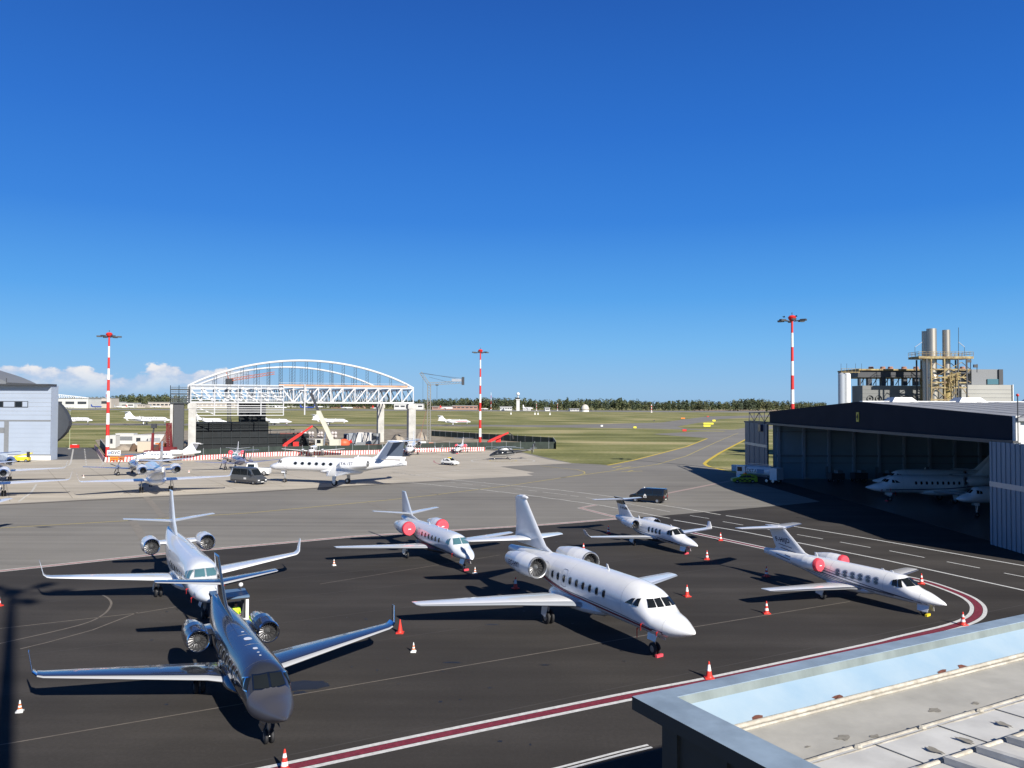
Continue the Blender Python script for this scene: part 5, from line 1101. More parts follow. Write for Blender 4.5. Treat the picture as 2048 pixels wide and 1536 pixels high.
# airliners on the far apron
def airliner(u0, u1, vt, vb, m, tailm, label):
    D = farD((u0 + u1) / 2, vb); a, b = P(u0, vb, D), P(u1, vb, D); L = b.x - a.x; h = P(u0, vt, D).z; r = L * .055
    t = thing('airliner', label, 'airliner', (a.x, D, 0), 0, 'airliners on the far apron')
    k = MB(); zc = h * .42; k.lathe([(0, .1), (L * .1, r * .6), (L * .3, r), (L * .85, r), (L * .95, r * .7), (L, .1)], m, (0, 0, zc), (1, 0, 0), 12); k.build('fuselage', t, True)
    k = MB(); k.add([(0, -.3, zc + r * .5), (L * .16, -.3, zc + r * .6), (L * .05, -.3, h), (-L * .02, -.3, h), (0, .3, zc + r * .5), (L * .16, .3, zc + r * .6), (L * .05, .3, h), (-L * .02, .3, h)], [(0, 1, 2, 3), (7, 6, 5, 4), (0, 4, 5, 1), (1, 5, 6, 2), (2, 6, 7, 3), (3, 7, 4, 0)], tailm); k.build('tail_fin', t)
    for s in (-1, 1):
        k = MB(); k.add([(L * .36, s * r * .6, zc - r * .4), (L * .56, s * r * .6, zc - r * .4), (L * .34, s * L * .42, zc + .5), (L * .28, s * L * .42, zc + .5), (L * .36, s * r * .6, zc - r * .7), (L * .56, s * r * .6, zc - r * .7)], [(0, 1, 2, 3), (5, 4, 3, 2)], m); k.build('wing', t)
        k = MB(); k.lathe([(0, r * .25), (r, r * .42), (r * 2, r * .42)], LGREY, (L * .46, s * L * .16, zc - r * .9), (1, 0, 0), 10); k.build('engine', t)
    k = MB(); k.tube((L * .85, 0, 0), (L * .85, 0, zc), .3, DGREY); k.tube((L * .42, 0, 0), (L * .42, 0, zc), .5, DGREY); k.build('landing_gear', t)
airliner(124, 150, 809, 817, WHITE, WHITE, 'white airliner under the far terminal roof beside the left hangar'); airliner(182, 204, 808.5, 817, FBLU, FBLU, 'dark blue airliner left of the left mast'); airliner(228, 244, 809.5, 816.5, WHITE, LGREY, 'white airliner just right of the left mast')
airliner(252, 268, 810, 816.5, WHITE, RED, 'white airliner with red fin in front of the far white hangar'); airliner(300, 322, 809, 816.5, WHITE, LGREY, 'white airliner before the cream far terminal'); airliner(600, 628, 809, 819, FBLU, FBLU, 'bright blue airliner behind the arched hangar')
airliner(628, 646, 806, 819, WHITE, FBLU, 'white airliner with blue fin next to the bright blue one'); airliner(682, 706, 810, 819.5, WHITE, NAVY, 'white airliner before the pink beige terminal'); airliner(550, 574, 810.5, 818, WHITE, WHITE, 'white airliner left of the bright blue one'); airliner(745, 768, 811, 820, WHITE, RED, 'white airliner behind the concrete pillars')
airliner(880, 906, 811, 820, WHITE, RED, 'white airliner with red fin left of the middle mast'); airliner(1046, 1066, 809.5, 821.5, WHITE, WHITE, 'white airliner with white fin right of the control tower'); airliner(960, 976, 813, 821, WHITE, WHITE, 'white airliner just right of the middle mast'); airliner(1002, 1014, 814, 821.5, WHITE, LGREY, 'small white airliner left of the control tower')
# ---------------------------------------------------------------- aircraft further off
import copy
def var_of(q, **k): d = dict(q); d.update(k); return d
GP = mat('fin_grey', (.10, .125, .17), .4)
def extra_g4(q, H, hull, root):
    k = MB()
    for z0, z1, w, m in ((2.75, 3.95, .16, NAVY), (2.6, 3.7, .06, LGREY), (2.5, 3.55, .07, NAVY)): H.stripe(k, m, [(20.0, z0), (22.5, z0 + .28 * (z1 - z0)), (25.6, z1)], w)
    H.stripe(k, LGREY, [(1.5, 2.35), (8, 2.35), (16, 2.5), (20, 2.8)], .08); k.build('cheatline', hull)
    H.q['_'] = 0; k = MB(); H.oval(k, SEAM, 'S', 3.9, 3.3, .8, 1.6, .006, 1, 24, 5, .02); k.build('door_outline', hull)
g4 = dict(s0=.15, zn=2.62, sn=1.86, zws=3.45, sw=2.45, zwt=3.95, zt=4.42, zb=2.02, hw=1.2, st=16.2, L=26.0, ztt=4.2, ztb=3.5, tw=.2, paint=WHITE,
    panes=[('F', [(.04, 3.46), (.5, 3.46), (.42, 3.9), (.04, 3.94)]), ('S', [(2.5, 3.42), (2.85, 3.42), (2.95, 3.86), (2.7, 3.9)]), ('S', [(2.92, 3.42), (3.3, 3.42), (3.3, 3.75), (3.05, 3.85)])],
    win=(6, 6.0, 1.35, 3.42, .66, .48), winframe=LGREY, we=2.0, belly=(14, 4.2, .6, 1.3),
    wing=[(11.0, .5, 2.1, 5.6, .11), (12.3, 1.6, 2.15, 4.6, .11), (18.0, 11.0, 2.5, 1.7, .10), (18.2, 11.3, 2.52, 1.5, .10)], winglet=[(18.2, 11.3, 2.52, 1.5, .10), (18.6, 11.5, 2.75, 1.2, .09, 50), (19.6, 11.8, 4.0, .6, .08, 75)], le=LGREY, flap=(1, 2),
    tail=[(22.8, .05, 7.35, 2.6, .09), (25.4, 4.8, 7.45, 1.2, .08), (25.6, 4.95, 7.45, .8, .05)], fin=[(19.4, 4.45, 6.0, .08), (20.6, 4.95, 4.7, .16), (22.7, 7.35, 2.9, .12)], finfm=lambda j, i: GP if i in (0, 1, 8, 9) and j >= 1 else WHITE, bullet=(22.4, 7.4, 3.4, .16),
    er=.82, el=4.8, es=15.4, ey=2.15, ez=3.75, etext=('YA-VET', .62, 1, .30), lip=STEEL, gear=(3.17, .34, 14.1, 2.08, .44, 2.3, True), ant=[(9, .25), (17, .6)], extra=extra_g4)
aircraft(g4, 'business_jet', 'long white jet marked YA-VET, grey blue fin, facing left with a white tug', 'private jet', (-41.72, 137.93), 161.5, 'jets and planes on the concrete apron')
def twin_prop(paint, fin=None): return dict(s0=0, zn=1.5, sn=1.7, zws=1.95, sw=2.5, zwt=2.5, zt=2.75, zb=.95, hw=.82, st=7.5, L=13.2, ztt=2.3, ztb=1.9, paint=paint, detail=False, finp=fin or paint,
    panes=[('F', [(.03, 1.97), (.6, 1.95), (.5, 2.42), (.03, 2.46)]), ('S', [(2.6, 1.95), (3.1, 1.95), (3.0, 2.4), (2.75, 2.42)])], win=(5, 4.2, .75, 2.1, .34, .40), wing=[(4.9, .4, 1.2, 2.2, .14), (5.2, 3, 1.4, 1.9, .13), (5.9, 8.4, 1.85, 1.1, .10)], flap=(0, 2),
    tail=[(11.3, .05, 4.2, 1.5, .09), (12.0, 2.7, 4.25, .85, .08)], fin=[(9.4, 2.6, 3.6, .06), (10.2, 2.8, 2.6, .10), (11.4, 4.2, 1.6, .08)], prop=(2.6, 3.2, 1.5, 3.6, 1.3), gear=(2.2, .28, 6.2, 2.6, .34, 1.2, True))
GRP = 'jets and planes on the concrete apron'
SILV = mat('aircraft_silver', (.42, .43, .45), .25, metal=.6, coat=.5); PURP = mat('aircraft_purple_grey', (.24, .24, .33), .3, coat=.5)
rear = var_of(white, paint=WHITE, extra=lambda *a: None, detail=False, le=WHITE, winframe=None, glass=GLASS, pframe=None, flags=[])
plain = dict(rear); plain.pop('winframe'); plain.pop('pframe')
def put(q, label, x, y, head, scale=1.0, cat='private jet', name='business_jet'): return aircraft(q, name, label, cat, (x, y), head, GRP, scale)
put(plain, 'white jet seen from behind with two dark round engine exhausts, beside the grey minibus', -59.9, 132.4, 119, 1.2)
put(var_of(plain, paint=SILV, wingp=WHITE), 'silver grey jet at the left edge, only tail engine and right wing in view', -93.4, 146.7, 119, 1.2)
put(plain, 'white jet mostly outside the left edge, only its right wing in view', -80.9, 125.4, 119, 1.2)
put(var_of(xls, paint=WHITE, extra=lambda *a: None, cover=None, detail=False), 'white jet outside the left edge, only its upright tail fin in view', -67.6, 81.0, 180, 1.0)
put(twin_prop(SILV), 'silver twin propeller plane seen from behind, left of the white jet with dark exhausts', -73.5, 155, 119, 1.0, 'propeller plane', 'propeller_plane')
put(twin_prop(PURP, DGREY), 'purple grey twin propeller plane with dark fin seen from behind the white tug', -58.5, 168.5, 119, 1.0, 'propeller plane', 'propeller_plane')
put(var_of(cj, cover=None, extra=lambda *a: None, finreg=('', .1, 13.6, 3.1, .4), detail=False), 'white jet lying low before the DVC board, its tail against the red lattice mast', -86.5, 181, 212, 1.0)
q = G(468, 927); put(var_of(xls, paint=WHITE, extra=lambda *a: None, detail=False, belly_m=WHITE), 'small white jet facing the camera with pink engine covers, beside the grey minibus', q.x, q.y, -75, .85)
q = G(620, 914); put(twin_prop(WHITE), 'white twin propeller plane facing the camera in front of the white mobile crane', q.x, q.y, -84, .95, 'propeller plane', 'propeller_plane')
q = G(817, 914); put(var_of(plain, belly_m=DGREY), 'white jet facing the camera under the right concrete pillars', q.x, q.y, -88, .9)  # belly fairing painted dark grey for the shade under the fuselage
q = G(913, 908); put(var_of(m2, cover=PINK, extra=lambda *a: None, finfm=None, finreg=('', .1, 11, 3, .4), detail=False), 'tiny white jet with pink engine covers near the helicopter', q.x, q.y, -95, 1.0)
q = G(50, 914); put(plain, 'white jet nose at the foot of the left hangar beside the yellow belt loader', q.x - 1, q.y, 12, .8)
# white jets waiting on the far taxiway, all heading right
TG = 'white jets queueing on the field taxiway'
def taxi(q, u1, v, head, scale, label):
    p = G(u1, v); aircraft(q, 'business_jet', label, 'private jet', (p.x, p.y, 0), head, TG, scale)
gfar = var_of(g4, extra=lambda *a: None, etext=None, finfm=None, detail=False)
taxi(gfar, 186, 849, 4, .98, 'taxiing white jet, leftmost of the queue, half hidden by the rounded dark wall'); taxi(gfar, 341, 849.5, 3, 1.08, 'taxiing white jet between the left mast and the concrete core'); taxi(var_of(plain), 455, 850, 2, 1.15, 'taxiing white jet behind the netted scaffold')
taxi(var_of(falcon, extra=lambda *a: None, etext=None, detail=False), 583, 850, 3, 1.0, 'taxiing white jet with mid fin tail, right of the netted tower'); taxi(gfar, 697, 850, 3, .87, 'taxiing white jet behind the boom of the white mobile crane')
taxi(var_of(gfar, stripes=[(PINK, [(3, 3.2), (10, 3.2), (20, 3.4)], .5)]), 942, 850.5, 3, .80, 'taxiing white jet with red stripe, left of the middle mast')
# inside the right hangar
HG = 'jets inside the right hangar'
hang = var_of(falcon, extra=lambda q, H, hull, root: [k.build('cheatline', hull) for k in [MB()] if H.stripe(k, NAVY, [(1.5, 1.72), (6, 1.8), (10, 1.92), (14, 2.3), (18, 2.95)], .12) is None], etext=None, fin=falcon['fin'])
aircraft(hang, 'business_jet', 'white jet with blue line in the open hangar, nearest to the camera', 'private jet', (50.2, 113.0), 178, HG)
aircraft(var_of(hang, extra=lambda *a: None, win=(10, 6.1, .72, 2.72, .3, .4)), 'business_jet', 'white jet inside the open hangar, behind the one with a blue line', 'private jet', (55.6, 122.8), 177, HG)
aircraft(var_of(g4, etext=None, extra=lambda *a: None), 'business_jet', 'dim white jet nose beside the right hangar door', 'private jet', (53.6, 97.0), 184, HG, .85)
# ---------------------------------------------------------------- helicopter
q = G(1012, 919); t = thing('helicopter', 'dark grey helicopter with silver belly parked inside the painted circle', 'helicopter', (q.x, q.y, 0), R(196))
HK = mat('helicopter_charcoal', (.03, .032, .036), .25, coat=.7); HS = mat('helicopter_silver', (.42, .43, .44), .3, metal=.4)
k = MB(); rings = []
for x, zc, hw, hh in ((4.2, 1.0, .05, .05), (3.9, 1.05, .38, .3), (3.2, 1.25, .68, .55), (2.3, 1.45, .8, .78), (0.5, 1.5, .82, .82), (-1.2, 1.6, .7, .72), (-2.4, 1.85, .42, .45), (-4.5, 2.1, .24, .27), (-6.8, 2.4, .12, .15)): rings.append([(x, hw * math.sin(a), zc + hh * math.cos(a)) for a in [2 * math.pi * i / 16 for i in range(16)]])
k.loft(rings, HK, fm=lambda j, i: HS if 5 <= i <= 10 and j < 6 else HK); body = k.build('fuselage', t, True, 50)
for sd in (1, -1):
    for x0, x1, z0, z1 in ((2.35, 3.15, 1.35, 1.85), (1.2, 2.2, 1.5, 2.1), (.0, 1.0, 1.55, 2.12)):
        k = MB(); k.add([(x0, sd * .82, z0), (x1, sd * (.84 if x1 < 2.5 else .72), z0), (x1 - .1, sd * (.70 if x1 < 2.5 else .52), z1), (x0, sd * .70, z1)], [(0, 1, 2, 3)], GLASS); k.build('window', body)
k = MB(); k.ball((.2, 0, 2.45), 1, HS, 12, 8, (1.9, .55, .42)); k.tube((.3, 0, 2.6), (.3, 0, 3.15), .16, DGREY); k.build('engine_cowling', t, True)
for i in range(4):
    a = i * math.pi / 2 + .75; k = MB(); e = Vector((.3 + 5.2 * math.cos(a), 5.2 * math.sin(a), 2.95)); s = Vector((.3, 0, 3.15)); k.beam(s, e, .32, .05, LGREY); k.build('rotor_blade', t)
k = MB(); k.add([(-6.2, .06, 2.3), (-7.0, .06, 2.3), (-7.6, .04, 3.9), (-7.1, .04, 3.9), (-6.2, -.06, 2.3), (-7.0, -.06, 2.3), (-7.6, -.04, 3.9), (-7.1, -.04, 3.9)], [(0, 1, 2, 3), (7, 6, 5, 4), (0, 4, 5, 1), (1, 5, 6, 2), (2, 6, 7, 3), (3, 7, 4, 0)], HK); k.add([(-6.4, .06, 2.3), (-6.8, .06, 2.2), (-6.7, .05, 1.3), (-6.5, .05, 1.3)], [(0, 1, 2, 3), (3, 2, 1, 0)], HK); k.build('tail_fin', t)
k = MB(); k.box((-5.6, 0, 2.25), (.6, 2.9, .06), HS); k.build('tailplane', t)
k = MB(); k.beam((-6.9, .25, 1.7), (-6.9, .25, 3.6), .14, .04, LGREY); k.beam((-7.8, .25, 2.7), (-6.0, .25, 2.7), .14, .04, LGREY); k.build('tail_rotor', t)
for x, y in ((2.9, 0), (-.7, 1.15), (-.7, -1.15)):
    k = MB(); k.tube((x, y, .25), (x, y * .6, .95), .06, STEEL, 6); wheel(k, (x, y, .25), .25, .16); k.build('landing_wheel', t)
# ---------------------------------------------------------------- vehicles
def vehicle(name, label, cat, loc, rz, prof, w, paint, wheels, sides, screens, group=None, lower=None, extra=None, glass=GLASS):
    t = thing(name, label, cat, (loc[0], loc[1], 0), R(rz), group); mb = MB(); rings = []
    for x, zb, zm, zr, f in prof:
        rw = w * f; rings.append([(x, -w * .96, zb), (x, -w, lerp(zb, zm, .35)), (x, -w * .985, zm), (x, -rw, zr - .06 * (zr > zm + .2)), (x, -rw * .86, zr), (x, rw * .86, zr), (x, rw, zr - .06 * (zr > zm + .2)), (x, w * .985, zm), (x, w, lerp(zb, zm, .35)), (x, w * .96, zb)])
    mb.loft(rings, paint, fm=(lambda j, i: lower if (i in (0, 8) and lower) else paint)); body = mb.build('body', t, True, 32)
    def at(x): 
        for i in range(len(prof) - 1):
            if prof[i][0] >= x >= prof[i + 1][0]: u = (prof[i][0] - x) / max(prof[i][0] - prof[i + 1][0], 1e-6); return [lerp(a, b, u) for a, b in zip(prof[i], prof[i + 1])]
        return prof[0] if x > prof[0][0] else prof[-1]
    for x0, x1 in sides:
        for sd in (1, -1):
            k = MB(); vs = []
            for x, f in ((x0, .08), (x1, .08), (x1, .86), (x0, .86)):
                _, zb, zm, zr, ff = at(x); vs.append((x, sd * (lerp(w * .985, w * ff, f) + .014), lerp(zm, zr - .06, f)))
            k.add(vs, [(0, 1, 2, 3)], glass); k.build('window', body)
    for i, nm in screens:
        a, b = prof[i], prof[i + 1]; k = MB(); dx, dz = (b[0] - a[0]), (b[3] - a[3]); n = Vector((-dz, 0, dx)).normalized() * .015
        if n.x * (1 if a[0] > 0 else -1) < 0: n = -n
        k.add([Vector((lerp(a[0], b[0], u), y * w * .86 * lerp(a[4], b[4], u) * .98, lerp(a[3], b[3], u))) + n for u, y in ((.1, -1), (.1, 1), (.9, 1), (.9, -1))], [(0, 1, 2, 3)], glass); k.build(nm, body)
    for x, r in wheels:
        for sd in (1, -1): k = MB(); wheel(k, (x, sd * (w - .10), r), r, .22); k.build('wheel', t, True)
    x0, _, zm0, _, _ = prof[0]
    for sd in (1, -1):
        k = MB(); k.box((x0 - .02, sd * w * .72, zm0 * .80), (.1, w * .3, .16), mat('headlamp', (.8, .82, .85), .15)); k.build('headlight', t)
        k = MB(); k.box((prof[-1][0] + .01, sd * w * .86, prof[-1][2] * .8), (.06, w * .16, .3), mat('tail_lamp', (.35, .01, .01), .3)); k.build('tail_light', t)
    for xx, z in ((x0 + .03, .48), (prof[-1][0] - .03, .5)):
        k = MB(); k.box((xx, 0, z), (.03, .52, .12), WHITE2); k.build('number_plate', t)
    if extra: extra(t, body)
    return t
GRV = mat('van_grey_metallic', (.13, .14, .155), .28, metal=.5, coat=.6)
def mirrors(x, z, w, m):
    def f(t, b):
        for sd in (1, -1): k = MB(); k.box((x, sd * (w + .14), z), (.14, .22, .26), m); k.build('mirror', t)
    return f
q = G(497, 967)
def bus_extra(t, b):
    mirrors(2.1, 1.55, 1.0, BLACK)(t, b); k = MB(); k.box((.3, -1.012, .95), (.62, .02, .3), mat('silver_badge', (.6, .6, .6), .4)); k.build('door_badge', t)
    k = MB(); k.box((3.42, 0, .72), (.06, 1.1, .28), BLACK); k.build('grille', t)
vehicle('minibus', 'grey metallic minibus with long dark side windows parked on the concrete', 'minibus', q, -33, [(3.45, .35, .95, .98, .9), (3.2, .3, 1.1, 1.12, .9), (2.45, .3, 1.35, 1.4, .9), (1.45, .3, 1.4, 2.55, .84), (.9, .3, 1.4, 2.72, .86), (-3.3, .3, 1.4, 2.72, .86), (-3.45, .35, 1.4, 2.6, .86)], 1.0, GRV, ((2.35, .35), (-2.1, .35)), ((1.75, .95), (.8, -.9), (-.95, -3.2)), ((2, 'windscreen'),), extra=bus_extra, lower=mat('van_lower_trim', (.05, .05, .055), .5))
q = G(516, 951)
def tug_extra(t, b): 
    k = MB(); k.box((-1.25, 0, 2.1), (.3, .7, .18), ORANGE); k.build('beacon', t)
    k = MB(); k.beam((2.2, 0, .45), (5.2, .2, .4), .12, .12, DGREY); k.box((4.9, .2, .35), (.5, .7, .2), DGREY); k.build('tow_bar', t)
vehicle('tow_tug', 'white pushback tug with a square cab, hitched to the YA-VET jet', 'tow tug', q, 4, [(2.2, .4, 1.2, 1.22, .92), (2.1, .4, 1.35, 1.38, .94), (-.2, .4, 1.4, 1.45, .94), (-.35, .4, 1.45, 2.35, .9), (-1.75, .4, 1.45, 2.38, .9), (-2.1, .4, 1.3, 1.35, .9), (-2.2, .4, 1.2, 1.22, .9)], 1.05, WHITE2, ((1.3, .5), (-1.2, .5)), ((-.45, -1.65),), ((2, 'windscreen'),), extra=tug_extra)
q = G(1297, 1004)
def van_extra(t, b):
    mirrors(1.35, 1.2, .95, BLACK)(t, b); k = MB()
    for x, z, r in ((.2, 1.05, .17), (.05, .9, .10), (.35, .88, .10)): k.add([(x - r, .955, z), (x, .955, z - r), (x + r, .955, z), (x, .955, z + r)], [(0, 1, 2, 3)], WHITE2)
    k.box((.2, .956, .72), (.5, .01, .05), WHITE2); k.build('side_emblem', b)
    k = MB()
    for y, z, s in ((.3, 1.0, .12), (-.35, 1.2, .10), (-.3, .95, .08)): k.box((-2.47, y, z), (.02, s, s), WHITE2)
    k.build('rear_stickers', b); k = MB(); k.tube((.6, 0, 1.95), (.6, 0, 2.05), .1, WHITE2); k.build('beacon', t)
    k = MB(); k.add([(-2.475, y, z) for y, z in ((-.7, 1.25), (.7, 1.25), (.62, 1.75), (-.62, 1.75))], [(0, 1, 2, 3)], GLASS); k.build('rear_window', b)
vehicle('van', 'black passenger van with white emblem and tinted windows', 'van', q, 152, [(2.45, .35, .85, .88, .88), (2.3, .3, 1.0, 1.02, .9), (1.6, .3, 1.15, 1.2, .9), (.8, .3, 1.15, 1.88, .84), (.3, .3, 1.15, 1.96, .84), (-2.3, .3, 1.15, 1.96, .84), (-2.45, .35, 1.1, 1.85, .84)], .95, BLACKG, ((1.6, .33), (-1.5, .33)), ((1.2, .45), (.35, -.8), (-.9, -2.2)), ((2, 'windscreen'),), extra=van_extra)
q = G(900, 930)
def car_extra(t, b):
    k = MB(); k.box((-.2, 0, 1.6), (.35, 1.0, .16), YELLOW); k.build('light_bar', t); k = MB(); k.box((.3, 0, 1.565), (1.6, 1.05, .02), BLACKG); k.build('black_roof', b)
vehicle('car', 'small white airport car with black roof and yellow light bar', 'car', q, -38, [(1.95, .3, .62, .64, .86), (1.8, .25, .75, .78, .88), (1.0, .25, .92, .95, .9), (.3, .25, .95, 1.5, .8), (-.9, .25, .95, 1.54, .8), (-1.8, .25, .95, 1.2, .8), (-1.95, .3, .85, .88, .85)], .88, WHITE2, ((1.2, .34), (-1.25, .34)), ((.65, -.25), (-.3, -1.3)), ((2, 'windscreen'), (4, 'rear_window')), lower=BLACK, extra=car_extra)
q = G(1488, 965.5)
CHK = mat('lime_yellow_paint', (.34, .42, .02), .5)
def fm_extra(t, b):
    k = MB(); k.box((-.2, 0, 1.62), (.35, 1.2, .18), ORANGE); k.build('light_bar', t); k = MB()
    for i in range(7):
        for j in range(2):
            if (i + j) % 2 == 0: k.box((1.3 - i * .42, .885, .45 + j * .22), (.42, .012, .22), BLACK)
    k.build('checker_pattern', b)
vehicle('car', 'lime yellow checkered follow-me car in the hangar shade beside the tanker', 'car', q, 176, [(2.1, .3, .65, .67, .86), (1.95, .25, .78, .8, .88), (1.1, .25, .92, .95, .9), (.4, .25, .95, 1.5, .8), (-1.2, .25, .95, 1.54, .8), (-2.0, .25, .95, 1.3, .82), (-2.15, .3, .85, .9, .85)], .88, CHK, ((1.3, .34), (-1.3, .34)), ((.75, -.25), (-.3, -1.6)), ((2, 'windscreen'),), extra=fm_extra)
# tanker truck
t = thing('tanker_truck', 'white aviation fuel tanker truck with blue panel standing in the hangar shade', 'truck', (43.3, 139.5, 0), R(133)); TKW = mat('tanker_white', (.7, .74, .78), .4); TKB = mat('tanker_blue', (.08, .22, .38), .4)
k = MB(); k.box((3.2, 0, 1.75), (1.7, 2.3, 2.1), TKW); k.box((3.5, 0, .75), (1.2, 2.2, .3), DGREY); cab = k.build('cab', t)
k = MB(); k.box((4.06, 0, 2.2), (.03, 2.0, .9), GLASS); k.build('windscreen', cab)
for sd in (1, -1): k = MB(); k.box((3.4, sd * 1.16, 2.2), (.9, .03, .75), GLASS); k.build('side_window', cab)
k = MB(); n = 18; rings = [[(x, 1.15 * math.cos(a), 2.05 + .85 * math.sin(a)) for a in [2 * math.pi * i / n for i in range(n)]] for x in (2.2, 2.1, -2.2, -2.3)]; k.loft(rings, TKW, fm=lambda j, i: TKB if j == 1 and False else TKW); tank = k.build('tank', t, True)
for sd in (1, -1): lettering('tank_lettering', 'EXTA', .75, lambda a, b, sd=sd: (1.1 + a * -sd, sd * 1.16 * math.cos(math.asin(min(abs(b), .8) / .85)) + sd * .02, 2.05 + b), NAVY, tank, .01)
for sd in (1, -1): k = MB(); k.box((-.6, sd * 1.13, 2.05), (1.3, .06, .7), TKB); k.build('blue_panel', tank)
k = MB(); k.box((-3.0, 0, 1.7), (1.3, 2.3, 2.0), TKW); k.build('pump_cabinet', t); k = MB(); k.beam((-2.2, 0, 2.98), (2.1, 0, 2.98), .7, .08, LGREY); k.beam((-2.2, .4, 3.25), (2.1, .4, 3.25), .04, .04, STEEL); k.build('catwalk', t); k = MB(); k.beam((-3.6, 0, .9), (4.0, 0, .9), 1.0, .25, DGREY); k.build('chassis', t)
for x in (3.2, -1.7, -2.9):
    for sd in (1, -1): k = MB(); wheel(k, (x, sd * .98, .48), .48, .3); k.build('wheel', t, True)
# yellow belt loader
q = G(44, 924); t = thing('belt_loader', 'yellow baggage belt loader at the foot of the left hangar', 'belt loader', (q.x, q.y, 0), R(10)); k = MB(); k.box((0, 0, .75), (3.2, 1.6, .7), YELLOW); k.build('body', t); k = MB(); k.beam((-2.2, .2, 1.1), (2.0, .2, 2.0), .7, .25, YELLOW); k.build('conveyor', t); k = MB(); k.box((1.4, -.3, 1.7), (.5, .5, 1.2), BLACK); k.build('seat', t)
for x in (-1.1, 1.1):
    for sd in (1, -1): k = MB(); wheel(k, (x, sd * .75, .35), .35, .22); k.build('wheel', t, True)
# tug at the nose of the silver jet, two people in it
t = thing('tow_tug', 'boxy cab tug with blue roof between the slate grey tail and the silver nose', 'tow tug', (-16.05, 45.8, 0), R(-64)); BLR = mat('tug_roof_blue', (.10, .17, .27), .4)
k = MB(); k.box((0, 0, .65), (2.0, 1.8, .7), DGREY); k.box((.92, 0, 1.15), (.2, 1.8, .5), WHITE2); k.build('chassis', t); k = MB(); k.box((0, 0, 2.62), (2.0, 1.95, .12), BLR); k.box((0, 0, 2.53), (2.04, 2.0, .08), BLACK); k.build('roof', t)
for x in (.92, -.92):
    for y in (.86, -.86): k = MB(); k.box((x, y, 1.75), (.14, .16, 1.6), WHITE2 if x > 0 else DGREY); k.build('cab_pillar', t)
k = MB(); k.box((-.93, 0, 1.5), (.08, 1.7, .9), DGREY); k.build('rear_panel', t)
for y in (.42, -.42): k = MB(); k.box((-.35, y, 1.12), (.5, .5, .12), BLACK); k.box((-.6, y, 1.4), (.1, .5, .55), BLACK); k.build('seat', t)
for y in (.7, -.6): k = MB(); k.tube((-.5, y, 2.68), (-.5, y, 2.95), .03, DGREY, 6); k.ball((-.5, y, 3.0), .13, WHITE2, 8, 5); k.build('beacon', t)
for x in (.6, -.6):
    for sd in (1, -1): k = MB(); wheel(k, (x, sd * .92, .42), .42, .26); k.build('wheel', t, True)
k = MB(); k.beam((-1.0, 0, .4), (-2.2, -.3, .4), .1, .1, STEEL); k.build('tow_bar', t)
def person(label, loc, rz, yaw=0.0):
    """seated figure grown as one skin from a joint skeleton"""
    V = [(0, 0, 0), (0, 0, .22), (.01, 0, .42), (.01, 0, .52), (.03, 0, .64), (.03, 0, .72), (0, .17, .42), (.06, .25, .16), (.30, .20, .10), (.40, .17, .12), (0, -.17, .42), (.06, -.25, .16), (.30, -.20, .10), (.40, -.17, .12), (.08, .10, -.02), (.45, .13, 0), (.48, .13, -.40), (.60, .13, -.45), (.08, -.10, -.02), (.45, -.13, 0), (.48, -.13, -.40), (.60, -.13, -.45)]
    E = [(0, 1), (1, 2), (2, 3), (3, 4), (4, 5), (2, 6), (6, 7), (7, 8), (8, 9), (2, 10), (10, 11), (11, 12), (12, 13), (0, 14), (14, 15), (15, 16), (16, 17), (0, 18), (18, 19), (19, 20), (20, 21)]
    rad = [.15, .15, .15, .06, .095, .075, .07, .05, .04, .045, .07, .05, .04, .045, .09, .075, .05, .045, .09, .075, .05, .045]
    me = bpy.data.meshes.new('person'); me.from_pydata(V, E, []); o = bpy.data.objects.new('person_src', me); COL.objects.link(o)
    o.modifiers.new('s', 'SKIN'); 
    for i, r in enumerate(rad): me.skin_vertices[0].data[i].radius = (r, r * (1.15 if i < 3 else 1))
    me.skin_vertices[0].data[0].use_root = True
    o.modifiers.new('d', 'SUBSURF').levels = 2; o.modifiers['d'].render_levels = 2
    dg = bpy.context.evaluated_depsgraph_get(); m2_ = bpy.data.meshes.new_from_object(o.evaluated_get(dg)); bpy.data.objects.remove(o)
    m2_.materials.clear()
    for m in (HIVIS, SKIN, NAVY): m2_.materials.append(m)
    for p in m2_.polygons:
        c = p.center; p.material_index = 1 if (c.z > .5 or (c.x > .33 and c.z > .05)) else (2 if c.z < .06 or c.x > .2 else 0); p.use_smooth = True
    m2_.name = 'person'; b = bpy.data.objects.new('person', m2_); COL.objects.link(b); b.location = loc; b.rotation_euler = (0, 0, rz); tag(b, label, 'person')
    k = MB(); k.ball((.0, 0, .70), .105, mat('dark_hair', (.03, .02, .015), .7), 10, 6, (1, .95, .9)); k.build('hair', b, True)
    k = MB(); k.box((.122, 0, .645), (.03, .025, .04), SKIN); k.box((.118, .035, .675), (.012, .025, .012), BLACK); k.box((.118, -.035, .675), (.012, .025, .012), BLACK); k.box((.112, 0, .60), (.012, .05, .012), MAROON); k.build('face', b)
a = R(-64); f = Vector((math.cos(a), math.sin(a), 0)); l = Vector((-f.y, f.x, 0)); c0 = Vector((-16.05, 45.8, 0))
person('seated person in lime vest at the left side of the boxy tug cab', c0 - f * .35 - l * .42 + Vector((0, 0, 1.3)), a); person('seated person in lime vest at the right side of the boxy tug cab', c0 - f * .35 + l * .42 + Vector((0, 0, 1.3)), a)
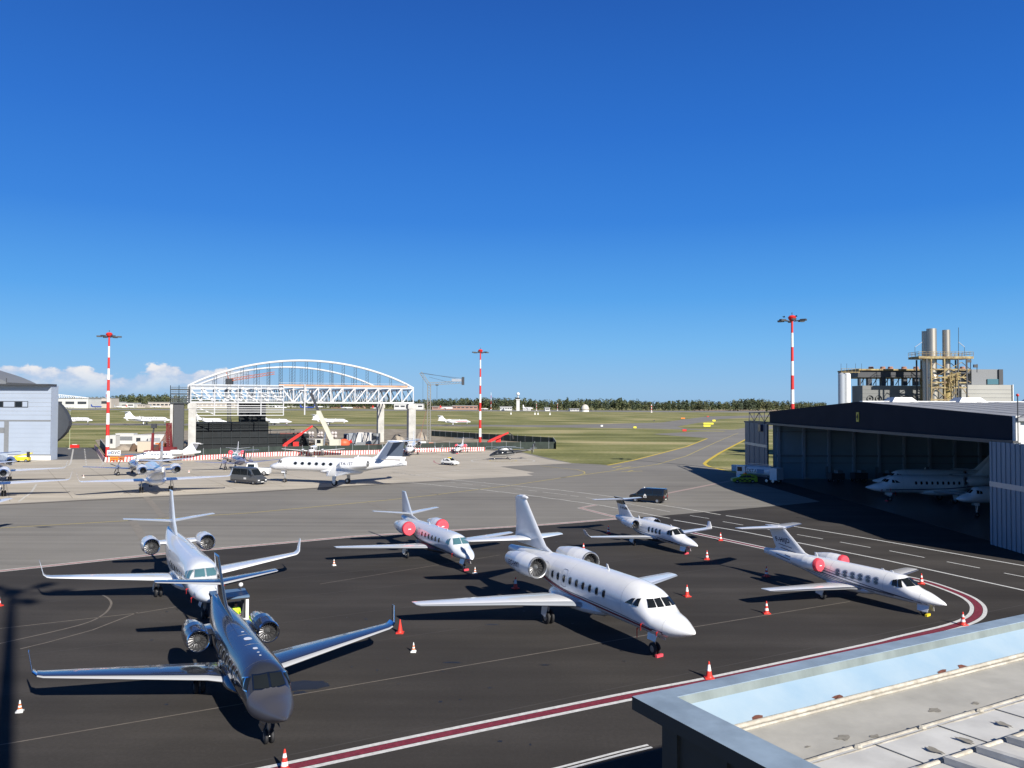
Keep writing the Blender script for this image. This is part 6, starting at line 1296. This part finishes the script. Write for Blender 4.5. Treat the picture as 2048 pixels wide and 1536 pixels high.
# ---------------------------------------------------------------- traffic cones
CRED = mat('cone_red', (.70, .045, .03), .5); CORG = mat('cone_orange', (.80, .16, .03), .5); CWH = mat('cone_white', (.82, .82, .80), .5)
def cone_proto(bands, h, base=CRED):
    t = thing('traffic_cone', '', 'traffic cone', (0, 0, 0), 0, 'traffic cones around the parked jets'); k = MB(); k.box((0, 0, .03), (h * .55, h * .55, .06), base); k.lathe([(.06, h * .24), (.12, h * .20)], base, (0, 0, 0), (0, 0, 1), 14); k.build('base', t)
    k = MB(); n = len(bands)
    for i, m in enumerate(bands): k.lathe([(lerp(.06, h, i / n), lerp(h * .2, h * .035, i / n)), (lerp(.06, h, (i + 1) / n), lerp(h * .2, h * .035, (i + 1) / n))], m, (0, 0, 0), (0, 0, 1), 14)
    k.lathe([(h, h * .035), (h, .002)], bands[-1], (0, 0, 0), (0, 0, 1), 14); k.build('body', t); return t
def cones(proto, lst): copies(proto, [((G(u, v).x, G(u, v).y, 0.0), .3 * i, lb) for i, (u, v, lb) in enumerate(lst)])
cones(cone_proto([CRED, CRED, CWH, CWH, CRED], .82), [(1418, 1356, 'red cone with one broad white band on the red line above the blue roof'), (1374, 1193, 'red cone with one broad white band right of the EC-HYI wing tip'), (1031, 1177, 'shaded red cone with one white band under the EC-HYI tail engine')])
cones(cone_proto([CRED, CWH, CRED, CWH, CRED], .80), [(1533, 1227, 'red cone with two white bands, nearest the F-HIJD wing tip'), (1926, 1250, 'red cone with two white bands on the loop line at the right end'), (1533, 1153, 'red cone with two white bands, left of the F-HIJD engine cover'), (1843, 1168, 'red cone with two white bands right behind the F-HIJD cockpit'), (1414, 1119, 'red cone with two white bands before the nose of the black finned jet'),
    (1441, 1081, 'red cone with two white bands on the pink line'), (1217, 1067, 'red cone with two white bands left of the black finned jet'), (1167, 1104, 'red cone with two white bands above the far EC-HYI engine'), (569, 1542, 'red cone with white bands cut by the bottom edge of the picture'), (-3, 1212, 'red cone cut by the left edge of the picture')])
cones(cone_proto([CRED, CRED, CRED, CRED], .80), [(800, 1266, 'plain red cone at the raised wing tip of the slate grey jet')])
cones(cone_proto([CWH, CORG, CWH, CORG, CWH, CWH], .52, CWH), [(827, 1304, 'small white cone with orange bands, right of the slate grey wing tip'), (39.5, 1424, 'small white cone with red orange bands beside the long mast shadow'), (668, 1131, 'small white cone at the wing tip of the grey jet with red covers'), (950, 1147, 'small dark looking cone before the nose of the grey jet with red covers'), (167, 955, 'small white and orange cone left of the white jet with dark exhausts'), (378, 945, 'small white orange cone right of the jet with dark exhausts')])
# ---------------------------------------------------------------- construction site
def run(pts, step):
    out = []; 
    for i in range(len(pts) - 1):
        a, b = pts[i], pts[i + 1]; n = max(1, round((b - a).length / step)); ang = math.atan2(b.y - a.y, b.x - a.x)
        out += [(a.lerp(b, (k + .5) / n), ang, (b - a).length / n) for k in range(n)]
    return out
BRD = mat('barrier_red', (.62, .06, .05), .6, var=.15); BWH = mat('barrier_white', (.72, .70, .68), .6, var=.1)
t0 = thing('water_barrier', '', 'barrier', (0, 0, 0), 0, 'red and white striped barrier row before the building site')
k = MB(); nstr = 6
for i in range(nstr):
    x0, x1 = -1 + 2 * i / nstr, -1 + 2 * (i + 1) / nstr; k.add([(x0, -.28, 0), (x1, -.28, 0), (x1 + .1, -.1, 1.05), (x0 + .1, -.1, 1.05), (x0, .28, 0), (x1, .28, 0), (x1 + .1, .1, 1.05), (x0 + .1, .1, 1.05)], [(0, 1, 2, 3), (7, 6, 5, 4), (3, 2, 6, 7)], BRD if i % 2 else BWH)
k.build('striped_body', t0)
segs = run(gp((209, 924), (400, 919.5), (550, 912), (752, 908), (795, 904.5), (969, 901.5)), 2.05); segs += run(gp((190, 896), (209, 924)), 2.1)
copies(t0, [((p.x, p.y, 0), a, 'red and white striped barrier, one unit of the long row before the building site') for p, a, l in segs])
FNET = mat('green_fence_net', (.030, .045, .038), .8, var=.4, vscale=.6)
def fence(pts, h, label):
    a = pts[0]; t = thing('site_fence', label, 'fence', (a.x, a.y, 0))
    k = MB()
    for i in range(len(pts) - 1):
        d = (pts[i + 1] - pts[i]).normalized(); nn = Vector((-d.y, d.x, 0)) * .03
        p, q = pts[i] - a, pts[i + 1] - a; k.add([p - nn, q - nn, q - nn + Vector((0, 0, h)), p - nn + Vector((0, 0, h)), p + nn, q + nn, q + nn + Vector((0, 0, h)), p + nn + Vector((0, 0, h))], [(0, 1, 2, 3), (7, 6, 5, 4), (3, 2, 6, 7)], FNET)
    k.build('netting', t)
    for p, ang, l in run(pts, 4.5): k = MB(); k.tube(p - a, p - a + Vector((0, 0, h + .25)), .05, LGREY, 6); k.build('post', t)
fence([p + Vector((0, 1.2, 0)) for p in gp((385, 917), (550, 909.5), (752, 905.5), (795, 902), (969, 899), (1112, 898))], 2.1, 'dark green netted fence behind the striped barriers'); fence(gp((1112, 898), (1106, 888), (863, 872)), 2.2, 'dark green netted fence running away right of the middle mast'); fence([p + Vector((.6, 1.2, 0)) for p in gp((208, 920), (192, 893))], 2.2, 'dark green netted fence along the side road')
t = thing('sign_board', 'white sign board reading DVC with blue arrows on the barrier corner', 'sign', (G(225, 921).x, G(225, 921).y + .6, 0)); k = MB(); k.box((0, 0, 1.75), (3.2, .1, 1.2), WHITE2); bd_ = k.build('panel', t)
for x in (-1.3, 1.3): k = MB(); k.tube((x, .1, 0), (x, .1, 2.3), .05, LGREY, 6); k.build('post', t)
lettering('lettering', 'DVC', .95, lambda a, b: (.42 + a, -.06, 1.75 + b), NAVY, bd_, .03); lettering('arrows', '»', 1.3, lambda a, b: (-1.0 + a * 1.3, -.06, 1.85 + b), mat('sign_blue', (.10, .22, .45), .5), bd_, .03)
def cabin(u0, u1, vt, vb, m, label, win=((.5, .3),), dark=None):
    D = farD((u0 + u1) / 2, vb); a, b = P(u0, vb, D), P(u1, vb, D); h = P(u0, vt, D).z; w = b.x - a.x
    t = thing('site_cabin', label, 'cabin', ((a.x + b.x) / 2, D, 0)); k = MB(); k.box((0, 1.3, h / 2), (w, 2.6, h), m); wl_ = k.build('wall', t); k = MB(); k.box((0, 1.3, h + .06), (w + .2, 2.8, .12), WHITE2); k.build('roof', t)
    for x, ww in win: k = MB(); k.box((-w / 2 + w * x, -.02, h * .55), (w * ww, .08, h * .38), dark or FDK); k.build('window', t)
cabin(219, 231, 871, 896, FWHT, 'white site cabin end with small window by the left mast', ((.3, .4),)); cabin(231, 267, 867.5, 888, FWHT, 'wide white site cabin with a big dark grey opening', ((.5, .86),), MGREY); cabin(266, 296, 870.5, 890, FWHT, 'white site cabin with one square window, middle of the row', ((.35, .28),)); cabin(296, 331, 870, 891, FWHT, 'white site cabin with a long pipe, right end of the row', ((.4, .6),), LGREY)
def container(u0, u1, vt, vb, m, label):
    D = farD((u0 + u1) / 2, vb); a, b = P(u0, vb, D), P(u1, vb, D); h = P(u0, vt, D).z; w = b.x - a.x; t = thing('container', label, 'container', ((a.x + b.x) / 2, D, 0)); k = MB(); k.box((0, 1.2, h / 2), (w, 2.4, h), m)
    for i in range(9): k.box((-w / 2 + w * (i + .5) / 9, -.02, h / 2), (w / 22, .06, h * .9), m)
    k.build('shell', t); k = MB(); k.box((w * .28, -.06, h / 2), (w * .2, .05, h * .86), LGREY); k.build('door', t)
container(687, 697, 868, 887, NAVY, 'dark navy container left of the white ones'); container(697, 712, 866.5, 887, LGREY, 'grey container with bright lid between navy and white ones'); container(712, 727, 865, 887, BWH, 'white container, left of the two white ones'); container(728, 742, 865.5, 887, BWH, 'white container, right of the two white ones'); container(743, 758, 867, 889, MGREY, 'low grey container beside the concrete pillar')
container(510, 518, 896, 903, NAVY, 'small blue skip with a red load before the low dark block'); container(506, 519, 889.5, 896, RED, 'red box stacked on the blue skip')
BAG = mat('big_bag_fabric', (.62, .57, .55), .9, var=.25, vscale=1)
def bagstack(u, vt, vb, w, label):
    D = farD(u, vb); q = P(u, vb, D); h = P(u, vt, D).z; t = thing('big_bag_stack', label, 'bag stack', (q.x, D, 0), 0, 'white bulk bags on the building site'); 
    for i, (x, z) in enumerate(((-.5, .25), (.5, .25), (-.48, .75), (.5, .74))): k = MB(); k.ball((x * w / 2, 0, z * h), 1, BAG, 9, 6, (w * .27, .9, h * .27)); k.build('bag', t, True)
for u, lb in ((607, 'stack of white bulk bags right of the red telehandler boom'), (622, 'stack of white bulk bags left of the mobile crane boom'), (640, 'stack of white bulk bags behind the mobile crane boom'), (668, 'stack of white bulk bags right of the mobile crane boom')): bagstack(u, 863, 876, 2.4, lb)
SAND = mat('gravel_heap', (.36, .31, .25), .95, var=.25, vscale=.8, bump=.6, bscale=3)
def heap(u, vt, vb, w, label, m=SAND):
    D = farD(u, vb); q = P(u, vb, D); h = P(u, vt, D).z; r = w / 1600 * D / 2; k = MB(); n = 18; rings = []
    for j in range(6):
        f = j / 5; rings.append([(r * (1 - f) ** .9 * (1 + .12 * math.sin(3 * a + j)) * math.cos(a), r * (1 - f) ** .9 * (1 + .12 * math.cos(4 * a + 2 * j)) * math.sin(a), h * (1 - (1 - f) ** 1.25)) for a in [2 * math.pi * i / n for i in range(n)]])
    k.loft(rings, m); o = k.build('gravel_heap', None, True, 60, (q.x, D, 0)); tag(o, label, 'gravel heap', 'gravel heaps on the building site')
heap(795, 867, 882, 32, 'conical sandy gravel heap between the two right concrete pillars'); heap(842, 862.5, 880, 30, 'tall sandy gravel heap left of the tower crane'); heap(247, 889, 900, 42, 'flat brownish earth heap before the site cabins'); heap(268, 886, 902, 20, 'dark brown earth heap before the square window cabin', mat('brown_earth', (.14, .09, .06), .95, var=.3))
def planks(u, v, w, n, m, label, ang=0.0, L=6.0):
    q = G(u, v); t = thing('material_stack', label, 'building materials', (q.x, q.y, 0), ang, 'stacked materials on the building site')
    for i in range(n): k = MB(); k.box(((i % 2) * .3, (i % 3) * .5 - .5, .12 + .22 * (i // 3)), (L, .4, .2), m); k.build('plank', t)
TIM = mat('timber', (.42, .30, .18), .9, var=.3); RBR = mat('rebar_rust', (.19, .07, .045), .9, var=.3)
planks(625, 890, 4, 9, TIM, 'stack of yellow timber left of the white mobile crane', .1, 9); planks(747, 893, 4, 9, RBR, 'stack of orange rusty steel right of the white containers', .05, 8); planks(768, 896, 4, 6, TIM, 'stack of pale timber at the foot of the rear pillar', .1, 5); planks(875, 893, 4, 6, TIM, 'pale timber boards right of the tower crane foot', .3, 6); planks(698, 893, 4, 9, LGREY, 'grey steel beams in front of the navy container', .05, 10)
planks(345, 905, 4, 9, RBR, 'rusty red reinforcing bars leaning by the concrete core', .6, 6); planks(900, 891, 3, 6, LGREY, 'pale scaffold boards left of the middle mast', -.2, 7)
for u, v, m, lb, dz in ((440, 906, WHITE2, 'white loose block before the netted scaffold', 1.0), (533, 903, WHITE2, 'white loose block right of the blue skip', 1.1), (545, 902, WHITE2, 'white loose heap left of the red telehandler', .8), (600, 900, WHITE2, 'white loose block right of the red telehandler', 1.1), (700, 899, DGREY, 'dark generator box right of the orange mixer', 2.2), (722, 899, MGREY, 'grey mesh cage right of the orange mixer', 2.4), (846, 892, WHITE2, 'white crate at the tower crane foot', 1.7), (862, 892, ORANGE, 'orange skip right of the tower crane foot', 1.3), (426, 906, RED, 'red cabinet before the netted scaffold', 1.2), (322, 902, ORANGE, 'orange pump box below the rusty bars', 2.6), (290, 904, mat('beige_tarp', (.52, .45, .36), .9), 'beige tarpaulin covered pile', 3.4), (309, 903, DGREY, 'dark green compressor box', 2.2)):
    q = G(u, v); t = thing('site_box', lb, 'site box', (q.x, q.y, 0), .15, 'boxes on the building site'); k = MB(); k.prism([(-dz * .55, -.5), (dz * .55, -.5), (dz * .5, .6), (-dz * .5, .6)], .1, dz * .85, m); k.build('box', t); k = MB(); k.box((0, 0, dz * .88), (dz * 1.05, 1.0, .07), LGREY); k.build('lid', t); k = MB(); k.box((0, 0, .06), (dz, .9, .1), TIM); k.build('pallet', t)
def telehandler(u, v, rz, ba, L, label, m=RED):
    q = G(u, v); t = thing('telehandler', label, 'telehandler', (q.x, q.y, 0), R(rz)); k = MB(); k.box((0, 0, 1.2), (5.2, 2.2, .9), m); k.box((-2.2, 0, 1.8), (1.2, 2.0, .8), m); k.build('chassis', t)
    k = MB(); k.box((.6, .7, 2.2), (1.5, 1.0, 1.3), m); c = k.build('cab', t); k = MB(); k.box((1.36, .7, 2.3), (.04, .8, .8), GLASS); k.box((.6, 1.21, 2.3), (1.1, .04, .8), GLASS); k.build('cab_glass', c)
    a = R(ba); p = Vector((-2.3, -.5, 2.1)); e = p + Vector((math.cos(a), 0, math.sin(a))) * L; mid = p.lerp(e, .6); k = MB(); k.beam(p, mid, .75, .8, m); k.beam(p.lerp(e, .5), e, .5, .5, m); k.build('boom', t); k = MB(); k.beam(e, e + Vector((1.3, 0, -.9)), .3, .3, BLACK); k.beam(e + Vector((1.2, 0, -.9)), e + Vector((1.5, 0, -2.0)), .3, .5, BLACK); k.build('boom_head', t)
    for x in (-1.6, 1.6):
        for sd in (1, -1): k = MB(); wheel(k, (x, sd * 1.05, .62), .62, .4); k.build('wheel', t, True)
telehandler(587, 904.5, 12, 35, 9.0, 'red telehandler with raised boom before the low dark block'); telehandler(993, 896, 8, 24, 6.5, 'red telehandler with lowered boom right of the middle mast'); telehandler(352, 893, 96, 74, 8.0, 'rust red telescopic loader standing by the concrete core', mat('rust_red', (.12, .025, .018), .7))
q = G(688, 901.5); t = thing('concrete_mixer', 'round orange red mixer right of the white mobile crane', 'mixer', (q.x, q.y, 0), .3); k = MB(); k.ball((0, 0, 2.1), 1, mat('mixer_orange', (.75, .12, .05), .5), 12, 8, (1.7, 1.2, 1.3)); k.build('drum', t, True); k = MB(); k.box((0, 0, .7), (2.6, 1.3, .25), RED); k.build('frame', t)
for sd in (1, -1): k = MB(); wheel(k, (.3, sd * .8, .4), .4, .22); k.build('wheel', t, True)
k = MB(); k.lathe([(0, .35), (.7, .55)], RED, (1.5, 0, 2.4), (1, 0, .4), 10); k.build('chute', t)
# mobile crane
q = G(655, 903.5); CRM = mat('crane_cream', (.66, .64, .52), .5, var=.1); t = thing('mobile_crane', 'cream white mobile crane with steep telescopic boom on the building site', 'mobile crane', (q.x, q.y, 0), R(175)); k = MB(); k.box((0, 0, 1.2), (8.5, 2.5, .9), CRM); k.build('chassis', t)
k = MB(); k.box((2.3, 0, 2.6), (1.8, 2.2, 1.9), CRM); c = k.build('cab', t); k = MB(); k.box((2.3, 1.12, 2.9), (1.4, .04, 1.0), GLASS); k.box((3.22, 0, 2.9), (.04, 1.8, 1.0), GLASS); k.build('cab_glass', c); k = MB(); k.box((-2.2, 0, 2.6), (2.6, 2.2, 1.8), CRM); k.build('counterweight', t)
p = Vector((-1.2, -.3, 3.0)); e1 = p + Vector((3.9, 0, 8.0)); e2 = p + Vector((6.2, 0, 13.4)); k = MB(); k.beam(p, e1, .95, 1.05, CRM); k.box(e1, (1.0, 1.0, .9), CRM); k.build('boom', t); k = MB(); k.beam(e1, e2, .55, .6, DGREY); k.build('boom_extension', t); k = MB(); k.tube(e2, e2 - Vector((0, 0, 2)), .04, BLACK, 5); k.ball(e2 - Vector((0, 0, 2.2)), .25, DGREY); k.build('hook', t)
k = MB(); k.beam(Vector((1.0, 0, 1.8)), p.lerp(e1, .45), .35, .35, STEEL); k.build('lift_cylinder', t)
for x in (-3, -1.2, 1.4, 3.1):
    for sd in (1, -1): k = MB(); wheel(k, (x, sd * 1.1, .6), .6, .4); k.build('wheel', t, True)
# tower crane
D = 262.0; b = P(857.5, 890, D); zt = P(857, 768, D).z; t = thing('tower_crane', 'slim grey tower crane with folded jib right of the arched hangar', 'tower crane', (b.x, D, 0)); LT = mat('crane_grey', (.24, .24, .22), .6)
def lattice(name, p, q, w, m, parent, n=14, r=.06):
    p = Vector(p); q = Vector(q); k = MB(); x, y = k.frame(p, q); cs = [x * w / 2 + y * w / 2, -x * w / 2 + y * w / 2, -x * w / 2 - y * w / 2, x * w / 2 - y * w / 2]
    for c in cs: k.beam(p + c, q + c, r * 1.6, r * 1.6, m)
    for i in range(n):
        for j in range(4): k.beam(p.lerp(q, i / n) + cs[j], p.lerp(q, (i + 1) / n) + cs[(j + 1) % 4], r, r, m)
    return k.build(name, parent)
def rel(u, v): p = P(u, v, D); return (p.x - b.x, 0, p.z)
lattice('mast', (0, 0, .6), (0, 0, zt), 1.0, LT, t, 22, .09); lattice('jib', rel(857, 768), rel(927, 764), .8, LT, t, 12, .07); lattice('jib_top', rel(857, 768), rel(841, 745), .8, LT, t, 6, .07)
k = MB()
for a_, c_ in (((841, 745), (927, 760)), ((858, 749), (927, 757)), ((858, 754), (900, 765)), ((841, 746), (858, 749))): k.beam(rel(*a_), rel(*c_), .09, .09, DGREY)
k.build('tie_rods', t); k = MB(); p = Vector(rel(914, 764)); k.box(p + Vector((0, 0, .6)), (3.4, 1, .9), LGREY); p = Vector(rel(926, 762)); k.box(p, (.8, 1.2, 2.6), DGREY); k.build('winch_platform', t)
k = MB(); p = Vector(rel(874, 768)); k.tube(p, p - Vector((0, 0, 5)), .05, BLACK, 5); k.box(p - Vector((0, 0, .3)), (.9, .6, .5), DGREY); k.build('trolley', t); k = MB(); p = Vector(rel(846, 752)); k.tube(p, p - Vector((0, 0, 9)), .035, BLACK, 5); k.build('hoist_rope', t); k = MB(); k.box((0, 0, .35), (4, 4, .7), CONCP); k.build('base', t); k = MB(); k.beam((-3.4, 0, .5), (-.2, 0, 14), .18, .18, mat('brace_rust', (.22, .12, .09), .8)); k.build('brace', t)
# orange crane boom behind the arch, red lattice mast at the left
D = 305.0; b = P(458, 890, D); t = thing('boom_crane', 'orange lattice crane boom seen through the white arch', 'crane', (b.x, D, 0)); OR_ = mat('crane_orange_red', (.50, .15, .07), .6)
lattice('mast', (0, 0, .5), rel(458, 760), 1.0, DGREY, t, 20, .1); lattice('jib', rel(455, 760.5), rel(549, 746), .9, OR_, t, 14, .09); k = MB(); k.beam(rel(458, 760), rel(452, 742), .25, .25, OR_); k.beam(rel(452, 742), rel(500, 750), .1, .1, DGREY); k.build('jib_stay', t); k = MB(); k.box(rel(459, 763), (2.4, 2, 2.2), DGREY); k.build('operator_cab', t)
D = 206.0; b = P(304, 905, D); t = thing('boom_lift', 'dark red boom lift raised upright before the white cabins', 'boom lift', (b.x, D, 0)); RDK = mat('dark_red_steel', (.17, .02, .025), .6); k = MB(); k.box((0, 0, .8), (3.4, 2, .9), RDK); k.build('chassis', t); k = MB(); k.beam((0, 0, 1), rel(306, 866), .55, .5, RDK); k.beam(rel(306, 868), rel(308, 853), .3, .3, DGREY); k.build('boom', t); k = MB(); k.box(rel(308, 852), (1.2, .8, 1.1), DGREY); k.build('platform', t)
for x in (-1.1, 1.1):
    for sd in (1, -1): k = MB(); wheel(k, (x, sd * .9, .45), .45, .3); k.build('wheel', t, True)
D = 214.0; b = P(336, 903, D); t = thing('drilling_rig', 'rusty red rig with curved hose bundle beside the concrete core', 'rig', (b.x, D, 0)); k = MB(); k.box((0, 0, 1.1), (4, 2, 1.2), RDK); k.build('body', t); lattice('mast', (.4, 0, 1.5), rel(338, 846), .9, RDK, t, 14, .13)
k = MB()
for i in range(5):
    pr = None
    for j in range(9):
        f = j / 8; p = Vector((.9 - 3.6 * f ** 1.7 - i * .25, -.4, 6.2 * (1 - f) ** 1.1 + .6 + i * .12));
        if pr is not None: k.tube(pr, p, .11, RBR, 6)
        pr = p
k.build('hose_bundle', t)
# small things along the concrete apron and in the hangar
for u, v, m, lb in ((228, 924, ORANGE, 'orange folding barricade before the DVC board, left one'), (240, 923.5, mat('brown_orange', (.40, .13, .04), .7), 'brown orange folding barricade before the DVC board, right one'), (258, 921, BRD, 'slanted red and white warning board right of the DVC board')):
    q = G(u, v); t = thing('barricade', lb, 'barricade', (q.x, q.y, 0), .2); k = MB(); k.beam((-.9, 0, 1.0), (.9, 0, 1.0), .06, .35, m); k.beam((-.9, 0, .55), (.9, 0, .55), .06, .25, BWH if m is BRD else m); k.build('board', t)
    for x in (-.7, .7): k = MB(); k.beam((x, -.4, 0), (x, 0, 1.2), .07, .07, m); k.beam((x, .4, 0), (x, 0, 1.2), .07, .07, m); k.build('leg', t)
q = G(139, 898); t = thing('lamp_post', 'thin pale green post at the end of the side road', 'post', (q.x, q.y, 0)); k = MB(); k.tube((0, 0, .25), (0, 0, 11), .09, mat('pale_green_post', (.38, .42, .25), .6), 8, .06); k.build('pole', t); k = MB(); k.box((0, 0, 11.1), (.5, .3, .2), LGREY); k.build('lamp', t); k = MB(); k.box((0, 0, .12), (.6, .6, .24), CONCP); k.build('base', t)
q = G(150, 895.5); t = thing('road_block', 'small red road block at the end of the side road', 'barrier', (q.x, q.y, 0)); k = MB(); k.prism([(-1.4, -.35), (1.4, -.35), (1.2, .35), (-1.2, .35)], 0, .9, RED); k.build('block', t); k = MB(); k.box((0, -.2, .98), (1.4, .2, .16), BWH); k.build('top_rail', t)
for x, y, lb in ((57, 141, 'dark ground power cart along the inner hangar wall, left one'), (61.5, 142, 'dark tool trolley along the inner hangar wall, middle one'), (66, 141, 'dark ground power cart along the inner hangar wall, right one'), (70, 142, 'grey work stand along the inner hangar wall')):
    t = thing('equipment_cart', lb, 'equipment cart', (x, y, .02), .2, 'equipment in the right hangar'); k = MB(); k.box((0, 0, 1.0), (2.6, 1.4, 1.1), DGREY); k.box((.5, 0, 1.75), (1.0, 1.2, .5), MGREY); k.build('housing', t)
    for dx in (-.9, .9):
        for sd in (1, -1): k = MB(); wheel(k, (dx, sd * .6, .28), .28, .16); k.build('wheel', t, True)
q = G(1478, 948); t = thing('service_trailer', 'pale covered trailer behind the lime yellow car at the grass edge', 'trailer', (q.x + .8, q.y + 2, 0), R(160)); k = MB(); k.box((0, 0, 1.0), (3.2, 1.7, 1.0), TKW); k.build('body', t); k = MB(); k.box((0, 0, 1.54), (3.3, 1.8, .1), WHITE2); k.build('cover', t)
for sd in (1, -1): k = MB(); wheel(k, (0, sd * .85, .35), .35, .2); k.build('wheel', t, True)
# three birds over the right mast
BIRD = mat('bird_black', (.01, .01, .012), .8)
for u, v, lb in ((1568, 634, 'small dark bird in flight left above the right mast'), (1585.5, 635, 'small dark bird perched on top of the right mast'), (1592.5, 632.5, 'small dark bird in flight right above the right mast')):
    p = P(u, v, 154.6); k = MB(); k.ball((0, 0, 0), .13, BIRD, 8, 5, (1.9, .8, .8)); o = k.build('bird', None, True, 60, p); tag(o, lb, 'bird', 'birds at the right mast')
    k = MB(); k.add([(.1, .08, 0), (-.12, .08, 0), (-.2, .42, .14), (0, .45, .16), (.1, .08, .02), (-.12, .08, .02), (-.2, .42, .16), (0, .45, .18)], [(0, 1, 2, 3), (7, 6, 5, 4)], BIRD); k.add([(.1, -.08, 0), (-.12, -.08, 0), (-.2, -.42, .14), (0, -.45, .16)], [(0, 1, 2, 3)], BIRD); k.build('wings', o)
